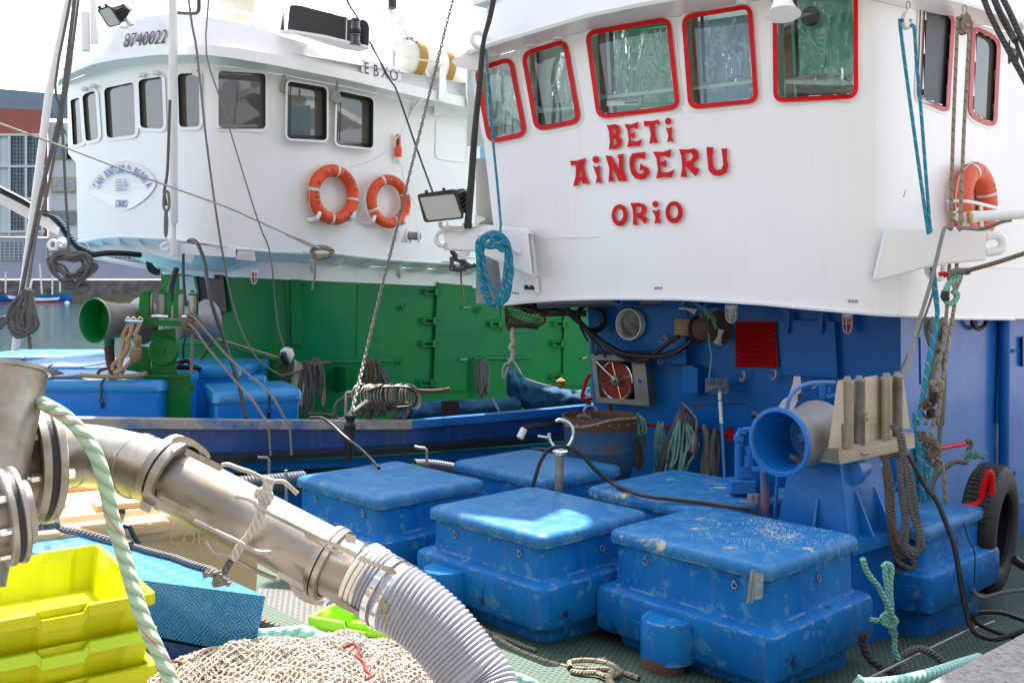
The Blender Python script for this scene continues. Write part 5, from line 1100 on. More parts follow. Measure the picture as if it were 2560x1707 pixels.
def wander(p, amp, n=1):
    return [a + Vector((rs.uniform(-amp, amp), rs.uniform(-amp, amp), rs.uniform(-amp, amp))) for a in p]
rope('rope_strop', pts('t', '500,540 470,600 440,660 455,690 440,760 430,850 400,900 345,960 340,1010', 9.22), .021, R_OR, 'knotted tan rope strop hanging at the left under the green winch shackles')
rope('rope_strop', pts('t', '535,530 520,640 490,690 500,760 470,830 430,900 410,1000 450,1040', 9.2), .022, R_OR, 'middle tan rope strop hanging under the green winch shackles')
rope('rope_strop', pts('t', '620,530 590,600 570,650 610,690 600,760 570,860 500,950 400,1030 350,1040', 9.18), .021, R_OR, 'right tan rope strop with a thick whipped knot under the green winch')
o_ = MB().lathe(q('t', 582, 760, 9.15), (-.1, 0, -1), [(0, .02), (.03, .05), (.1, .055), (.15, .03)], 16).lathe(q('t', 600, 650, 9.15), (-.1, 0, -1), [(0, .02), (.03, .036), (.06, .036), (.09, .02)], 16).build('rope_knot', R_OR, None, True); tag(o_, 'bulky tan rope knot hanging from the strops of the green winch', 'knot')
rope('rope', pts('t', '0,1065 200,1075 400,1080 560,1070 690,1045', 9.3), .022, R_OR, 'tan rope lying along the lid of the bright blue box left of the green winch')
mb = MB()
for k in range(5):
    cx_, cy_ = 60 - k * 28, 1058 - k * 4; mb.tube(pts('f', f'{440-k*20},{1215+k*3} {380-k*14},{1195+k*5} {320-k*6},{1210+k*4} {300-k*2},{1232+k*2} {380-k*10},{1240} {480+k*20},{1236} {560+k*10},{1225}', 9.6 - k * .05), .012, 6)
tag(mb.build('rope_coil', R_GY, None, True, fix=False), 'untidy tan and grey rope coil lying on the bright blue box lid', 'rope coil')
MB().torus(q('t', 330, 1010, 9.3), (.2, -1, .1), .06, .016, 24, 8).tube(pts('t', '180,1040 220,1010 280,995 330,1005', 9.3), .016, 8)
o_ = MB().tube(pts('t', '180,1045 220,1008 290,995 350,1015 340,1040 300,1030', 9.3), .016, 8).build('hook', RUST, None, True); tag(o_, 'rusty iron hook lying on the bright blue box at the foot of the tan strops', 'hook')
rope('mooring_line', pts('t', '1110,440 1180,470 1240,540 1560,910 1733,1090', 9.3, 9.0)[:-1] + [q('j', 1390, 60, 8.75), q('j', 1480, 210, 8.68), q('j', 1500, 235, 8.62), q('j', 1510, 390, 8.62)], .011, R_GY, 'grey line from the green winch over the blue bulwark, the right one of two')
rope('mooring_line', pts('t', '1110,520 1190,600 1330,800 1650,1180', 9.25, 8.95) + [q('j', 1290, 80, 8.7), q('j', 1375, 205, 8.6), q('j', 1390, 235, 8.55), q('j', 1402, 390, 8.55)], .011, R_GY, 'grey line from the green winch over the blue bulwark, the left one of two')
mb = MB(); 
for k in range(4): mb.tube(wander(pts('t', '1090,550 1120,510 1165,520 1190,570 1150,600 1100,590 1080,560', 9.25), .02), .014, 6, True)
mb.tube(pts('t', '1110,450 1150,430 1210,470 1240,510 1200,500 1150,465', 9.3), .016, 6, True); tag(mb.build('rope_knot', R_BR, None, True, fix=False), 'brown knot of rope made fast at the right roller of the green winch', 'knot')
rope('rope_tail', pts('t', '1160,600 1155,740 1150,900 1150,1060', 9.35), .016, R_GY, 'short grey rope tail hanging straight down from the knot on the green winch')
# lines and cables in front of the green boat
def wire(s_, d, d2, r, m, label, name='cable', cat='cable', smooth=3): return rope(name, s_ if isinstance(s_, list) else pts(s_[0], s_[2:], d, d2), r, m, label, cat, smooth=smooth)
wire('f 1320,285 1350,280 1385,310 1430,430 1450,560 1480,720 1570,980 1620,1130 1680,1320 1715,1530', 10.9, 9.0, .02, WIREM, 'thick black cable drooping from the white balcony edge past the green winch')
wire('f 1283,378 1285,550 1300,735', 10.7, 10.5, .016, WIREM, 'short straight black cable hanging from the underside of the white balcony')
wire('f 1565,780 1480,1000 1380,1150 1340,1180 1290,1140 1280,1040 1300,960', 11.9, 11.0, .014, WIREM, 'black cable crossing down left in front of the green wall behind the winch')
wire('f 1235,480 1200,600 1190,700', 11.2, 11.0, .035, WIREM, 'bundle of black cable behind the green winch rollers')
mb = MB()
for k in range(5): mb.tube(pts('f', f'{1025+k*8},{430+k*3} {1040+k*10},{490-k*4} {1080+k*6},{518-k*7} {1120},{520-k*8}', 12.0), .012, 6)
tag(mb.build('cable_bundle', WIREM, None, True, fix=False), 'bundle of black cables looped under the balcony of the green boat', 'cable')
wire('f 640,385 760,372 870,375 980,385', 11.3, 12.0, .035, WIREM, 'black hose leading from the striped cable guard under the balcony')
mb = MB()
for k in range(4): mb.tube(wander(pts('f', '1225,1175 1290,1150 1360,1160 1370,1190 1300,1200 1230,1190', 10.6), .05), .016, 6, True)
tag(mb.build('cable_coil', WIREM, None, True, fix=False), 'black cable coil heaped beside the foot of the green winch', 'cable coil')
wire([q('a', 1318, -20, 9.9), q('a', 1345, 180, 10.0), q('a', 1380, 380, 10.1), q('a', 1440, 950, 10.4), q('f', 1500, 0, 10.6), q('f', 1545, 300, 10.8), q('f', 1600, 600, 11.0), q('f', 1650, 800, 11.1), q('f', 1720, 980, 11.2), q('f', 1820, 1130, 11.3), q('f', 1960, 1225, 11.4), q('g', 290, 1228, 11.5), q('g', 400, 1200, 11.5), q('g', 470, 1160, 11.6)], 0, 0, .012, R_WI, 'grey wire stay curving from the top down to the rope rail on the green wall', 'stay', 'wire')
wire([q('a', 1462, -20, 10.0), q('a', 1445, 380, 10.1), q('a', 1560, 750, 10.3), q('a', 1800, 1530, 10.7), q('f', 1880, 330, 11.), q('f', 1910, 520, 11.1), q('g', 240, 650, 11.3), q('g', 270, 900, 11.5), q('g', 330, 1100, 11.6)], 0, 0, .008, R_WI, 'thin grey wire running down through the white rope knot to the green wall', 'stay', 'wire')
wire([q('S', -10, 306, 8.6), q('a', 500, 1050, 9.4), q('a', 1000, 1240, 10), q('a', 1560, 1440, 10.5), q('g', 0, 90, 10.9), q('g', 310, 232, 11.2), q('g', 520, 340, 11.35)], 0, 0, .010, R_WH, 'long off white line crossing the white wheelhouse from the left edge to its cleat', 'rope', 'rope', 1)
wire('o 840,-40 870,50 975,215', 10.9, 11.0, .010, WIREM, 'black wire running down to the top of the stacked sidelight lamps')
wire([q('o', 1105, 475, 10.6), q('b', 1050, 560, 10.4), q('b', 1100, 645, 10.3), q('b', 1240, 1050, 10.), q('b', 1348, 1345, 9.6)], 0, 0, .010, WIREM, 'dark wire from the black sidelight board down to the black floodlight')
for i, (dx, dy) in enumerate(((0, 0), (18, 8))): 
    wire([q('g', 330 + dx, 245 + dy, 11.1), q('g', 430 + dx, 280 + dy, 11.2), q('g', 560 + dx, 340 + dy, 11.3)], 0, 0, .013, R_WH, ['upper', 'lower'][i] + ' strand of the doubled off white rope above the balcony cleat', 'rope', 'rope')
mb = MB()
for k in range(7): mb.tube(wander(pts('g', '500,355 540,335 630,345 640,375 590,410 530,405 510,380', 11.3), .025), .011, 6, True)
tag(mb.build('rope_coil', R_BE, None, True, fix=False), 'beige rope bundle wound on the cleat under the white balcony wall', 'rope coil')
MB().tube(pts('g', '440,358 520,372 650,376 730,378', 11.35), .018, 8).build('cleat', W_, gb, True); MB().tube(pts('g', '1410,430 1500,434', 12.7), .016, 8).build('cleat', W_, gb, True)
wire('g 522,400 525,460 522,550 510,590 506,632', 11.5, 11.5, .012, R_BE, 'beige rope end hanging straight down from the bundle on the balcony cleat', 'rope', 'rope')
wire('g 1550,420 1548,560 1560,640 1563,720', 12.5, 12.5, .012, R_BR, 'brown rope end hanging in front of the top of the green door', 'rope', 'rope')
mb = MB()
for k in range(6): mb.tube(wander(pts('g', '1475,420 1530,410 1580,440 1560,480 1490,470', 12.4), .04), .013, 6, True)
tag(mb.build('rope_coil', R_DG, None, True, fix=False), 'dark rope lashing bundled under the left outrigger arm of the blue boat', 'rope coil')
mb = MB(); 
for k in range(4): mb.tube(pts('g', f'1478,{352+k*3} 1530,{400+k*8} 1600,{455+k*5} 1650,{462-k*4}', 12.3), .022, 8)
tag(mb.build('rope_coil', R_BK, None, True, fix=False), 'thick black twisted rope slung beneath the left outrigger arm', 'rope coil')
# left boom, crane arm and coils
lb = MB().tube([q('S', 176, -20, 9.6), q('a', 345, 640, 9.6), q('S', 38, 876, 9.6)], [.036, .036, .036], 16, smooth=0).build('boom', W_, None, True); tag(lb, 'leaning white boom pole at the far left edge in front of the green boat', 'boom')
R2 = lambda s, d0, d1, r, m, lab: wire(s, d0, d1, r, m, lab, 'rope', 'rope')
R2([q('a', 495, -20, 9.4), q('a', 388, 590, 9.4), q('a', 430, 800, 9.5), q('a', 462, 1400, 9.5), q('f', 478, 200, 9.5), q('f', 480, 380, 9.5)], 0, 0, .013, R_DG, 'dark grey fall of rope right of the leaning boom, ending in the hanging grey coil')
R2([q('a', 525, -20, 9.5), q('a', 455, 560, 9.5), q('a', 410, 850, 9.5), q('a', 300, 1300, 9.5), q('f', 255, 120, 9.5), q('f', 150, 640, 9.5), q('f', 115, 800, 9.4)], 0, 0, .02, R_DG, 'thick dark grey rope running down close beside the leaning boom')
R2([q('a', 552, -20, 9.55), q('a', 490, 480, 9.55), q('a', 440, 780, 9.55), q('a', 320, 1400, 9.55), q('f', 270, 150, 9.5), q('f', 190, 640, 9.5)], 0, 0, .014, R_GY, 'thin grey rope parallel to the leaning boom, the rightmost of the three')
cr = thing('crane_arm', q('S', 60, 560, 9.9), 'pale crane arm with a striped cable guard reaching in from the left edge', 'crane arm')
MB().loft([pts('S', '-60,440 107,536 150,570 145,588 -60,478', 10.0), pts('S', '-60,440 107,536 150,570 145,588 -60,478', 10.12)]).build('arm', W_, cr)
MB().tube(pts('a', '-80,1270 0,1318 160,1400 280,1478', 9.9), .022, 8).build('hose', WIREM, cr, True)
MB().tube(pts('a', '0,1345 160,1425 270,1490', 9.88), .012, 8).build('hose', WIREM, cr, True)
gp_ = crv(pts('f', '300,90 360,115 420,180 480,270 540,335 640,385', 9.85, 10.8), 8); gd = MB()
for k, (a, b) in enumerate(zip(gp_, gp_[1:])):
    tg = (b - a); n1 = Vector((-tg.z, 0, tg.x)).normalized() * .048
    if k % 2 == 0: gd.loft([[a + n1, b + n1, b - n1, a - n1], [p_ + Vector((0, .06, 0)) for p_ in (a + n1, b + n1, b - n1, a - n1)]])
gd.build('cable_guard', W_, cr); MB().tube([a + Vector((0, .04, 0)) for a in gp_], .036, 8, smooth=0).build('guard_core', BLKP, cr, True)
MB().torus(q('f', 372, 315, 9.9), (0, -1, 0), .045, .016, 20, 8).torus(q('f', 435, 300, 9.9), (0, -1, 0), .04, .016, 20, 8).tube(pts('f', '390,350 410,290 450,310', 9.85), .02, 8).build('shackle_head', W_, cr, True)
mb = MB(); rs = random.Random(2)
for k in range(9):
    w0 = 345 + k * 6; w1 = 650 - (k % 4) * 15; yb = 600 - (k * 17) % 70
    mb.tube(wander(pts('f', f'{w0+40},{360+k*4} {w0},{430} {w0+50},{yb-60} {500},{yb} {w1-50},{yb-40} {w1},{470} {w1-30},{400} {520},{370+k*5}', 10.1), .035), .016, 8, True)
tag(mb.build('rope_coil', R_DG, None, True, fix=False), 'large loose grey rope coil hanging under the crane arm at the left', 'rope coil')
mb = MB()
for k in range(10):
    a = 60 + k * 13; b = 250 - (k * 23) % 90
    mb.tube(wander(pts('f', f'200,640 {a+30},{720} {a},{820} {a+20},{920-(k%3)*20} {(a+b)//2},{945-(k%3)*15} {b},{900} {b-5},{800} 215,{680}', 9.3), .02), .018, 8, True)
mb.tube(pts('f', '190,940 205,960 205,1000 215,1045', 9.3), .017, 8); mb.tube(pts('f', '60,790 40,850 10,880 0,860 5,830 40,820 20,880 -20,905', 9.3), .017, 8)
tag(mb.build('rope_coil', R_DG, None, True, fix=False), 'tight grey rope hank tied to the foot of the leaning boom over the water', 'rope coil')
MB().slab(px('f', '215,550 232,560 215,630 200,625'), 9.4, .03).build('boom_foot', W_, lb)
R2([q('f', 1165, 40, 10.4), q('f', 1150, -60, 10.4), q('a', 1170, 1220, 10.4), q('a', 1180, 1000, 10.35), q('a', 1190, 700, 10.3)], 0, 0, .016, R_DG, 'dark rope running down just left of the slim white mast')
mb = MB(); mb.tube(pts('f', '1150,-40 1145,40 1165,80 1185,40 1175,-60', 10.35), .014, 8, True); mb.tube(pts('f', '1160,80 1155,180 1160,260 1170,180 1165,80', 10.35), .014, 8, True); tag(mb.build('rope_strop', R_GY, None, True, fix=False), 'grey looped strop tied beside the foot of the slim white mast', 'rope')
# floodlights
def flood(name, t, front, back, lens, d0, d1, label):
    o = thing('floodlight', q(t, *[sum(a) / 4 for a in zip(*[(float(x.split(',')[0]), float(x.split(',')[1])) for x in front.split()])], d0), label, 'floodlight')
    F = [S(t, *map(float, s.split(','))) for s in front.split()]; Bk = [S(t, *map(float, s.split(','))) for s in back.split()]
    Fr = rnd(F, 8, 3); Bk_ = rnd(Bk, 5, 3)
    def dd_(l, d): return [P(x, y, d) for x, y in l]
    df = lambda x, y: d0
    MB().loft([dd_(Fr, d0), dd_(Fr, d0 + .03), dd_(inset(Fr, 2), d0 + .04), dd_(Bk_, d1)]).build('housing', BLKP, o)
    le = rnd([S(t, *map(float, s.split(','))) for s in lens.split()], 5, 3)
    MB().slab(le, d0 - .002, .006).build('lens', GLS, o); MB().slab(Fr, d0, .012, [le]).build('bezel', BLKP, o)
    mb = MB()
    for k in range(6):
        u_ = .18 + k * .13; f1 = [F[1][i] + (F[2][i] - F[1][i]) * u_ for i in (0, 1)]; g1 = [Bk[1][i] + (Bk[2][i] - Bk[1][i]) * u_ for i in (0, 1)]
        a = P(*f1, d0 + .04); b = P(*g1, d1); e = Vector((.035, 0, .01)); mb.loft([[a, b, b + e, a + e], [p_ + Zv * .008 for p_ in (a, b, b + e, a + e)]])
    mb.build('cooling_fins', BLKP, o)
    for u_ in (.25, .7):
        h = [F[0][i] + (F[1][i] - F[0][i]) * u_ for i in (0, 1)]; MB().box(P(h[0], h[1] - 2, d0 - .01), .03, .04, .03, bev=.005).build('hinge_clip', BLKP, o)
    return o
fl1 = flood('f', 'n', '288,112 450,62 590,292 430,335', '470,45 600,32 682,150 620,270', '312,126 440,84 570,282 440,318', 11.0, 11.22, 'black floodlight with a pale lens above the painted number on the wheelhouse roof')
MB().tube(pts('n', '640,240 680,270 700,300', 11.15), .03, 8).tube(pts('n', '560,310 600,330 650,325 665,260', 11.1), .008, 6).build('bracket', IVO, fl1, True)
fl2 = flood('f', 'b', '1238,1360 1508,1322 1572,1530 1290,1560', '1440,1335 1570,1318 1598,1400 1560,1500', '1256,1384 1498,1358 1552,1520 1312,1543', 9.25, 9.5, 'black floodlight with a pale lens at the end of the left outrigger arm')
MB().tube(pts('b', '1400,1555 1420,1600 1560,1610 1570,1560', 9.35), .02, 8).tube(pts('b', '1450,1555 1460,1590 1500,1600', 9.3), .008, 6).build('bracket', WG, fl2, True)
# ropes and gear hanging on the green wall
def hank(t, cx, y0, y1, w, n, d, r, m, label, j=.018, lean=0, name='rope_coil'):
    mb = MB(); 
    for k in range(n):
        o = (k / max(1, n - 1) - .5) * w; yb = y1 - rs.uniform(0, (y1 - y0) * .22); hw = w * rs.uniform(.08, .22)
        mb.tube(wander(pts(t, f'{cx+o*.3},{y0} {cx+o-hw},{y0+(yb-y0)*.35} {cx+o-hw+lean*.6},{y0+(yb-y0)*.75} {cx+o+lean},{yb} {cx+o+hw+lean*.6},{y0+(yb-y0)*.75} {cx+o+hw},{y0+(yb-y0)*.35}', d - rs.uniform(0, .06)), j), r, 6, True)
    o = mb.build(name, m, None, True, fix=False); tag(o, label, 'rope coil'); return o
rs = random.Random(9); GD = lambda x: dGl(x) - .2
dg = 11.7
hank('g', 400, 1130, 1500, 60, 5, 11.6, .015, R_WH, 'pale looped rope hanging nearest the bright blue box on the green wall rail')
hank('g', 450, 1150, 1530, 80, 6, 11.6, .016, R_DG, 'dark grey rope hank hanging on the green wall rail beside the pale loops')
hank('g', 530, 1105, 1380, 75, 6, 11.65, .016, R_DG, 'grey rope hank hung over the left part of the green wall rail')
hank('g', 575, 1150, 1490, 25, 2, 11.7, .012, R_OR, 'narrow tan knotted rope hanging on the green wall rail')
hank('g', 900, 1125, 1330, 70, 4, 12.2, .014, R_BR, 'brown rope strands hanging from the right end of the green wall rail')
hank('g', 950, 1125, 1340, 60, 4, 12.3, .014, R_DG, 'grey rope strands at the right end of the green wall rail')
hank('g', 1000, 1210, 1330, 70, 5, 12.3, .016, R_DG, 'small round grey coil hanging above the steel rings')
hank('g', 1700, 1110, 1400, 60, 7, 14.1, .02, R_DG, 'dark tied rope hank hanging right of the first green door')
hank('g', 330, 1130, 1260, 110, 5, 11.6, .010, R_BR, 'thin tangled brown cords at the knee of the green wall rail')
rope('rope', pts('g', '340,1140 400,1160 460,1135 520,1150 640,1135', 11.6), .02, R_BR, 'brown rope wound along the green wall rail')
o_ = MB().lathe(q('g', 325, 1030, 11.55), (0.05, 0, -1), [(0, .02), (.03, .07), (.1, .08), (.16, .06), (.2, .02)], 14).build('cloth_bag', mat('white_cloth_bag', (.75, .74, .72), .8, bump=.6, bs=20), None, True)
for v_ in o_.data.vertices: v_.co += Vector([noise.noise(v_.co * 14 + Vector((k * 5, 0, 0))) * .015 for k in range(3)])
tag(o_, 'crumpled white cloth bag on the rail of the green wall', 'bag')
MB().lathe(q('g', 300, 1080, 11.5), (.6, 0, -.4), [(0, .05), (.05, .08), (.18, .07), (.24, .03)], 14)
o_ = MB().lathe(q('g', 292, 1065, 11.45), (.5, 0, -1), [(0, .02), (.03, .045), (.12, .04), (.16, .02)], 14).build('glove', BLKP, None, True); tag(o_, 'dark rubber glove lying against the white cloth bag', 'glove')
o_ = MB().tube(pts('f', '1490,962 1700,1025 1960,1105', 11.2, 11.5), .013, 8).build('boat_hook', mat('bamboo', (.45, .33, .2), .5, var=.3, vs=20), None, True); MB().cyl(q('f', 1680, 1024, 11.3), q('f', 1712, 1034, 11.33), .02).build('sleeve', BLU, o_, True) if False else None; tag(o_, 'thin bamboo pole with its end on the green rail', 'pole')
rope('rope', pts('g', '480,1500 600,1500 700,1530', 11.5), .02, R_BR, 'brown rope lying at the foot of the green wall behind the bulwark')
# steel rings
ri = thing('ring_rack', q('g', 745, 1530, 9.55), 'bent steel rack holding a row of net rings behind the blue bulwark', 'rack')
MB().tube(pts('g', '740,1530 745,1350 752,1345 880,1348', 9.6), .018, 10, smooth=1).build('rack_post', SSR, ri, True); MB().tube(pts('g', '1215,1335 1380,1338 1470,1322', 9.9), .022, 8).build('rack_bar', RUST, ri, True)
MB().tube(pts('g', '690,1535 740,1525 780,1530', 9.6), .012, 6).build('rack_foot', SSR, ri, True)
RGM = mat('net_ring_steel', (.35, .3, .25), .35, .9, var=.5, vs=15)
proto = None
for k in range(21):
    x_ = 850 + k * 18; c = q('g', x_, 1382 - 5 * math.sin(k * 1.7), 9.6 + k * .014)
    nn_ = Vector((.75, -.55 - .1 * math.sin(k * 2.3), .25)).normalized()
    if proto is None:
        proto = MB().torus(c, nn_, .122, .011, 36, 8).build('net_ring', RGM, None, True, fix=False); base_c = c.copy(); base_l = proto.location.copy(); o = proto
    else:
        o = proto.copy(); C.objects.link(o); o.location = base_l + (c - base_c); o.rotation_euler = (rs.uniform(-.05, .05), rs.uniform(-.05, .05), rs.uniform(-.16, .16))
    tag(o, 'round steel net ring hanging in the row on the bent rack', 'ring', 'steel net rings on the rack')
rope('rope', pts('g', '880,1340 1000,1312 1190,1315 1235,1390 1200,1440 1100,1450', 9.6), .012, WIREM, 'dark line threaded over the row of steel net rings')
mb = MB()
for k in range(12): x_ = 830 + k * 33; mb.tube(wander(pts('g', f'{x_},1430 {x_-10},1480 {x_-35},1530', 9.75), .03), .018, 6)
o_ = mb.build('lead_line', R_DG, None, True, fix=False); tag(o_, 'bunch of dark weedy lines hanging below the steel net rings', 'rope')
o_ = MB().tube(pts('g', '790,1480 870,1420 900,1405', 9.4), .016, 8).build('hook_pin', CHR, None, True); tag(o_, 'bright steel pin joining the chain end to the net rings', 'pin')
o_ = MB().lathe(q('g', 775, 1480, 8.6), (-.05, 0, -1), [(0, .02), (.03, .05), (.09, .035), (.12, .055), (.18, .04), (.22, .05), (.3, .035), (.36, .03), (.42, .028), (.44, .01)], 12).build('hook_block', BLK, None, True); tag(o_, 'black taped hook hanging at the lower end of the long chain', 'hook')
wire('k 360,195 420,195 470,225 540,290 640,370 720,455', 8.6, 7.6, .013, WIREM, 'black cable running from the bulwark rail down to the fish box with the green patch')
rope('rope', pts('g', '660,1520 670,1440 720,1390 790,1380', 9.7), .02, R_DG, 'dark rope loop left of the steel ring rack post')
# blue tarpaulins behind the bulwark
def tarp(name, t, top, bot, d0, d1, label, n=40, m=10, amp=.06):
    T = px(t, top); B = px(t, bot); v = []; f = []
    def at(L, u_):
        s_ = u_ * (len(L) - 1); i = min(int(s_), len(L) - 2); return [L[i][k] + (L[i + 1][k] - L[i][k]) * (s_ - i) for k in (0, 1)]
    for j in range(m + 1):
        for i in range(n + 1):
            a, b = at(T, i / n), at(B, i / n); w_ = j / m; x, y = a[0] + (b[0] - a[0]) * w_, a[1] + (b[1] - a[1]) * w_
            d = d0 + (d1 - d0) * i / n - .25 * math.sin(w_ * math.pi) * .6 + noise.noise(Vector((i * .33, j * .4, d0))) * amp * 2
            v.append(P(x, y, d))
            if i < n and j < m: a_ = j * (n + 1) + i; f.append((a_, a_ + 1, a_ + n + 2, a_ + n + 1))
    o = link(name, v, f, TARP, None, True); so_ = o.modifiers.new('s', 'SOLIDIFY'); so_.thickness = .01; tag(o, label, 'tarpaulin'); return o
tarp('tarpaulin', 'h', '195,1155 240,1200 330,1250 480,1300 600,1330 700,1335 770,1310', '190,1350 240,1400 330,1470 480,1480 600,1475 700,1465 780,1440', 11.6, 11.0, 'dark blue tarpaulin draped from a knotted cord behind the bulwark')
tarp('tarpaulin', 'g', '1090,1530 1150,1460 1220,1425 1400,1405 1600,1400 1750,1390 1960,1380', '1080,1560 1150,1560 1250,1560 1400,1560 1600,1560 1750,1555 1980,1550', 10.9, 11.3, 'long blue tarpaulin roll lying along the top of the bulwark', amp=.04)
o_ = MB().loft([pts('g', '1408,1408 1530,1400 1545,1500 1410,1505', 10.6), pts('g', '1408,1408 1530,1400 1545,1500 1410,1505', 10.9)]).build('rag', BLK, None); tag(o_, 'black rag folded over the blue tarpaulin roll', 'rag')
rope('rope', pts('h', '195,1165 180,1220 165,1250 158,1200 175,1150 205,1140', 11.3), .012, R_WH, 'thin pale cord loop at the peak of the draped tarpaulin')
for i, s_ in enumerate(('h 232,1122 260,1170 292,1220', 'h 318,1252 400,1280 495,1305', 'h 88,1385 110,1430 135,1480')): rope('lacing', pts('h', s_[2:], 11.0), .009, R_WH, ['pale lacing from the cord knot to the draped tarpaulin', 'pale lacing along the upper edge of the draped tarpaulin', 'pale lacing on the tarpaulin roll left of the draped one'][i])
rope('rope', pts('h', '230,870 228,960 235,990 215,1030 232,1060 226,1105 205,1130', 9.9), .024, R_WH, 'knotted off white rope hanging below the small landing net')
# small landing net hoop
ln = thing('landing_net', q('h', 250, 900, 9.8), 'small brown landing net hoop hanging under the left corner of the bridge', 'net')
hp_ = pts('h', '178,770 185,745 230,740 320,760 430,800 456,835 440,865 390,880 300,860 215,815', 9.8)
MB().tube(hp_, .012, 8, True).build('hoop', RUST, ln, True)
mb = MB(); NM = mat('net_twine', (.10, .06, .045), .9)
bt_ = pts('h', '185,850 190,900 200,915 215,915 230,905 245,880 300,885 380,890 250,880 200,880', 9.9)
hc = crv(hp_, 4, True); bc_ = crv(bt_, 4, True)
for k in range(len(hc)): mb.tube([hc[k], (hc[k] + bc_[k]) / 2 + Vector((.01, 0, -.03)), bc_[k]], .003, 4, smooth=2); mb.tube([hc[k], (hc[k] + bc_[(k + 3) % len(bc_)]) / 2 + Vector((-.01, .02, -.03)), bc_[(k + 3) % len(bc_)]], .003, 4, smooth=2)
for u_ in (.25, .5, .75): mb.tube([a.lerp(b, u_) for a, b in zip(hc, bc_)], .003, 4, True, smooth=0)
mb.build('mesh', NM, ln, True, fix=False)
# gear under the overhang
mb = MB()
for k in range(10): mb.tube(wander(pts('h', f'{240+k*20},{735+k%3*6} {330+k*12},{760} {480},{740+k%4*8} {590},{735}', 9.9), .04), .025, 6)
tag(mb.build('cable_bundle', WIREM, None, True, fix=False), 'tangle of black cables tucked under the left corner of the bridge', 'cable')
o_ = MB().tube(pts('h', '420,795 600,790 745,792', 10.3), .035, 10).build('iron_bar', RUST, None, True); tag(o_, 'dark iron bar sticking out left of the blue wall under the overhang', 'bar')
for i, (s_, r_) in enumerate((('570,705 620,790 700,860 800,950 900,1020 1000,1070 1100,1088 1250,1092 1380,1060 1480,985', .024), ('590,730 680,830 780,930 880,1020 960,1080 1060,1125 1130,1130 1180,1110 1240,1060 1320,1000 1390,955', .02), ('600,740 690,850 800,990 850,1040 880,1100', .014), ('700,880 740,960 755,985', .012), ('800,960 790,1040 810,1085 830,1020', .009))):
    wire(pts('h', s_, lambda x: dF(x) - .35 if x > 1460 else 9.75), 0, 0, r_, WIREM, ['thickest black cable looping from the overhang across the blue wall to the cable reel', 'black cable drooping in front of the hose reel box to the pale wooden block', 'black cable dropping from the overhang to the top of the hose reel box', 'short thin black cable end left of the hose reel box', 'thin black loop above the top left corner of the hose reel box'][i])
mb = MB()
for k in range(8): mb.torus(q('h', 772 + k % 3 * 4, 825, 9.9 - k * .012), Vector((.1, -1, .1)), .10 + .012 * (k % 3), .014, 28, 6, sc=1.25)
tag(mb.build('cable_coil', WIREM, None, True, fix=False), 'round black cable coil hung left of the porthole', 'cable coil')
# hose reel box
hr = thing('hose_reel_cabinet', q('h', 980, 1430, off(dF, -.2)), 'grey steel hose reel cabinet with a coiled red fire hose and a spoked wheel', 'hose reel')
dC = lin(1470, 9.78, 1640, 9.42)
fr = px('h', '775,1082 1150,1095 1186,1442 812,1416'); op = rnd(px('h', '810,1118 1060,1130 1087,1397 838,1380'), 6)
MB().slab(fr, dC, .012, [op]).build('front_panel', GALV, hr)
def cpt(s_, o): return pts('h', s_, off(dC, o))
MB().loft([cpt('1150,1095 1192,1062 1236,1400 1186,1442', 0)[:1] + [q('h', 1195, 1064, off(dC, .18)), q('h', 1238, 1402, off(dC, .18)), q('h', 1186, 1442, dC)], [a + Vector((.01, .01, 0)) for a in [q('h', 1150, 1095, dC), q('h', 1195, 1064, off(dC, .18)), q('h', 1238, 1402, off(dC, .18)), q('h', 1186, 1442, dC)]]]).build('side_panel', GALV, hr)
tp = [q('h', 775, 1082, dC), q('h', 822, 1056, off(dC, .2)), q('h', 1195, 1064, off(dC, .2)), q('h', 1150, 1095, dC)]; MB().loft([tp, [a + Zv * .008 for a in tp]]).build('top_panel', GALV, hr)
MB().slab(px('h', '780,1085 1150,1098 1184,1438 815,1412'), off(dC, .22), .01).build('back_panel', DARK, hr)
hs = MB(); c0 = q('h', 955, 1265, off(dC, .12)); e1 = Vector((.69, -.73, 0)).normalized() * 0 + Vector((.70, -.71, 0)); sc_ = 1 / 2.8 / FPX * 9.7
sp = []; 
for k in range(26 * 9): a = k * 2 * math.pi / 26; rr = (40 + 108 * k / (26 * 9)) * sc_; sp.append(c0 + e1 * math.cos(a) * rr + Zv * math.sin(a) * rr * 1.02)
hs.tube(sp, .0125, 6, smooth=0)
for lay in (.03, .06): hs.tube([a + Vector((0, lay, 0)) for a in sp[-60:]], .013, 6, smooth=0)
hs.build('coiled_hose', mat('red_fire_hose', (.36, .04, .022), .6, var=.3, vs=9), hr, True, fix=False)
wh = MB(); c0 = q('h', 955, 1262, off(dC, .06)); 
wh.tube([c0 + e1 * math.cos(a) * 140 * sc_ + Zv * math.sin(a) * 135 * sc_ for a in [k * math.pi / 18 for k in range(36)]], .008, 6, True, smooth=0)
for k in range(8): a = k * math.pi / 4 + .3; wh.tube([c0, c0 + e1 * math.cos(a) * 140 * sc_ + Zv * math.sin(a) * 135 * sc_], .005, 6, smooth=0)
wh.build('reel_wheel', CHR, hr, True); MB().lathe(c0, Vector((-.7, -.7, 0)), [(-.02, .055), (.03, .05), (.035, .02), (.06, .018)], 20).build('hub', GALV, hr, True)
MB().tube(pts('h', '815,1130 880,1195 945,1258', off(dC, -.03)), .008, 6).build('crank', CHR, hr, True)
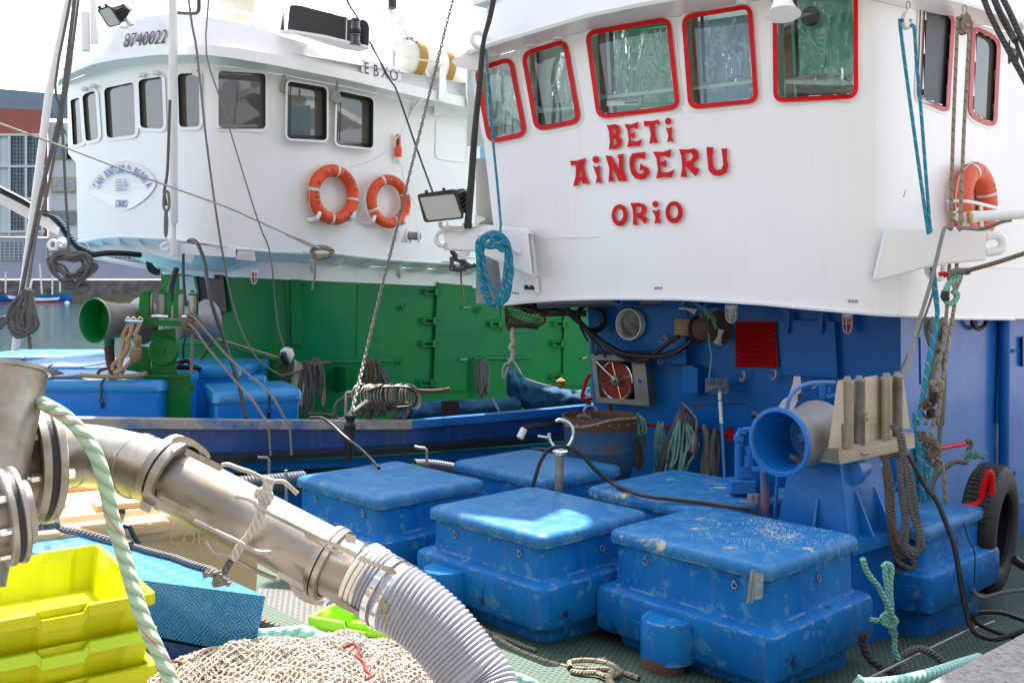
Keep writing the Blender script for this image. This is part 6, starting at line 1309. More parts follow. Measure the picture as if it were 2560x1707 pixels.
MB().slab(px('h', '1092,1245 1142,1250 1146,1292 1096,1288'), off(dC, -.012), .01).build('latch', STL, hr); MB().slab(px('h', '1102,1252 1132,1255 1136,1286 1106,1283'), off(dC, -.022), .004).build('latch_hole', BLU, hr)
MB().cyl(q('h', 905, 1425, 9.8), q('h', 915, 1490, 9.8), .02).build('drain_pipe', RUST, hr, True)
# cable reel on the blue wall
cr2 = thing('cable_reel', q('h', 1610, 1010, 9.1), 'rusty brown cable reel with a pale wooden block, fixed high on the blue wall', 'reel')
a0 = q('h', 1532, 905, 9.25); a1 = q('h', 1682, 892, 9.0); ax = (a1 - a0); L_ = ax.length
for p_, r_ in ((a0, .125), (a1, .145)): MB().lathe(p_, ax, [(-.006, r_), (.006, r_)], 36).torus(p_, ax, r_, .008, 36, 6).build('flange', mat_once('brown_reel', (.10, .065, .05), .6, var=.4, vs=8, patch=[((.25, .2, .15), 12, .65)]), cr2, True)
hm = MB()
for k in range(6): hm.torus(a0 + ax * (.12 + k * .14), ax, .088, .017, 28, 8)
hm.build('wound_rope', R_BR, cr2, True)
MB().loft([pts('h', '1362,832 1475,832 1472,952 1360,948', 9.3), pts('h', '1362,832 1475,832 1472,952 1360,948', 9.45)]).build('wooden_block', WOOD, cr2)
MB().loft([pts('h', '1392,752 1522,758 1522,768 1392,764', 9.1), pts('h', '1392,752 1522,758 1522,768 1392,764', 9.5)]).slab(px('h', '1440,765 1520,768 1500,800'), 9.3, .02).build('reel_bracket', WG, cr2)
MB().tube(pts('h', '1690,905 1675,960 1660,1010', 8.95), [.03, .022, .045], 10).build('rope_end', R_WH, cr2, True)
MB().torus(q('h', 1560, 812, 9.05), (.2, -1, .1), .022, .008, 20, 6).build('thimble', OCH, cr2, True)
mb = MB()
for k in range(7): mb.tube(wander(pts('h', f'1555,715 1575,770 {1590+k*6},{800+k*4} 1640,{820+k*12} 1655,{840+k*10}', 8.95), .012), .006, 5)
mb.tube(pts('h', '1470,705 1540,750 1590,780', 9.0), .008, 5); mb.tube(pts('h', '1430,705 1425,750 1640,765 1660,720', 9.0), .007, 5)
tag(mb.build('rope_tangle', R_SG, None, True, fix=False), 'pale green cord lashed round the top of the brown cable reel', 'rope')
rope('cord', pts('h', '1598,800 1602,900 1605,1000 1620,1090 1612,1180 1600,1275', 8.95), .008, R_SG, 'pale green cord hanging from the cable reel down to the deck brush')
mb = MB(); mb.tube(pts('h', '1400,985 1350,1020 1310,1060 1255,1120 1250,1145 1275,1140 1320,1070 1345,1020', 9.35), .011, 6); mb.tube(pts('h', '1360,1020 1420,1030 1500,1010', 9.35), .014, 6)
tag(mb.build('rope_tangle', R_GY, None, True, fix=False), 'grey rope loop hanging from the blue wall left of the cable reel', 'rope')
o_ = MB().cyl(q('h', 1245, 988, 9.3), q('h', 1350, 1022, 9.3), .008, n=8).cyl(q('h', 1285, 950, 9.28), q('h', 1345, 1015, 9.3), .011, n=8).build('toggle', WOOD, None, True); tag(o_, 'pair of crossed wooden toggles on the grey rope loop', 'toggle')
# deck brush
br = thing('deck_brush', q('l', 1355, 470, 8.6), 'long handled deck brush with blue grey bristles standing head up against the blue wall', 'brush')
MB().loft([pts('h', '1580,1270 1735,1270 1738,1318 1575,1322', 8.9), pts('h', '1580,1270 1735,1270 1738,1318 1575,1322', 9.0)]).build('head', mat_once('brush_head', (.5, .08, .07)), br)
mb = MB()
for k in range(260):
    u_, w_ = rs.random(), rs.random(); a = q('h', 1582 + 150 * u_, 1322 - 30 * 1, 8.88 + .12 * w_); mb.tube([a, a + Vector((rs.uniform(-.01, .01), -.02, -.0)) + Zv * (rs.uniform(.045, .06)) * (1)], .004, 3, smooth=0)
for k in range(160):
    u_ = rs.random(); a = q('h', 1578 + 155 * u_, 1300, 8.88); mb.tube([a, a + Vector((rs.uniform(-.01, .01), -.02, -.05 - rs.random() * .02))], .004, 3, smooth=0)
mb.build('bristles', mat_once('bristle_blue', (.16, .28, .38), .8), br, fix=False)
MB().tube([q('h', 1676, 1325, 8.88), q('h', 1690, 1560, 8.8), q('l', 1340, 130, 8.78)], .017, 10, smooth=0).build('ferrule', WG, br, True); MB().tube([q('l', 1340, 130, 8.78), q('l', 1357, 475, 8.6)], .015, 10, smooth=0).build('handle', mat_once('teal_handle', (.02, .2, .4), .4), br, True)
for i, s_ in enumerate(('1560,1362 1640,1325 1700,1320 1760,1300 1850,1272', '1570,1355 1700,1330 1870,1332', '1560,1440 1640,1415 1700,1398', '1700,1430 1800,1425 1885,1432')):
    wire(pts('h', s_, 8.75), 0, 0, .004, WIREM, ['thin black wire pointing up right behind the brush head', 'thin black wire lying level just under the brush head', 'thin black wire crossing the brush handle from the left', 'lowest thin black wire to the right of the brush handle'][i], 'thin_wire', 'wire')
# iron pot
po_ = thing('iron_pot', q('l', 665, 475, 9.0), 'large blue painted iron pot with a rusty rim standing on the deck', 'pot')
MB().lathe(q('l', 665, 475, 8.85), (0, 0, 1), [(0, .02), (.0, .12), (.03, .21), (.09, .265), (.2, .30), (.32, .305), (.325, .31), (.33, .308), (.55, .328), (.56, .318), (.3, .29), (.1, .22)], 44, cap=False).build('bowl', POT, po_, True)
MB().lathe(q('l', 665, 475, 8.85) + Zv * .53, (0, 0, 1), [(0, .331), (.1, .338), (.1, .325), (0, .32)], 44, cap=False).build('rim', RUST, po_, True)
mb = MB()
for k in range(22): a = k * 2 * math.pi / 22; c_ = q('l', 665, 475, 8.85) + Zv * .58 + Vector((math.cos(a), math.sin(a), 0)) * .334; mb.box(c_, .014, .014, .014, bev=.003)
mb.build('rivets', STL, po_)
MB().cyl(q('l', 665, 600, 8.85), q('l', 665, 472, 8.85), .16, .12).build('foot', RUST, po_, True)
rope('rope', [q('l', 475, 140, 8.45), q('l', 560, 150, 8.4), q('l', 640, 135, 8.4), q('l', 740, 110, 8.45), q('l', 870, 100, 8.6)], .01, R_BE, 'beige line drawn across the rusty rim of the iron pot')
rope('rope', pts('l', '540,98 560,88 600,95 610,110', 8.75), .022, R_BR, 'short brown rope curled inside the iron pot')
o_ = MB().tube(pts('l', '578,60 585,35 610,30 640,40 645,60', 8.9), .012, 6).tube(pts('l', '600,30 575,60 590,85', 8.85), .008, 6).build('wire_hook', STL, None, True); tag(o_, 'bent iron wire hooks sticking up behind the pot', 'hook')
hank('l', 888, 95, 450, 30, 3, 9.15, .014, R_GT, 'slim green rope hank hanging just right of the iron pot')
hank('l', 880, 85, 200, 50, 6, 9.1, .010, R_SG, 'frayed sea green knot at the left end of the red hanging rail')
hank('l', 1000, 130, 430, 60, 6, 9.15, .010, R_SG, 'thin sea green cords hanging left of the big dark rope coil')
hank('l', 1125, 55, 430, 120, 9, 9.05, .021, R_DG, 'big dark grey rope coil hanging on the hook above the red rail', lean=-70, j=.03)
hank('l', 1120, 130, 430, 110, 4, 8.95, .013, R_SG, 'sea green rope looped over the big dark grey coil', lean=-45, j=.035)
hank('l', 1252, 155, 470, 20, 2, 8.95, .02, R_GY, 'pale grey knotted rope hanging alone from the red rail')
hank('l', 1295, 165, 470, 35, 3, 8.95, .018, R_DG, 'dark double rope hanging on the red rail left of the brush')
o_ = MB().tube(pts('l', '1115,12 1150,45 1185,85 1200,120 1195,195', 8.95), .012, 8).cyl(q('l', 1188, 190, 8.9), q('l', 1182, 290, 8.9), .04).tube(pts('l', '1175,35 1240,25', 8.95), .014, 6).build('hook', SSR, None, True); tag(o_, 'curved steel hook with a blue grip over the big dark rope coil', 'hook')
hank('h', 1020, 1620, 1900, 90, 5, 9.2, .016, R_GT, 'green grey rope loops hanging between pot and coil')
# Y shaped rest
yr = thing('fork_rest', q('l', 438, 550, 7.1), 'steel post with a round fork on top, standing between the fish boxes', 'post')
MB().cyl(q('l', 435, 560, 7.1), q('l', 443, 285, 7.1), .031).build('post', SSR, yr, True); MB().cyl(q('l', 443, 298, 7.08), q('l', 443, 282, 7.08), .055, n=24).build('cap', CHR, yr, True)
MB().tube(pts('l', '383,185 385,215 405,250 445,272 485,258 510,220 517,180 505,140 475,115 440,108 422,118', 7.05), .013, 10).build('fork', CHR, yr, True)
MB().tube(pts('l', '320,198 375,208', 7.1), .01, 8).build('pin', CHR, yr, True)
wire(pd('l', '270,522 7.0 300,450 7.0 330,350 7.02 370,285 7.03 410,262 7.04 470,258 7.04 520,275 7.03 570,310 7.02 640,385 7.0 700,435 6.98 760,475 6.92 850,512 6.70 950,535 6.57 1100,552 6.48 1280,572 6.38 1400,592 6.28 1500,600 6.24'), 0, 0, .0145, WIREM, 'black cable carried over the fork rest and along the boxes to the winch')
wire('l 222,205 235,170 270,150 350,138 420,135 480,122', 8.6, 8.9, .026, WIREM, 'black hose end bent over the bulwark left of the pot')
o_ = MB().cyl(q('l', 220, 210, 8.55), q('l', 245, 160, 8.58), .032).build('hose_coupling', WG, None, True); tag(o_, 'pale coupling at the end of the black hose on the bulwark', 'coupling')
def ribbed(p, r, amp, pitch, m, name, label=None, parent=None, n=24, spw=6, cat='hose'):
    c = crv(p, 10); L = sum((b - a).length for a, b in zip(c, c[1:])); N = int(L / pitch * spw); out = []; k = 0; acc = 0; seg = [(b - a).length for a, b in zip(c, c[1:])]
    for i in range(N + 1):
        t = L * i / N
        while k < len(seg) - 1 and acc + seg[k] < t: acc += seg[k]; k += 1
        out.append(c[k].lerp(c[k + 1], min(1, (t - acc) / seg[k])))
    o = MB().tube(out, [r + amp * abs(math.sin(math.pi * i / spw)) for i in range(N + 1)], n, smooth=0).build(name, m, parent, True, fix=False)
    if label: tag(o, label, cat)
    return o
ribbed([q('k', -60, 560, 7.9), q('k', 150, 545, 8.1), q('k', 330, 525, 8.3)], .085, .008, .028, mat('dark_ribbed_hose', (.03, .05, .075), .5), 'ribbed_hose', 'dark ribbed hose lying behind the fish box with the green patch')
ribbed([q('k', 900, 452, 9.0), q('k', 1000, 455, 9.1), q('k', 1100, 470, 9.2)], .07, .007, .026, mat('dark_ribbed_hose', (.03, .05, .075), .5), 'ribbed_hose', 'dark ribbed hose between the two rear fish boxes')
ribbed([q('l', 280, 295, 9.0), q('l', 420, 300, 9.1)], .05, .006, .024, mat('dark_ribbed_hose', (.03, .05, .075), .5), 'ribbed_hose', 'short ribbed hose behind the fork rest')
ribbed([q('k', 440, 1180, 5.0), q('k', 620, 1260, 5.0), q('k', 800, 1330, 4.9)], .07, .008, .03, mat('grey_ribbed_hose', (.10, .10, .12), .4), 'ribbed_hose', 'dark grey ribbed hose on the deck under the steel pipe')
# helper ring: red bent bar on the left of the hose cabinet
o_ = MB().tube(pts('h', '775,1215 745,1260 722,1340 718,1395 790,1388', 10.3), .02, 8, smooth=2).build('red_bracket', RED, None, True); tag(o_, 'bent red bracket sticking out left of the hose reel cabinet', 'bracket')
o_ = MB().lathe(q('h', 565, 1245, 11), (0, 0, -1), [(0, .01), (.03, .055), (.09, .045), (.12, .01)], 12).build('sponge', mat('ochre_sponge', (.3, .17, .04), .9, bump=.6, bs=30), None, True); tag(o_, 'small ochre sponge hung on the far green door', 'sponge')
# ================================================================= BLUE WINCH
bw = thing('deck_winch', q('m', 600, 800, 6.5), 'large blue deck winch with an open bell mouth and upright bare metal rollers', 'winch')
c0 = q('m', 285, 320, 6.1); ax = (Vector((.74, .67, .0))).normalized(); r_ = .207
dr = MB().lathe(c0, ax, [(0, r_ - .022), (-.008, r_ - .008), (-.004, r_), (.03, r_ - .002), (.10, r_ - .012), (.22, r_ - .022), (.34, r_ - .02), (.40, r_ - .01), (.44, r_ + .01), (.46, r_ + .01), (.47, .1)], 56, cap=False).build('warping_drum', STL, bw, True)
MB().lathe(c0, ax, [(-.012, r_ - .02), (-.010, r_ + .004), (.014, r_ + .005), (.018, r_ - .004)], 56, cap=False).build('bell_rim', BLW, bw, True)
MB().lathe(c0, ax, [(-.008, r_ - .019), (.06, r_ - .035), (.2, r_ - .055), (.34, r_ - .065), (.35, .06), (.30, .055), (.30, .001)], 56, cap=False).build('bell_inside', BLW, bw, True)
hb = c0 + ax * .30; MB().lathe(hb, -ax, [(0, .06), (.03, .058), (.035, .03), (.05, .028), (.052, .001)], 24, cap=False).build('hub', BLW, bw, True)
mb = MB()
for k in range(6): a = k * math.pi / 3; e1_ = ax.orthogonal().normalized(); e2_ = ax.cross(e1_); c_ = hb - ax * .03 + (e1_ * math.cos(a) + e2_ * math.sin(a)) * .043; mb.cyl(c_, c_ - ax * .012, .009, n=6)
mb.build('hub_bolts', RUST, bw)
mb = MB()
for k in range(4): mb.tube([c0 + ax * .22 + Vector((-.05 + .03 * k, 0, -.11)), c0 + ax * .16 + Vector((.03, 0, -.13 - .01 * k)), c0 + ax * .2 + Vector((.09, .02, -.10 + .02 * k))], .016, 6)
tag(mb.build('rope_end', R_DG, None, True, fix=False), 'dark rope end stuffed inside the bell of the blue winch', 'rope')
# pedestal
def ped(pts_, z): return [Vector((x, y, z)) for x, y in pts_]
t0 = [(1.80, 6.40), (2.03, 6.16), (2.36, 6.42), (2.14, 6.72)]; t1 = [(1.72, 6.45), (2.05, 6.06), (2.42, 6.36), (2.12, 6.82)]
MB().loft([ped(t0, EZ - 1.12), ped([(a[0] * .55 + b[0] * .45, a[1] * .55 + b[1] * .45) for a, b in zip(t0, t1)], EZ - 1.32), ped(t1, EZ - 1.6)]).build('pedestal', BLW, bw)
b0 = [(1.66, 6.46), (2.05, 5.98), (2.55, 6.36), (2.15, 6.92)]; MB().loft([ped(b0, EZ - 1.66), ped(b0, EZ - 1.58)]).build('base_plate', BLW, bw)
b1_ = [(1.75, 6.42), (2.02, 6.02), (2.5, 6.4), (2.2, 6.8)]; MB().loft([ped(b1_, 0), ped(b1_, EZ - 1.66)]).build('base_column', BLU, bw)
for u_ in (.55,):
    a = Vector((*t1[0], 0)).lerp(Vector((*t1[1], 0)), u_) + Zv * (EZ - 1.58); n1 = Vector((-.73, -.66, 0)); MB().loft([[a, a + n1 * .05, a + Zv * .2], [p_ + Vector((.012, -.012, 0)) for p_ in (a, a + n1 * .05, a + Zv * .2)]]).build('stiffener', BLW, bw)
for u_ in (.3, .75):
    a = Vector((*t1[1], 0)).lerp(Vector((*t1[2], 0)), u_) + Zv * (EZ - 1.58); n1 = Vector((.62, -.78, 0)); MB().loft([[a, a + n1 * .08, a + Zv * .26 - n1 * .04], [p_ + Vector((.012, .01, 0)) for p_ in (a, a + n1 * .08, a + Zv * .26 - n1 * .04)]]).build('stiffener', BLW, bw)
MB().tube([Vector((*t0[1], EZ - 1.13)), Vector((*t1[1], EZ - 1.6))], .012, 8, smooth=0).build('edge_weld', BLW, bw, True)
MB().cyl(q('m', 655, 470, 6.25), q('m', 745, 445, 6.5), .075, n=28).cyl(q('m', 640, 475, 6.2), q('m', 668, 468, 6.28), .09, n=28).cyl(q('m', 725, 452, 6.45), q('m', 765, 442, 6.56), .082, n=28).build('hydraulic_motor', BLW, bw, True)
# roller frame
wW = lin(2060, 5.97, 2288, 6.50)
mb = MB(); fa = pts('m', '518,362 595,368 600,436 520,427', wW); mb.slab(px('m', '592,368 985,284 990,350 600,436'), wW, .03)
tp = [q('m', 592, 368, wW), q('m', 985, 284, wW), q('m', 985, 284, wW) + Vector((-.13, .14, 0)), q('m', 592, 368, wW) + Vector((-.13, .14, 0))]; mb.loft([tp, [a + Zv * .012 for a in tp]])
ef = [q('m', 592, 368, wW), q('m', 600, 436, wW)]; mb.loft([[ef[0], ef[1], ef[1] + Vector((-.13, .14, 0)), ef[0] + Vector((-.13, .14, 0))], [a + Vector((.01, -.01, 0)) for a in (ef[0], ef[1], ef[1] + Vector((-.13, .14, 0)), ef[0] + Vector((-.13, .14, 0)))]])
mb.build('channel_beam', STB, bw)
for s_, o_ in (('m 540,352 610,348 600,0 592,0 585,20', 0), ('i 842,1240 932,1225 932,1568 842,1568', .06), ('i 1112,1225 1160,1568 1165,1600 1112,1600', 0.02)):
    MB().slab(px(s_[0], s_[2:]), off(wW, o_), .02).build('side_plate', STB, bw)
MB().slab(px('m', '725,-5 795,-15 868,-25 868,300 725,330'), off(wW, .07), .015).build('back_plate', STB, bw)
MB().slab(px('i', '655,1265 690,1258 700,1568 620,1568'), off(wW, -.0), .02).build('side_plate', STB, bw)
def colm(t, x0, x1, y0, t2, y1, o, r, m, name='roller'):
    xm = (x0 + x1) / 2; a = q(t, xm, y0, lambda x: wW(x) + o); b = q(t2, *( (S(t, xm, 0)[0] - TL[t2][0]) * TL[t2][2], y1), lambda x: wW(x) + o)
    b.x = a.x; b.y = a.y; H = a.z - b.z; c_ = MB().lathe(b, Zv, [(0, r * .9), (.006, r), (H - .012, r), (H - .006, r * 1.12), (H, r * 1.12)], 24).build(name, m, bw, True)
    MB().lathe(a, Zv, [(0, r * .75), (.008, r * .75)], 20).cyl(a, a + Zv * .026, r * .5, n=6).build('nut', STL, c_)
colm('i', 682, 765, 1265, 'm', 352, .0, .037, STB); colm('i', 768, 845, 1258, 'm', 335, .04, .036, SSR); colm('i', 935, 1035, 1240, 'm', 310, .0, .022, STB, 'tie_column'); colm('i', 975, 1035, 1240, 'm', 305, -.01, .028, STB); colm('i', 1042, 1102, 1230, 'm', 300, .02, .034, SSR)
mb = MB()
for x_, y_ in ((740, 175), (783, 165), (742, 205), (785, 195)): mb.cyl(q('m', x_, y_, off(wW, .05)), q('m', x_, y_, off(wW, .03)), .009, n=8)
mb.build('plate_bolts', SSR, bw)
MB().tube(pts('m', '715,382 735,380 750,378', off(wW, -.05)), .008, 6).build('pin', STL, bw, True)
# hydraulic block, hoses, knob
MB().box(q('m', 90, 545, 6.7), .17, .15, .09, bev=.008).box(q('m', 185, 520, 6.75), .16, .16, .17, bev=.008).box(q('m', 108, 480, 6.7), .075, .07, .075, bev=.006).build('valve_block', BLW, bw)
MB().tube(pts('m', '75,520 75,320 80,280 110,262 135,262', 6.7), .026, 12, smooth=2).tube(pts('m', '125,450 125,390', 6.68), .028, 12).tube(pts('m', '128,390 130,340', 6.68), .018, 12).build('hydraulic_pipe', BLW, bw, True)
for x_, y_ in ((75, 300), (95, 262), (125, 400), (128, 358)): MB().cyl(q('m', x_, y_ + 12, 6.69), q('m', x_, y_ - 12, 6.69), .034, n=6).build('pipe_union', BLW, bw)
MB().tube([q('m', 208, 470, 6.55), q('m', 212, 600, 6.55), q('m', 210, 720, 6.55)], .028, 12, smooth=0).build('rusty_pipe', mat_once('peeling_pipe', (.25, .13, .09), .6, col2=(.02, .12, .35), vs=8), bw, True)
MB().tube([q('m', 278, 490, 6.5), q('m', 262, 720, 6.5)], .012, 8, smooth=0).build('rod', BLW, bw, True)
for i_, (a, b) in enumerate(((140, 148), (168, 182))): MB().tube(pts('m', f'{a},590 {a-2},640 {b},700', 6.6), .024, 10).build('hydraulic_hose', mat_once('grey_hose_sleeve', (.25, .24, .22), .6), bw, True)
MB().tube(pts('m', '165,180 190,178', 6.5), .008, 8).lathe(q('m', 155, 180, 6.5), (1, 0, 0), [(-.022, .004), (-.015, .02), (.005, .024), (.02, .012)], 16).build('lever_knob', BLKP, bw, True)
MB().tube(pts('i', '300,1465 312,1400 350,1340 420,1295 510,1278 640,1278', 6.4), .014, 8).tube(pts('i', '475,1320 520,1290 580,1278', 6.4), .008, 8).build('blue_hose', mat_once('blue_sleeve', (.08, .2, .45), .4), bw, True)
MB().tube(pts('i', '545,1290 550,1390', 6.6), .02, 8).tube(pts('i', '595,1310 592,1390', 6.6), .014, 8).tube(pts('i', '575,1385 640,1370', 6.6), .02, 8).build('valve', BLW, bw, True)
jg = thing('scoop', q('i', 300, 1450, 8.3), 'off white plastic scoop standing behind the bell of the blue winch', 'scoop')
MB().loft([pts('i', '240,1450 268,1400 310,1375 340,1290 350,1232 395,1235 400,1330 380,1400 350,1455 300,1480', 8.3), pts('i', '240,1450 268,1400 310,1375 340,1290 350,1232 395,1235 400,1330 380,1400 350,1455 300,1480', 8.36)]).build('blade', WG, jg); MB().slab(px('i', '378,1360 402,1345 405,1375 375,1405'), 8.28, .02).build('grip', RUST, jg)
o_ = MB().slab(px('m', '90,690 130,668 300,600 280,640 180,690'), 6.9, .01).build('green_rag', LIM, None); tag(o_, 'lime green rag on the fish box behind the blue winch hoses', 'rag')
# ropes round the winch
rs = random.Random(21)
rope('wire_line', [q('i', 1975, 365, 7.0), q('i', 1960, 380, 7.0)] if False else [q('i', 1640, 205, 7.05), q('i', 1560, 198, 7.05), q('i', 1470, 196, 7.1), q('i', 1410, 195, 7.1), q('i', 1385, 260, 7.05), q('i', 1340, 450, 7.0), q('i', 1290, 640, 6.95), q('i', 1210, 900, 6.85), q('i', 1120, 1240, 6.6), q('i', 1060, 1380, 6.5), q('i', 1042, 1450, 6.48), q('m', 878, 150, 6.46), q('m', 880, 240, 6.45)], .014, R_WI, 'grey braided rope over the right outrigger arm and down to the winch rollers')
rope('rope', pts('i', '1340,570 1300,720 1200,980 1085,1210', 7.4), .009, R_GY, 'thin grey line close behind the braided rope to the winch')
mb = MB(); ln_ = [(0, 60), (12, 130), (24, 210), (34, 150), (46, 250)]
for k in range(6):
    o = k * 11; mb.tube(wander(pts('m', f'{872+o*.5},{235+o*.25} {905+o*.4},{300} {935+o*.4},{480} {960+o*.6},{640} {1000+o*.5},{800} {1005+o*.4},{880} {970},{925-o} {935-o*.6},{880-o} {945-o*.2},{760} {930-o*.1},{600} {905},{420}', 6.12), .010), .0155, 8)
tag(mb.build('rope_hank', R_DG, None, True, fix=False), 'long grey rope hank hung over the channel beam of the blue winch', 'rope coil')
mb = MB()
for k in range(5):
    o = k * 22; mb.tube(wander(pts('m', f'{835+o*.1},{395} {838+o*.2},{520} {845+o*.3},{680} {868+o*.3},{830} {905+o*.4},{905} {935},{880-o*.5} {870},{760} {855},{520}', 6.22), .010), .016, 8)
mb.tube(pts('m', '870,860 880,920 930,960 970,970 985,940 960,930', 6.35), .017, 8)
tag(mb.build('rope_hank', R_BR, None, True, fix=False), 'dark brown rope hank hanging behind the long grey one at the winch', 'rope coil')
mb = MB()
for k in range(3): o = k * 18; mb.tube(wander(pts('m', f'{775+o},{400} {760+o},{500} {752+o},{620} {765+o*.5},{680} {785+o*.5},{600} {800+o*.5},{420}', 6.6), .006), .017, 8)
tag(mb.build('rope_hank', R_BR, None, True, fix=False), 'short brown rope loops hanging against the white edge of the winch motor', 'rope coil')
rope('rope', pts('m', '760,402 850,395 930,378', 6.55), .02, R_BR, 'brown rope lashing wrapped along the underside of the channel beam')
rope('rope_tail', pts('m', '905,975 885,1000 860,1010', 6.3), .012, RUST, 'short rusty wire eye under the brown rope hank')
rope('cable', pts('m', '955,385 985,440 1050,560 1100,620 1150,740 1190,850 1215,980 1235,1100 1255,1190 1275,1270 1320,1320 1400,1340 1470,1325 1560,1290', 5.95, 5.6), .0165, WIREM, 'long thick black cable hanging from the winch beam down to the green deck mat', 'cable')
rope('cable', pts('m', '1560,1245 1440,1205 1340,1200 1290,1215 1310,1255 1400,1300 1500,1330', 6.3), .015, WIREM, 'black cable loops lying on the dark deck mat at the lower right', 'cable')
rope('cable', pts('m', '1240,740 1270,830 1295,880 1300,960 1295,1060', 5.75), .004, WIREM, 'thin black cord hanging down the front of the right hand fish box', 'cord')
rope('cable', pts('m', '1500,925 1540,955 1580,970', 6.9), .03, WIREM, 'black cable end at the right edge beside the tyre', 'cable')
rope('rope', pts('m', '1290,1085 1305,1110 1350,1125 1440,1100 1560,1085', 6.6), .014, R_GY, 'light grey rope lying on the deck mat right of the tyre')
gt = lambda s_, r, m, lab, d=5.35, d2=None: rope('rope', pts('m', s_, d, d2), r, m, lab)
gt('718,925 740,990 780,1045 800,1070 840,1150 870,1220 865,1250', .015, R_SG, 'pale green rope slanting from the front fish box to the knotted one', 5.15, 5.3)
gt('845,955 835,1000 850,1100 848,1180 850,1240 880,1300 885,1400 905,1445', .0165, R_SG, 'pale green knotted rope hanging vertically beside the front fish box')
gt('820,970 845,950 870,975 862,1050 866,1150 870,1230', .015, R_SG, 'second strand of pale green rope looped at the top beside the winch column')
gt('756,1238 800,1245 850,1240', .015, R_SG, 'short pale green rope end pulled out level to the left')
mb = MB()
for k in range(3): mb.tube(wander(pts('m', '830,1225 860,1215 885,1240 870,1265 840,1260', 5.3), .012), .015, 8, True)
for k in range(9): mb.tube(pts('m', f'{862+k*2},1260 {855+k*5},{1290+k%3*8} {858+k*6},{1312+k%4*5}', 5.3), .003, 4)
tag(mb.build('rope_knot', R_SG, None, True, fix=False), 'pale green knot with frayed ends between the front box and the right box', 'knot')
gt('735,1310 715,1330 722,1380 760,1450 850,1505 930,1525 1010,1520 1060,1505', .021, R_BK, 'thick black rope curving on the deck at the foot of the front fish box', 5.25, 5.4)
gt('890,1500 905,1450 950,1410 1010,1390 1070,1410 1110,1440 1140,1470', .021, R_DG, 'grey rope bight lying on the deck mat in front of the right hand box', 5.5)
hw = rope('hawser', [q('m', 700, 1580, 3.9), q('m', 820, 1575, 4.05), q('m', 950, 1555, 4.2), q('m', 1080, 1520, 4.4), q('m', 1200, 1480, 4.7), q('m', 1290, 1450, 5.0), q('m', 1320, 1440, 5.2)], .028, R_MO, 'teal mooring rope running along the concrete quay edge at the lower right', n=12)
rope('rope', pts('m', '690,1565 700,1545 705,1530', 4.6), .012, R_SG, 'tiny sea green rope end at the bottom edge beside the front fish box')
# ropes over the right side
r2 = lambda P_, r, m, lab: rope('rope', P_, r, m, lab, smooth=2)
r2([q('e', 1150, 175, 7.15), q('e', 1098, 140, 7.15), q('e', 1095, 200, 7.15), q('e', 1160, 700, 7.15), q('e', 1280, 1568, 7.1), q('i', 1290, 210, 7.1)], .0125, R_TE, 'left strand of teal rope running from the white pulley block')
r2([q('e', 1160, 190, 7.13), q('e', 1190, 185, 7.13), q('e', 1205, 400, 7.13), q('e', 1245, 850, 7.13), q('e', 1300, 1568, 7.1), q('i', 1312, 210, 7.1)], .0125, R_TE, 'right strand of teal rope running from the white pulley block')
r2([q('i', 1310, 420, 7.4), q('i', 1325, 600, 7.35), q('i', 1352, 770, 7.3), q('i', 1340, 900, 7.2), q('i', 1290, 1120, 7.1), q('i', 1215, 1568, 6.95), q('m', 985, 180, 6.9), q('m', 1000, 300, 6.9), q('m', 1030, 600, 6.9)], .016, R_TE, 'teal rope passing below the arm down beside the winch rollers')
r2([q('i', 1325, 420, 7.4), q('i', 1340, 600, 7.35), q('i', 1358, 780, 7.3), q('i', 1335, 980, 7.2), q('i', 1270, 1300, 7.1), q('i', 1225, 1568, 6.95), q('m', 1000, 200, 6.9)], .014, R_TE, 'second teal strand lying against the one below the right arm')
mb = MB()
for k in range(8): o = k * 9; mb.tube(wander(pts('m', f'{985+o*.6},{300+o} {970+o},{380} {985+o},{480} {1000+o*.8},{600} {1010+o*.8},{610} {1020+o*.6},{450} {1000+o*.5},{320+o*.5}', 6.95), .02), .013, 6)
tag(mb.build('rope_coil', R_TE, None, True, fix=False), 'bundle of teal rope hanging right of the winch rollers', 'rope coil')
r2(pts('m', '905,505 890,550 872,590', 6.9), .008, R_TE, 'thin teal rope tail slanting away from the teal bundle')
r2([q('e', 1540, 120, 7.1), q('e', 1500, 130, 7.1), q('e', 1493, 200, 7.1), q('e', 1465, 900, 7.15), q('e', 1445, 1568, 7.15), q('i', 1443, 180, 7.15)], .013, R_BE, 'left strand of beige speckled rope from the brown pulley block')
r2([q('e', 1545, 235, 7.08), q('e', 1575, 225, 7.08), q('e', 1568, 400, 7.08), q('e', 1540, 900, 7.1), q('e', 1512, 1568, 7.1), q('i', 1500, 180, 7.1)], .013, R_BE, 'right strand of beige speckled rope from the brown pulley block')
r2([q('i', 1438, 430, 7.5), q('i', 1425, 700, 7.4), q('i', 1395, 1000, 7.3), q('i', 1335, 1290, 7.2), q('i', 1310, 1420, 7.15), q('i', 1270, 1568, 7.1)], .014, R_BE, 'left beige speckled rope continuing below the outrigger arm')
r2([q('i', 1490, 430, 7.5), q('i', 1478, 700, 7.4), q('i', 1430, 1000, 7.3), q('i', 1385, 1300, 7.2), q('i', 1350, 1568, 7.1), q('m', 1095, 180, 7.05), q('m', 1070, 320, 7.0), q('m', 1085, 400, 7.0), q('m', 1130, 430, 7.0), q('m', 1148, 640, 7.0)], .0145, R_BE, 'right beige speckled rope continuing below the outrigger arm past the knot')
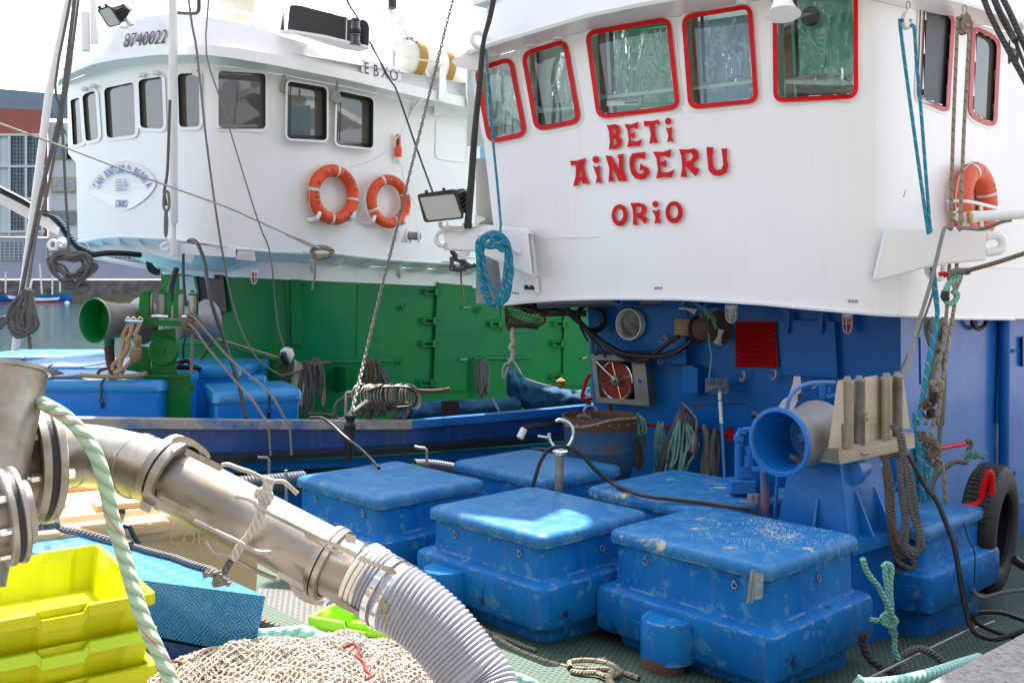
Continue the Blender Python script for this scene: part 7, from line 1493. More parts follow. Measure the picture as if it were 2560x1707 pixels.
r2([q('i', 1395, 830, 7.7), q('i', 1360, 900, 7.65), q('i', 1395, 1100, 7.6), q('i', 1402, 1300, 7.4), q('i', 1385, 1568, 7.25), q('m', 1125, 150, 7.2), q('m', 1110, 400, 7.15), q('m', 1075, 560, 7.1), q('m', 1065, 620, 7.1)], .017, R_GT, 'green grey twisted rope running down to the knots above the right box')
for i_, s_ in enumerate(('1285,830 1275,900 1300,1000 1330,1080 1345,1150 1310,1250 1300,1380 1285,1440', '1320,830 1310,900 1350,1000 1360,1060', '1380,840 1400,950 1385,1010 1340,1080 1320,1200 1315,1330')):
    r2(pts('i', s_, 7.7, 7.3), .019, R_GT, ['left', 'short middle', 'right'][i_] + ' strand of the green grey rope braid hanging under the white plating')
o_ = MB().tube(pts('i', '1385,850 1420,835 1440,900 1435,1000 1410,1085 1380,1085', 7.75), .012, 8).build('wire_loop', WG, None, True); tag(o_, 'pale wire loop hanging in the green grey rope braid', 'wire')
mb = MB(); 
for s_ in ('1310,1270 1345,1285 1385,1300 1380,1330 1340,1330 1315,1300', '1320,1290 1370,1270 1390,1300 1350,1340'): mb.tube(pts('i', s_, 7.05), .016, 8, True)
tag(mb.build('rope_knot', R_BE, None, True, fix=False), 'beige half hitch round the two beige ropes above the taped ends', 'knot')
for i_, (x_, y0, y1) in enumerate(((1333, 1345, 1420), (1312, 1460, 1520))): o_ = MB().cyl(q('i', x_, y0, 7.0), q('i', x_ - 3, y1, 7.0), .03, n=14).build('taped_end', BLK); tag(o_, ['upper', 'lower'][i_] + ' black taped rope end among the ropes right of the winch', 'rope end')
mb = MB(); mb.torus(q('i', 1300, 1420, 7.0), (.2, -1, .1), .05, .012, 20, 6, sc=.6).torus(q('i', 1275, 1470, 7.0), (.4, -1, .1), .04, .012, 20, 6, sc=1.5); tag(mb.build('shackle', RUST, None, True), 'pair of rusty shackles joining the ropes right of the winch', 'shackle')
mb = MB()
for k in range(4): mb.tube(wander(pts('m', '1040,340 1060,315 1095,330 1095,375 1060,385 1045,360 1075,345 1085,365', 6.95), .015), .018, 8)
mb.tube(pts('m', '1060,385 1065,420 1090,440 1110,420', 6.95), .016, 8); mb.tube(pts('m', '1000,270 1020,300 1035,290 1030,270', 6.9), .024, 8)
tag(mb.build('rope_knot', R_BR, None, True, fix=False), 'large brown rope knot above the right hand fish box', 'knot')
# right arm shackle group
o_ = MB().tube(pts('i', '1365,522 1390,515 1440,520 1400,530', 7.25), .016, 8).build('red_shackle', RED, None, True); tag(o_, 'small red shackle under the right outrigger arm', 'shackle')
rope('rope', pts('i', '1440,520 1480,500 1540,500 1570,500', 7.1, 7.0), .026, R_GY, 'thick whipped splice of the grey line under the right arm')
rope('rope', pts('i', '1560,500 1600,485 1760,440 1960,375 2200,300', 7.0, 6.5), .016, R_BR, 'brown grey line running to the right edge from the splice')
o_ = MB().tube(pts('i', '1455,560 1480,640 1500,600 1525,540 1510,515 1480,515', 7.15), .010, 8, True).build('carabiner', STL, None, True); tag(o_, 'steel carabiner hanging in the green rope loop at the right', 'carabiner')
rope('rope', pts('i', '1440,540 1480,520 1500,540 1470,560 1440,580 1415,620 1405,680 1420,715 1450,725 1480,700 1495,660 1475,650 1460,635', 7.1), .02, R_SG, 'sea green rope loop under the right outrigger arm')
o_ = MB().tube(pts('i', '1412,640 1400,690', 7.08), .028, 10).tube(pts('i', '1385,690 1435,690', 7.07), .014, 8).build('tape_wrap', BLK, None, True); tag(o_, 'black tape wrapped on the sea green rope loop', 'tape')
rope('rope', pts('i', '1635,205 1700,195 1800,155 1870,140', 7.3), .014, R_GT, 'grey green line going up right behind the white boom')
block('e', 1150, 62, 210, 7.15, 'white pulley block carrying the teal rope at the upper right', WG, IVO, .3)
block('e', 1545, 90, 245, 7.1, 'rusty brown pulley block carrying the beige rope at the upper right', mat('brown_block', (.22, .15, .10), .5, var=.4, vs=12), STL, .3)
o_ = block('e', 1890, 280, 450, 7.0, 'brown wooden pulley block caught in the dark ropes at the upper right corner', mat('rust_block', (.12, .05, .035), .6), STL, 1.2)
for i_, (s_, r_) in enumerate((('1665,-40 1720,100 1800,260 1850,350 1980,590', .020), ('1740,-30 1800,110 1870,240 1900,290', .022), ('1795,-40 1870,110 1990,380', .020), ('1720,-40 1790,70 1860,200 1980,500', .012))):
    R2(pts('e', s_, 7.2, 6.9), 0, 0, r_, R_BK, ['left', 'second', 'right', 'thinnest'][i_] + ' black twisted rope crossing the upper right corner') if False else rope('rope', pts('e', s_, 7.2, 6.9), r_, R_BK, ['left', 'second', 'right', 'thinnest'][i_] + ' black twisted rope crossing the upper right corner')
MB().tube(pts('e', '1500,-10 1560,15 1700,70 1860,140', 8.6), .03, 10).build('eave_pipe', W_, bb, True)
MB().torus(q('e', 1935, 190, 8.3), (.5, -.8, .2), .045, .014, 20, 8).build('eave_eye', WG, bb, True)
# blue boat left: ropes at the corner of the bridge
for i_, dx in enumerate((0, 26)):
    rope('rope', [q('c', 238 + dx * .3, -40, 9.0), q('c', 205 + dx * .2, 130, 9.05), q('c', 168, 275, 9.1), q('c', 150 + dx * .2, 400, 9.15), q('c', 128 + dx * .3, 640, 9.15), q('c', 95 + dx * .5, 950, 9.2), q('c', 72 + dx * .7, 1250, 9.25), q('c', 45 + dx * .8, 1568, 9.3), q('r', 500 + dx * 2, 480, 9.35)], .021, R_BK, ['left', 'right'][i_] + ' black twisted rope dropping past the first red framed window')
rope('rope', [q('c', 182, 350, 9.15), q('c', 205, 700, 9.1), q('c', 232, 1000, 9.1), q('c', 262, 1300, 9.1), q('c', 286, 1568, 9.05), q('r', 905, 540, 9.0), q('r', 915, 600, 8.95)], .0115, R_TE, 'thin teal rope dropping past the left windows to the teal coil', smooth=1)
tc = MB(); rs = random.Random(8)
for s_ in ('640,700 660,650 740,600 850,590 950,630 1010,720 1020,850 1000,1000 960,1150 930,1290 870,1380 800,1420 730,1330 680,1180 640,980 625,830',
           '670,720 700,650 800,620 900,640 960,700 990,850 970,1050 940,1230 900,1330 840,1420 770,1400 700,1250 660,1020 655,850',
           '700,700 760,640 850,650 930,700 1000,760 1035,900 1030,1100 1010,1250 970,1350 930,1370 880,1310 800,1200 730,1050 695,880',
           '730,700 780,740 850,740 900,700 980,720 1030,830 1040,1000 1020,1180 990,1330 940,1380 870,1450 790,1430 760,1320 700,1100 670,900',
           '690,660 760,600 840,580 930,610 1000,700 1040,860 1035,1020 1000,1200 960,1320 900,1420 850,1480'):
    tc.tube(wander(pts('r', s_, 8.93), .012), .020, 8, s_[-4:] != '1480')
tc.tube(pts('r', '780,660 830,670 880,720 940,780 920,790 870,750 800,740 740,745 730,720 780,700 850,720 920,700 960,720', 8.88), .019, 8)
tag(tc.build('rope_coil', R_TE, None, True, fix=False), 'teal rope coil hanging on the cleat of the left outrigger arm', 'rope coil')
# ---------------------------------------------------------------- tyre
ty = thing('tyre', q('m', 1330, 1105, 7.15), 'large worn black tyre leaning against the blue side wall on the right', 'tyre')
tc0 = q('m', 1372, 765, 7.25); tax = Vector((-.78, .62, .05)).normalized()
MB().lathe(tc0, tax, [(-.10, .265), (-.12, .30), (-.125, .36), (-.11, .42), (-.09, .448), (-.08, .455), (.08, .455), (.09, .448), (.11, .42), (.125, .36), (.12, .30), (.10, .265), (.07, .27), (.07, .40), (-.07, .40), (-.07, .27), (-.10, .265)], 64, cap=False).build('carcass', TYR, ty, True)
mb = MB(); e1_ = tax.orthogonal().normalized(); e2_ = tax.cross(e1_)
for k in range(72):
    a = k * 2 * math.pi / 72; rd = e1_ * math.cos(a) + e2_ * math.sin(a); tn = tax.cross(rd)
    for u_ in (-.062, -.02, .022, .064): mb.box(tc0 + rd * .458 + tax * (u_), .034, .026, .014, tax, tn, rd)
mb.build('tread', TYR, ty, fix=False)
mb = MB(); mb.tube(pts('m', '1240,655 1290,650 1330,620 1340,560 1365,490 1375,480 1385,500 1380,600 1340,635', 6.95), .024, 10); tag(mb.build('red_hook', RED, None, True), 'bright red bent steel bar hooked through the black tyre', 'hook')
mb = MB(); mb.tube(pts('m', '1255,320 1275,312 1282,340 1265,360 1265,400 1258,420', 7.9), .017, 8); mb.tube(pts('m', '1258,420 1245,425 1200,420 1150,450 1100,490 1075,560', 7.4), .02, 8); 
tag(mb.build('rope', R_GT, None, True, fix=False), 'grey green rope tying the tyre to the red rail', 'rope')
mb = MB()
for k in range(46): a = rs.uniform(-.3, 3.6); c_ = q('m', 1295, 408, 7.5); e = Vector((math.cos(a), rs.uniform(-.3, .3), math.sin(a) * .7)); L_ = rs.uniform(.05, .13); mb.tube([c_, c_ + e * L_ * .6 + Vector((0, 0, .01)), c_ + e * L_ + Vector((rs.uniform(-.03, .03), 0, -.02))], .004, 3)
tag(mb.build('frayed_rope', R_SG, None, True, fix=False), 'frayed sea green tuft of rope above the black tyre', 'rope')
# ================================================================= FOREGROUND: pipe, hose, crates, net
pp = thing('pump_pipe', q('j', 400, 600, 2.95), 'weathered stainless pipe with flanges and lever clamps feeding the grey ribbed hose', 'pipe')
cl = [q('j', 60, 436, 2.66), q('j', 140, 422, 2.76), q('j', 260, 392, 2.89), q('j', 400, 388, 2.98), q('j', 520, 400, 3.0), q('j', 640, 425, 2.98), q('j', 760, 458, 2.93), q('j', 868, 500, 2.87)]
MB().tube(cl, .093, 48, smooth=6).build('elbow', SS, pp, True)
st = [q('j', 868, 500, 2.87), q('k', 455, 940, 2.72)]; sdv = (st[1] - st[0]).normalized()
MB().tube(st, .090, 48, smooth=0).build('straight_tube', SS, pp, True)
MB().tube([q('k', 455, 940, 2.72), q('k', 700, 1050, 2.68)], [.086, .082], 48, smooth=0).build('end_stub', SS, pp, True)
for a_, t_ in ((cl[3], (cl[4] - cl[2])), (q('j', 722, 446, 2.895), (cl[6] - cl[5]))): MB().torus(a_, t_, .0935, .0022, 48, 8).build('weld_bead', SSR, pp, True)
def flange(c, ax_, R_, th, bolts, name='flange', m=SSR, br=.012, off_=.03):
    o = MB().lathe(c, ax_, [(0, R_ * .55), (0, R_ - .004), (.003, R_), (th - .003, R_), (th, R_ - .004), (th, R_ * .55)], 64, cap=False).build(name, m, pp, True)
    ax_ = ax_.normalized(); e1_ = ax_.orthogonal().normalized(); e2_ = ax_.cross(e1_)
    for k in range(bolts):
        a = (k + .35) * 2 * math.pi / bolts; b0_ = c + (e1_ * math.cos(a) + e2_ * math.sin(a)) * (R_ - off_)
        MB().cyl(b0_ - ax_ * .022, b0_ + ax_ * (th + .004), br * 1.05, n=6).cyl(b0_ - ax_ * .032, b0_ - ax_ * .02, br * .62, n=10).build('bolt', CHR, o)
    return o
fax = (Vector((.74, .67, .0))).normalized()
fc1 = q('j', 122, 432, 2.72)
flange(fc1, fax, .170, .026, 8); MB().lathe(fc1 + fax * .026, fax, [(0, .164), (.016, .164)], 64, cap=False).build('gasket', BLK, pp, True)
o2 = flange(fc1 + fax * .042, fax, .170, .024, 0)
for k in range(8):
    e1_ = fax.orthogonal().normalized(); e2_ = fax.cross(e1_); a = (k + .35) * 2 * math.pi / 8; b0_ = fc1 + fax * .066 + (e1_ * math.cos(a) + e2_ * math.sin(a)) * .142; MB().cyl(b0_, b0_ + fax * .02, .0125, n=6).build('bolt', CHR, o2)
MB().lathe(fc1 - fax * .10, fax, [(0, .12), (.06, .115), (.09, .125), (.1, .14)], 48, cap=False).build('neck', SSR, pp, True)
fc2 = q('j', 5, 715, 2.28); fa2 = Vector((.76, .62, .10)).normalized()
flange(fc2, fa2, .112, .016, 8, br=.008, off_=.018); MB().lathe(fc2 + fa2 * .016, fa2, [(0, .108), (.010, .108)], 56, cap=False).build('gasket', BLK, pp, True); flange(fc2 + fa2 * .026, fa2, .112, .014, 0)
MB().tube([fc2 - fa2 * .3, fc2 + fa2 * .06], .075, 40, smooth=0).build('inlet_tube', SS, pp, True); MB().tube([fc1 - fax * .35, fc1], .108, 48, smooth=0).build('inlet_tube', SS, pp, True)
vp = [q('s', 110, 115, 2.62), q('s', -20, 760, 2.55)]; vax = (vp[1] - vp[0]).normalized()
MB().lathe(vp[0], vax, [(0, .082), (0, .092), (.012, .092), (.014, .086), (.2, .082), (.55, .080), (.55, .07), (.01, .076)], 48, cap=False).build('filler_neck', SSR, pp, True)
MB().lathe(vp[0] + vax * .07, vax, [(0, .001), (.002, .08)], 32, cap=False).build('neck_inside', RUST, pp, True)
# joints
def joint(c, ax_, R_, w):
    ax_ = ax_.normalized(); MB().lathe(c - ax_ * w, ax_, [(0, R_ - .012), (.002, R_), (w * .88, R_ + .002), (w * .9, R_ - .006), (w * 1.1, R_ - .006), (w * 1.12, R_ + .002), (2 * w - .002, R_), (2 * w, R_ - .012)], 56, cap=False).build('coupling_ring', SSR, pp, True)
    MB().lathe(c - ax_ * .003, ax_, [(0, R_ - .003), (.006, R_ - .003)], 56, cap=False).build('gasket', BLK, pp, True)
joint(q('j', 878, 478, 2.86), sdv, .106, .030); joint(q('k', 462, 945, 2.72), sdv, .100, .020)
def lobe(s_, t, d, th=.012): return MB().slab([tuple(a)[:2] for a in crv([Vector((*a, 0)) for a in px(t, s_)], 3, True)], d, th).build('clamp_lobe', SSR, pp)
def rod_(t, s_, d, r=.006, nm='clamp_rod'): return MB().tube(pts(t, s_, d), r, 10).build(nm, SSR, pp, True)
lobe('888,328 893,302 925,290 985,300 1040,335 1078,370 1090,395 1080,405 1050,380 1000,345 940,325 905,330', 'j', 2.80)
MB().slab(px('j', '968,352 1160,445 1140,476 955,385'), 2.735, .014).build('clamp_bar', SSR, pp)
mb = MB()
for x_, y_ in ((1018, 390), (1072, 420)): mb.cyl(q('j', x_, y_, 2.735), q('j', x_, y_, 2.715), .006)
mb.build('rivets', STL, pp)
rod_('j', '1150,440 1185,438 1230,455 1300,478 1345,500 1400,522 1465,525 1500,550 1542,588', 2.70); rod_('j', '1218,600 1275,612 1315,632 1345,662 1450,715 1600,790 1690,838', 2.63); rod_('j', '1005,728 1100,775 1225,832 1275,860 1330,888 1400,893', 2.64)
rod_('j', '1070,832 1095,868 1125,900 1195,912 1300,975 1430,1030', 2.68)
lobe('735,585 760,572 800,600 860,650 920,672 948,685 935,692 880,690 800,655 745,625', 'j', 2.74); MB().slab(px('j', '728,622 790,650 775,690 722,665'), 2.73, .02).build('clamp_foot', SSR, pp)
MB().slab(px('j', '830,598 1020,682 1015,712 880,660 828,612'), 2.70, .012).build('clamp_bar', SSR, pp)
o_ = MB().slab(px('k', '200,990 330,1060 325,1090 195,1018'), 2.62, .014).build('clamp_bar', SSR, pp); lobe('255,1055 290,1075 340,1110 400,1140 438,1140 430,1160 390,1165 320,1140 275,1100', 'k', 2.63)
MB().slab(px('k', '330,785 345,795 470,870 540,890 530,905 470,885 340,815'), 2.595, .012).build('clamp_bar', SSR, pp)
lobe('400,818 450,825 560,870 605,895 590,918 500,870 405,832', 'k', 2.58); MB().slab(px('k', '548,790 600,805 600,850 545,840'), 2.59, .012).build('clamp_lug', SSR, pp)
MB().slab(px('k', '610,920 628,905 680,935 790,968 820,1005 780,1005 700,965 640,945 615,935'), 2.56, .010).build('clamp_strap', SSR, pp)
lobe('455,1125 500,1128 560,1165 620,1200 650,1205 630,1218 570,1200 500,1165', 'k', 2.62)
# hose
hc = [q('k', 640, 1020, 2.695), q('k', 745, 1085, 2.675), q('k', 800, 1120, 2.66), q('k', 920, 1200, 2.64), q('k', 1030, 1300, 2.62), q('k', 1120, 1410, 2.60), q('k', 1195, 1510, 2.58), q('k', 1260, 1610, 2.56), q('k', 1330, 1800, 2.5), q('k', 1370, 2000, 2.42)]
hc.append(hc[-1] + Vector((.05, -.1, -.25)))
hose = ribbed(hc, .0875, .006, .0125, HOSE, 'ribbed_hose', 'large light grey ribbed hose curving down from the clamped end of the steel pipe', n=48, spw=6)
MB().tube([q('k', 575, 985, 2.70), q('k', 640, 1020, 2.695), q('k', 750, 1088, 2.67)], .0855, 40, smooth=2).build('rubber_sleeve', BLK, hose, True)
for u_ in (0, .35, .7): MB().torus(q('k', 625 + 70 * u_, 1012 + 42 * u_, 2.69), hc[2] - hc[0], .089, .0065, 48, 8).build('sleeve_rib', IVO, hose, True)
hx = (hc[2] - hc[1]).normalized()
for i_, (x_, y_) in enumerate(((752, 1092), (800, 1122))):
    c_ = q('k', x_, y_, 2.665); cb = MB().lathe(c_ - hx * .009, hx, [(0, .0955), (.001, .097), (.018, .097), (.019, .0955)], 56, cap=False).build('hose_clamp', CHR, hose, True)
    bp = q('k', 745 + i_ * 50, 1165 + i_ * 32, 2.575); MB().box(bp, .028, .02, .022, hx, Vector((0, 1, 0)), hx.cross(Vector((0, 1, 0))), bev=.003).cyl(bp - Vector((0, .0, .03)), bp + Vector((0, 0, .02)), .006).cyl(bp + Vector((-.02, 0, -.022)), bp + Vector((.03, 0, -.02)), .009, n=6).build('clamp_bolt', SSR, cb)
mb = MB(); rs = random.Random(4)
for s_, r_ in (('1395,505 1375,560 1350,600 1360,650 1330,720 1290,800 1240,860 1205,920', .010), ('1408,510 1390,580 1370,650 1345,720 1300,800 1250,870 1210,930', .009), ('1330,580 1370,570 1400,600 1380,640 1340,630', .010), ('1385,505 1365,590 1330,600 1345,570 1400,590', .009)): mb.tube(pts('j', s_, 2.66), r_, 8)
tag(mb.build('lashing', R_WH, None, True, fix=False), 'off white lashing cord tied round the clamp rods of the steel pipe', 'rope')
rope('rope', pts('j', '1195,935 1180,960 1160,1000', 2.8), .010, R_DG, 'short dark rope end below the lashing on the steel pipe')
rope('rope', [q('s', 175, 350, 2.66), q('s', 260, 368, 2.62), q('s', 360, 415, 2.58), q('s', 470, 475, 2.56), q('s', 560, 545, 2.54), q('s', 640, 630, 2.52), q('s', 710, 730, 2.51), q('s', 770, 850, 2.5), q('s', 815, 1000, 2.5), q('s', 850, 1150, 2.5), q('s', 885, 1320, 2.5), q('j', 650, 940, 2.48), q('j', 700, 1110, 2.45), q('j', 760, 1280, 2.42), q('j', 830, 1430, 2.4), q('j', 895, 1580, 2.38), q('j', 930, 1700, 2.36)], .0178, R_PG, 'thick pale green rope with pink flecks looped over the steel pipe', n=14)
# far hawser across the middle
rope('hawser', [q('j', 640, 1345, 4.1), q('j', 850, 1348, 4.05), q('j', 1100, 1338, 4.0), q('j', 1350, 1318, 3.98), q('j', 1554, 1302, 3.95), q('k', 330, 1300, 3.9), q('k', 450, 1345, 3.85), q('k', 700, 1420, 3.85), q('k', 1000, 1490, 3.85), q('k', 1200, 1530, 3.9), q('l', 200, 1545, 3.95), q('l', 310, 1590, 3.95)], .024, R_MO, 'mint green mooring hawser lying level between the crates and the net', n=12)
# crates
def crate(c, ex, ey, a, b, h, m, mr, label, sub=None):
    t = thing('fish_crate', c, label, 'crate'); tk = .006; c = Vector(c); s0 = .90
    def ring(z, k, dx=0): return [c + ex * (sx * (a / 2 * k + dx)) + ey * (sy * (b / 2 * k + dx)) + Zv * z for sx, sy in ((-1, -1), (1, -1), (1, 1), (-1, 1))]
    MB().add(ring(.004, s0), [(0, 1, 2, 3)]).add(ring(.0, s0), [(3, 2, 1, 0)]).build('floor', m, t, fix=False)
    for (e_, f_, A, B, sg) in ((ex, ey, a, b, 1), (ex, ey, a, b, -1), (ey, ex, b, a, 1), (ey, ex, b, a, -1)):
        # corrugated side wall: panels alternate in and out
        N = 24; v = []
        for z, k in ((0, s0), (h * .8, .985), (h, .985)):
            for lay in (0, tk):
                for i in range(N + 1):
                    u_ = -1 + 2 * i / N; po_ = 0
                    au = abs(u_); po_ = -.014 if (.26 < au < .36 or .62 < au < .72) and z < h * .9 else (-.016 if .36 <= au <= .62 and z < h * .9 else 0)
                    v.append(c + e_ * (u_ * A / 2 * k) + f_ * sg * (B / 2 * k + po_ * (.7 if z == 0 else .9) - lay) + Zv * z)
        M_ = N + 1; f = []
        for r0 in (0, 2):
            for i in range(N):
                f += [(r0 * M_ + i, r0 * M_ + i + 1, (r0 + 2) * M_ + i + 1, (r0 + 2) * M_ + i), ((r0 + 1) * M_ + i, (r0 + 3) * M_ + i, (r0 + 3) * M_ + i + 1, (r0 + 1) * M_ + i + 1)]
        MB().add(v, f).build('side_wall', m, t)
    # rim with a handle notch in the short sides
    lip = .03; mb = MB()
    def bar(p0, p1, z0, z1, w_): 
        d_ = (p1 - p0).normalized(); n_ = Vector((-d_.y, d_.x, 0)); mb.loft([[p0 - n_ * w_, p0 + n_ * w_, p0 + n_ * w_ + Zv * (z1 - z0), p0 - n_ * w_ + Zv * (z1 - z0)], [p1 - n_ * w_, p1 + n_ * w_, p1 + n_ * w_ + Zv * (z1 - z0), p1 - n_ * w_ + Zv * (z1 - z0)]])
    cs = ring(h - .035, 1.0, .006)
    for i in range(4):
        p0, p1 = cs[i], cs[(i + 1) % 4]
        if i % 2 == 0:
            q0, q1 = p0.lerp(p1, .36), p0.lerp(p1, .64); q0b, q1b = p0.lerp(p1, .39), p0.lerp(p1, .61)
            bar(p0, q0, 0, .035, .010); bar(q1, p1, 0, .035, .010); dn = Zv * .022
            bar(q0b - dn, q1b - dn, 0, .035, .010); bar(q0, q0b - dn, 0, .035, .010); bar(q1b - dn, q1, 0, .035, .010)
        else: bar(p0, p1, 0, .035, .010)
    mb.build('rim', mr, t)
    return t
cex = Vector((-.585, .81, 0)).normalized(); cey = Vector((.81, .585, 0)).normalized()
near = Vector((-1.165, 3.17, 0)); cc_ = near + cex * .35 - cey * .25
crate((cc_.x, cc_.y, EZ - 1.15), cey, cex, .52, .70, .15, YEL, YEL, 'bright yellow open fish crate on top of the stack at the lower left')
crate((cc_.x, cc_.y, EZ - 1.262), cey, cex, .53, .71, .15, YEL, YGR, 'yellow fish crate with a lime green rim under the top one at the lower left')
crate((cc_.x, cc_.y, EZ - 1.376), cey, cex, .53, .71, .15, YEL, YEL, 'yellow fish crate third from the top of the stack at the lower left')
# white flakes over the floor of the top crate
mb = MB(); rs = random.Random(31)
for k in range(420):
    u_, v_ = rs.uniform(-.38, .38), rs.gauss(-.12, .12)
    if abs(v_) > .38: continue
    p_ = Vector((cc_.x, cc_.y, EZ - 1.144)) + cey * u_ * .5 + cex * v_ * .68; s_ = rs.uniform(.008, .02)
    mb.add([p_ + Vector((s_, 0, 0)), p_ + Vector((0, s_, 0)), p_ + Vector((-s_, 0, 0)), p_ + Vector((0, -s_, 0)), p_ + Zv * s_ * .8], [(0, 1, 4), (1, 2, 4), (2, 3, 4), (3, 0, 4)])
o_ = mb.build('white_flakes', mat('flake_white', (.85, .88, .85), .3), None, fix=False); o_['kind'] = 'stuff'
tray_c = P(740, 1590, 4.0); te = (P(865 / 2.072 + 600, 1640, 3.86) - P(781, 1562, 4.05)); te.z = 0; te.normalize(); tf = Vector((-te.y, te.x, 0))
c_ = q('k', 375, 1285, 4.08); c_.z = EZ - 1.5; c_ = c_ + te * .22 + tf * .15
t_ = crate((c_.x, c_.y, EZ - 1.47), te, tf, .44, .30, .09, LIM, LIM, 'bright lime green shallow tray under the steel pipe behind the net')
# blue chequer plate locker and tan tote
CHK = bpy.data.materials.new('blue_chequer_plate'); CHK.use_nodes = True; t_ = CHK.node_tree; b_ = t_.nodes['Principled BSDF']; L_ = t_.links.new
b_.inputs['Base Color'].default_value = (.035, .22, .60, 1); b_.inputs['Roughness'].default_value = .33; b_.inputs['Coat Weight'].default_value = .3
tcn = t_.nodes.new('ShaderNodeTexCoord'); 
def tread(rot, shift):
    mp = t_.nodes.new('ShaderNodeMapping'); mp.inputs['Rotation'].default_value = (0, 0, rot); mp.inputs['Location'].default_value = (shift, 0, 0); L_(tcn.outputs['UV'], mp.inputs[0])
    w1 = t_.nodes.new('ShaderNodeTexWave'); w1.inputs['Scale'].default_value = 23; w1.bands_direction = 'X'; L_(mp.outputs[0], w1.inputs[0])
    return w1.outputs['Fac']
ck = t_.nodes.new('ShaderNodeTexChecker'); ck.inputs['Scale'].default_value = 19; mpc = t_.nodes.new('ShaderNodeMapping'); mpc.inputs['Rotation'].default_value = (0, 0, R(0)); L_(tcn.outputs['UV'], mpc.inputs[0]); L_(mpc.outputs[0], ck.inputs[0])
def msk(src):
    sp = t_.nodes.new('ShaderNodeSeparateXYZ'); L_(tcn.outputs['UV'], sp.inputs[0]); last = src
    for k in (0, 1):
        prev = sp.outputs[k]
        for op, v1 in (('MULTIPLY', 19), ('FRACT', None), ('SUBTRACT', .5), ('ABSOLUTE', None), ('LESS_THAN', .40)):
            n = t_.nodes.new('ShaderNodeMath'); n.operation = op; L_(prev, n.inputs[0])
            if v1 is not None: n.inputs[1].default_value = v1
            prev = n.outputs[0]
        n = t_.nodes.new('ShaderNodeMath'); n.operation = 'MULTIPLY'; L_(last, n.inputs[0]); L_(prev, n.inputs[1]); last = n.outputs[0]
    return last
mxx = t_.nodes.new('ShaderNodeMix'); mxx.data_type = 'RGBA'; L_(ck.outputs['Fac'], mxx.inputs[0]); L_(tread(R(45), 0), mxx.inputs[6]); L_(tread(R(-45), .01), mxx.inputs[7])
bpn = t_.nodes.new('ShaderNodeBump'); bpn.inputs['Strength'].default_value = .8; bpn.inputs['Distance'].default_value = .012; L_(msk(mxx.outputs[2]), bpn.inputs['Height']); L_(bpn.outputs[0], b_.inputs['Normal'])
mc_ = t_.nodes.new('ShaderNodeMix'); mc_.data_type = 'RGBA'; mc_.inputs[6].default_value = (.02, .20, .55, 1); mc_.inputs[7].default_value = (.10, .42, .82, 1); L_(msk(mxx.outputs[2]), mc_.inputs[0]); L_(mc_.outputs[2], b_.inputs['Base Color'])  # relief shading put into the colour: light bars, dark grooves
ckb = thing('chequer_plate_locker', q('j', 700, 1250, 4.1), 'pointed blue chequer plate locker behind the yellow crates with a rope along its edge', 'locker')
hz = 1.2; tpx = px('j', '720,1033 1375,1118 1110,1000 690,868 250,757 -60,800 -260,1000')
tv = [P(x, y, hz * FPX / (y - HY)) for x, y in tpx]; n_ = len(tv); low = [a.copy() - Zv * .23 for a in tv]; low[1] += Vector((-.05, .02, .0)); low[0] += Vector((.02, .03, 0))
v = tv + low; fc = [tuple(range(n_))] + [(i, (i + 1) % n_, n_ + (i + 1) % n_, n_ + i) for i in range(n_)]
uv = [[(a.x, a.y) for a in tv]]
for i in range(n_):
    L0 = 0; a, b = tv[i], tv[(i + 1) % n_]; Ln = (b - a).length; uv.append([(0, 0), (Ln, 0), (Ln, -.26), (0, -.26)])
me_o = link('casing', v, fc, CHK, ckb, False, uv)
lowb = [a - Zv * .02 + Vector((-.03, .03, 0)) for a in low]; MB().loft([lowb, [a - Zv * .9 for a in lowb]]).build('base', NAVY, ckb)
tr = [P(x, y - 4, hz * FPX / (y - HY) - .02) for x, y in px('j', '100,745 200,742 300,752 430,800 560,838 690,868 800,900 900,925 1000,962 1080,985 1120,1005')]
rope('rope', tr, .014, R_DG, 'dark rope laid along the back edge of the blue chequer plate locker', n=8)
rope('rope', [q('j', 305, 590, 4.6), q('j', 300, 650, 4.5), q('j', 285, 720, 4.45), q('j', 320, 770, 4.4), q('j', 430, 790, 4.35), q('j', 560, 825, 4.3), q('j', 680, 850, 4.25)], .015, R_DG, 'second dark rope dropping from above onto the chequer plate locker')
mb = MB()
for k in range(5): mb.tube(wander(pts('j', '1060,1010 1100,1000 1140,1005 1160,1040 1120,1050 1130,1020 1180,1050', 3.78), .01), .010, 6)
tag(mb.build('rope_knot', R_GY, None, True, fix=False), 'pale knot tied through the lug at the tip of the chequer plate locker', 'knot')
mb = MB()
for k in range(5): mb.tube(wander(pts('j', '240,660 270,720 245,735 215,745 180,750 250,740 300,745', 4.4), .02), .016, 6)
tag(mb.build('rope_knot', R_DG, None, True, fix=False), 'dark rope knot beside the left end of the tan tote', 'knot')
tt = thing('tan_tote', Vector((-1.9, 5.5, 0)), 'tan plastic tote bin with moulded lid handles behind the chequer plate locker', 'bin')
f0 = P(655, 1255, 5.11); f1 = P(150, 1310, 4.65); ex_ = (f0 - f1); ex_.z = 0; Lx = ex_.length + .1; ex_.normalize(); ey_ = Vector((-ex_.y, ex_.x, 0)); zc_ = EZ - 1.14
cc2 = Vector((f0.x, f0.y, 0)) - ex_ * Lx / 2 + ey_ * .5
MB().loft(stack(cc2, ex_, ey_, [(.3, Lx - .06, .94, 0), (zc_ - .14, Lx, 1.0, 0), (zc_ - .12, Lx + .0, 1.0, 0)], .06)).build('body', TAN, tt, True)
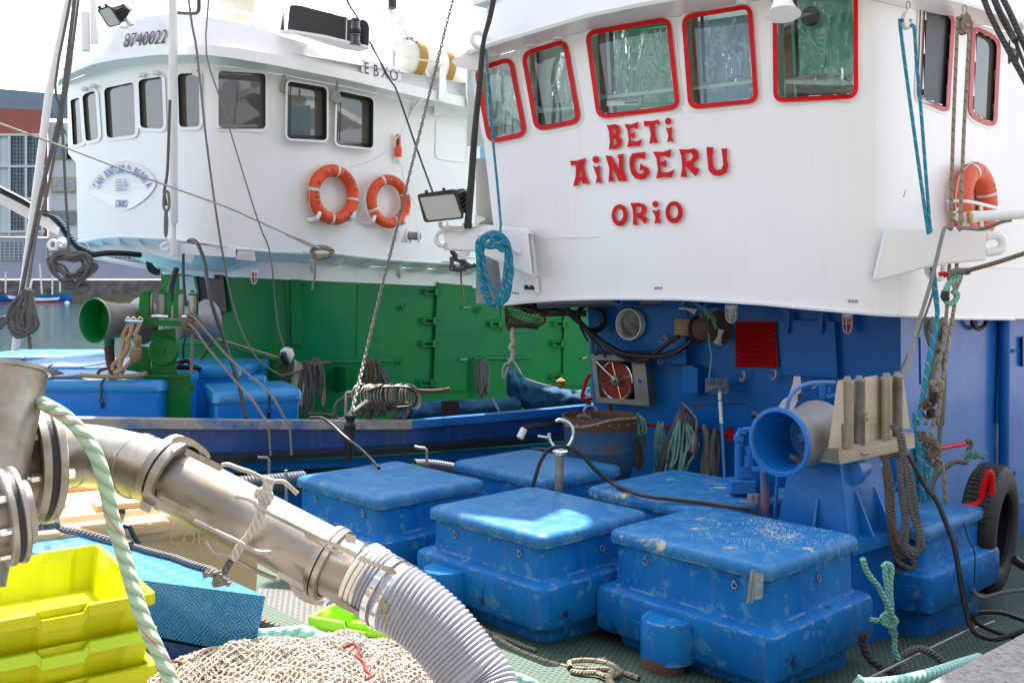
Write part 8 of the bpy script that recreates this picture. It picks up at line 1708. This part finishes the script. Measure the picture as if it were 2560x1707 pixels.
MB().loft(stack(cc2, ex_, ey_, [(zc_ - .13, Lx + .03, 1.03, 0), (zc_ - .11, Lx + .05, 1.05, 0), (zc_ - .04, Lx + .05, 1.05, 0), (zc_ - .02, Lx + .02, 1.02, 0), (zc_ - .018, Lx - .1, .9, 0), (zc_ + .01, Lx - .14, .86, 0)], .07)).build('lid', TAN, tt, True)
for sx, sy, w_ in ((-.28, .25, .4), (.2, .22, .5), (-.1, -.3, .3), (.3, -.25, .3)): MB().box(cc2 + ex_ * sx * Lx + ey_ * sy + Zv * (zc_ + .02), w_, .2, .05, ex_, ey_, bev=.02).build('lid_panel', TAN, tt, True)
for sx in (-.42, -.05, .38): MB().box(cc2 + ex_ * sx * Lx - ey_ * .52 + Zv * (zc_ - .06), .22, .07, .07, ex_, ey_, bev=.02).cyl(cc2 + ex_ * (sx * Lx + .02) - ey_ * .56 + Zv * (zc_ - .05), cc2 + ex_ * (sx * Lx + .02) - ey_ * .55 + Zv * (zc_ - .05), .012).build('latch', TAN, tt, True)
mb = MB(); text_px(mb, 'COF', S('j', 872, 850), (46, 0), (0, -44), lin(150, 4.62, 655, 5.08), .006); mb.build('lettering', mat('tan_emboss', (.60, .39, .19), .6), tt)
MB().tube(pts('j', '640,755 670,760 690,800 720,850', 4.7), .012, 8).build('strap', BLKP, tt, True)
MB().slab(px('j', '615,668 650,668 648,692 612,690'), 4.85, .05).build('buckle', BLKP, tt)
# dark things under the chequer plate locker
o_ = MB().tube([q('j', 700, 1450, 4.5), q('j', 900, 1430, 4.4)], .07, 12, smooth=0).build('rubber_fender', BLK, None, True); tag(o_, 'black rubber fender lying in shade under the chequer plate locker', 'fender')
rope('rope', pts('j', '1340,1248 1400,1270 1480,1300 1540,1320', 4.6), .02, R_BR, 'dark brown wet rope on the deck right of the chequer plate locker')
rope('cable', pts('j', '1340,1260 1420,1290 1500,1320', 4.8), .016, WIREM, 'black hose on the deck right of the chequer plate locker', 'hose')
# deck ropes between hose and front box
DZ = lambda s_, z: [Vector(((x - 1280) / FPX * ((EZ - z) * FPX / (y - HY)), (EZ - z) * FPX / (y - HY), z)) for x, y in px('l', s_)]
rope('rope', DZ('-30,1240 100,1320 200,1380 320,1430 430,1465 520,1485 600,1490 720,1490 800,1510 880,1540', .33), .014, R_BE, 'beige rope snaking over the green deck mat to the brown drain hose')
rope('rope', DZ('-40,1260 60,1290 170,1330 250,1365 310,1385', .34), .012, R_GT, 'thin green rope lying along the beige one on the green deck mat')
rope('rope', DZ('500,1480 500,1450 580,1440 680,1450 750,1475 770,1510 700,1530 640,1510 560,1510 505,1500', .35), .014, R_BE, 'beige rope loop lying on the green deck mat left of the drain hose')
rope('rope', DZ('760,1490 730,1510 715,1550 740,1590', .36), .02, R_BE, 'beige rope bight at the bottom edge beside the drain hose')
# ---------------------------------------------------------------- net heap
NT = rope_mat('knotted_net_twine', (.72, .64, .54), (.42, .32, .24), 60, rough=.9, bump=.6)
nc = Vector((-.74, 3.58, EZ - 1.5)); rs = random.Random(77)
def hz_(x, y):
    u_ = (x - nc.x) / .62; v_ = (y - nc.y) / .42; r2_ = u_ * u_ + v_ * v_
    n1 = noise.noise(Vector((x * 4.2, y * 4.2, 3))) * .045 + noise.noise(Vector((x * 10, y * 10, 7))) * .025
    return max(0, (1 - r2_)) ** .7 * .125 + n1 * (1 if r2_ < 1 else .2) + .015
mb = MB(); 
def strands(ang, off0, zoff, sp=.017, pit=.034):
    ca, sa = math.cos(ang), math.sin(ang); n = int(1.5 / sp)
    for i in range(-n // 2, n // 2):
        o = i * sp; p = []; ph = (i % 2) * math.pi
        for j in range(int(1.5 / (pit / 4))):
            s_ = -.75 + j * pit / 4; w_ = o + math.sin(s_ / pit * 2 * math.pi + ph) * sp * .5
            x = nc.x + s_ * ca - w_ * sa; y = nc.y + s_ * sa + w_ * ca
            x += noise.noise(Vector((x * 5, y * 5, off0))) * .03; y += noise.noise(Vector((x * 5, y * 5, off0 + 9))) * .03
            u_ = (x - nc.x) / .60; v_ = (y - nc.y) / .41
            if u_ * u_ + v_ * v_ < 1.0: p.append(Vector((x, y, nc.z + hz_(x, y) + zoff + math.cos(s_ / pit * 2 * math.pi + ph) * .004 + noise.noise(Vector((x * 22, y * 22, off0))) * .012)))
            elif len(p) > 3: mb.tube(p, .0040, 4, smooth=0, cap=False); p = []
            else: p = []
        if len(p) > 3: mb.tube(p, .0040, 4, smooth=0, cap=False)
strands(R(12), 1, .010); strands(R(100), 5, .004)
nh = thing('fishing_net', nc, 'heap of cream knotted fishing net on the quay at the bottom of the picture', 'net')
mb.build('netting', NT, nh, True, fix=False)
v = []; f = []; K = 60
for j in range(K + 1):
    for i in range(K + 1):
        x = nc.x - .62 + 1.24 * i / K; y = nc.y - .52 + 1.04 * j / K; v.append((x, y, nc.z + hz_(x, y) - .008))
        u_ = (x - nc.x) / .6; v_ = (y - nc.y) / .41
        if i < K and j < K and u_ * u_ + v_ * v_ < .98: a = j * (K + 1) + i; f.append((a, a + 1, a + K + 2, a + K + 1))
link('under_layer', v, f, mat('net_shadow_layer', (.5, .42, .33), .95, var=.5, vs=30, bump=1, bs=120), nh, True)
rope('cord_tuft', [q('k', 620, 1305, 3.7), q('k', 610, 1345, 3.68), q('k', 625, 1370, 3.65)], .012, R_WH, 'off white cord tuft standing up from the net heap')
rope('twisted_cord', pts('k', '540,1385 590,1365 615,1400 605,1430 640,1460 650,1500 680,1530 650,1550', 3.5, 3.3), .006, mat('dark_red_cord', (.25, .02, .02), .7), 'dark red cord winding through the cream net heap', 'cord')
rope('cord', pts('j', '880,1470 900,1455 940,1462 925,1475', 3.6), .006, mat('brown_cord', (.2, .08, .05), .7), 'small brown cord loop at the left side of the net heap', 'cord')
# ---------------------------------------------------------------- quay side behind the camera, seen only in the window reflections
qb = thing('harbour_shed', Vector((0, -17, .9)), 'long ochre harbour shed with a dark roof behind the viewer, seen in window reflections', 'building')
SHW = mat('ochre_wall', (.50, .40, .24), .8, var=.15, vs=.5); SHR = mat('shed_roof', (.05, .05, .05), .7)
MB().box((0, -17, 9.6), 70, 1.1, 1.1).build('wall', SHW, qb); MB().box((0, -17, 5.0), 70, 1, 8.2).build('wall', mat('brown_shed_wall', (.22, .17, .12), .8, var=.2, vs=.5), qb); MB().box((0, -17, 11.4), 70, 1, 2.6).build('wall', mat('grey_shed_cladding', (.25, .25, .24), .7), qb); MB().box((0, -17.5, 12.9), 72, 4, .4).build('roof', SHR, qb)
for k in range(-5, 6): MB().box((k * 5.2, -16.4, 2.5), 2.6, .3, 3.2).build('shed_door', SHR, qb)
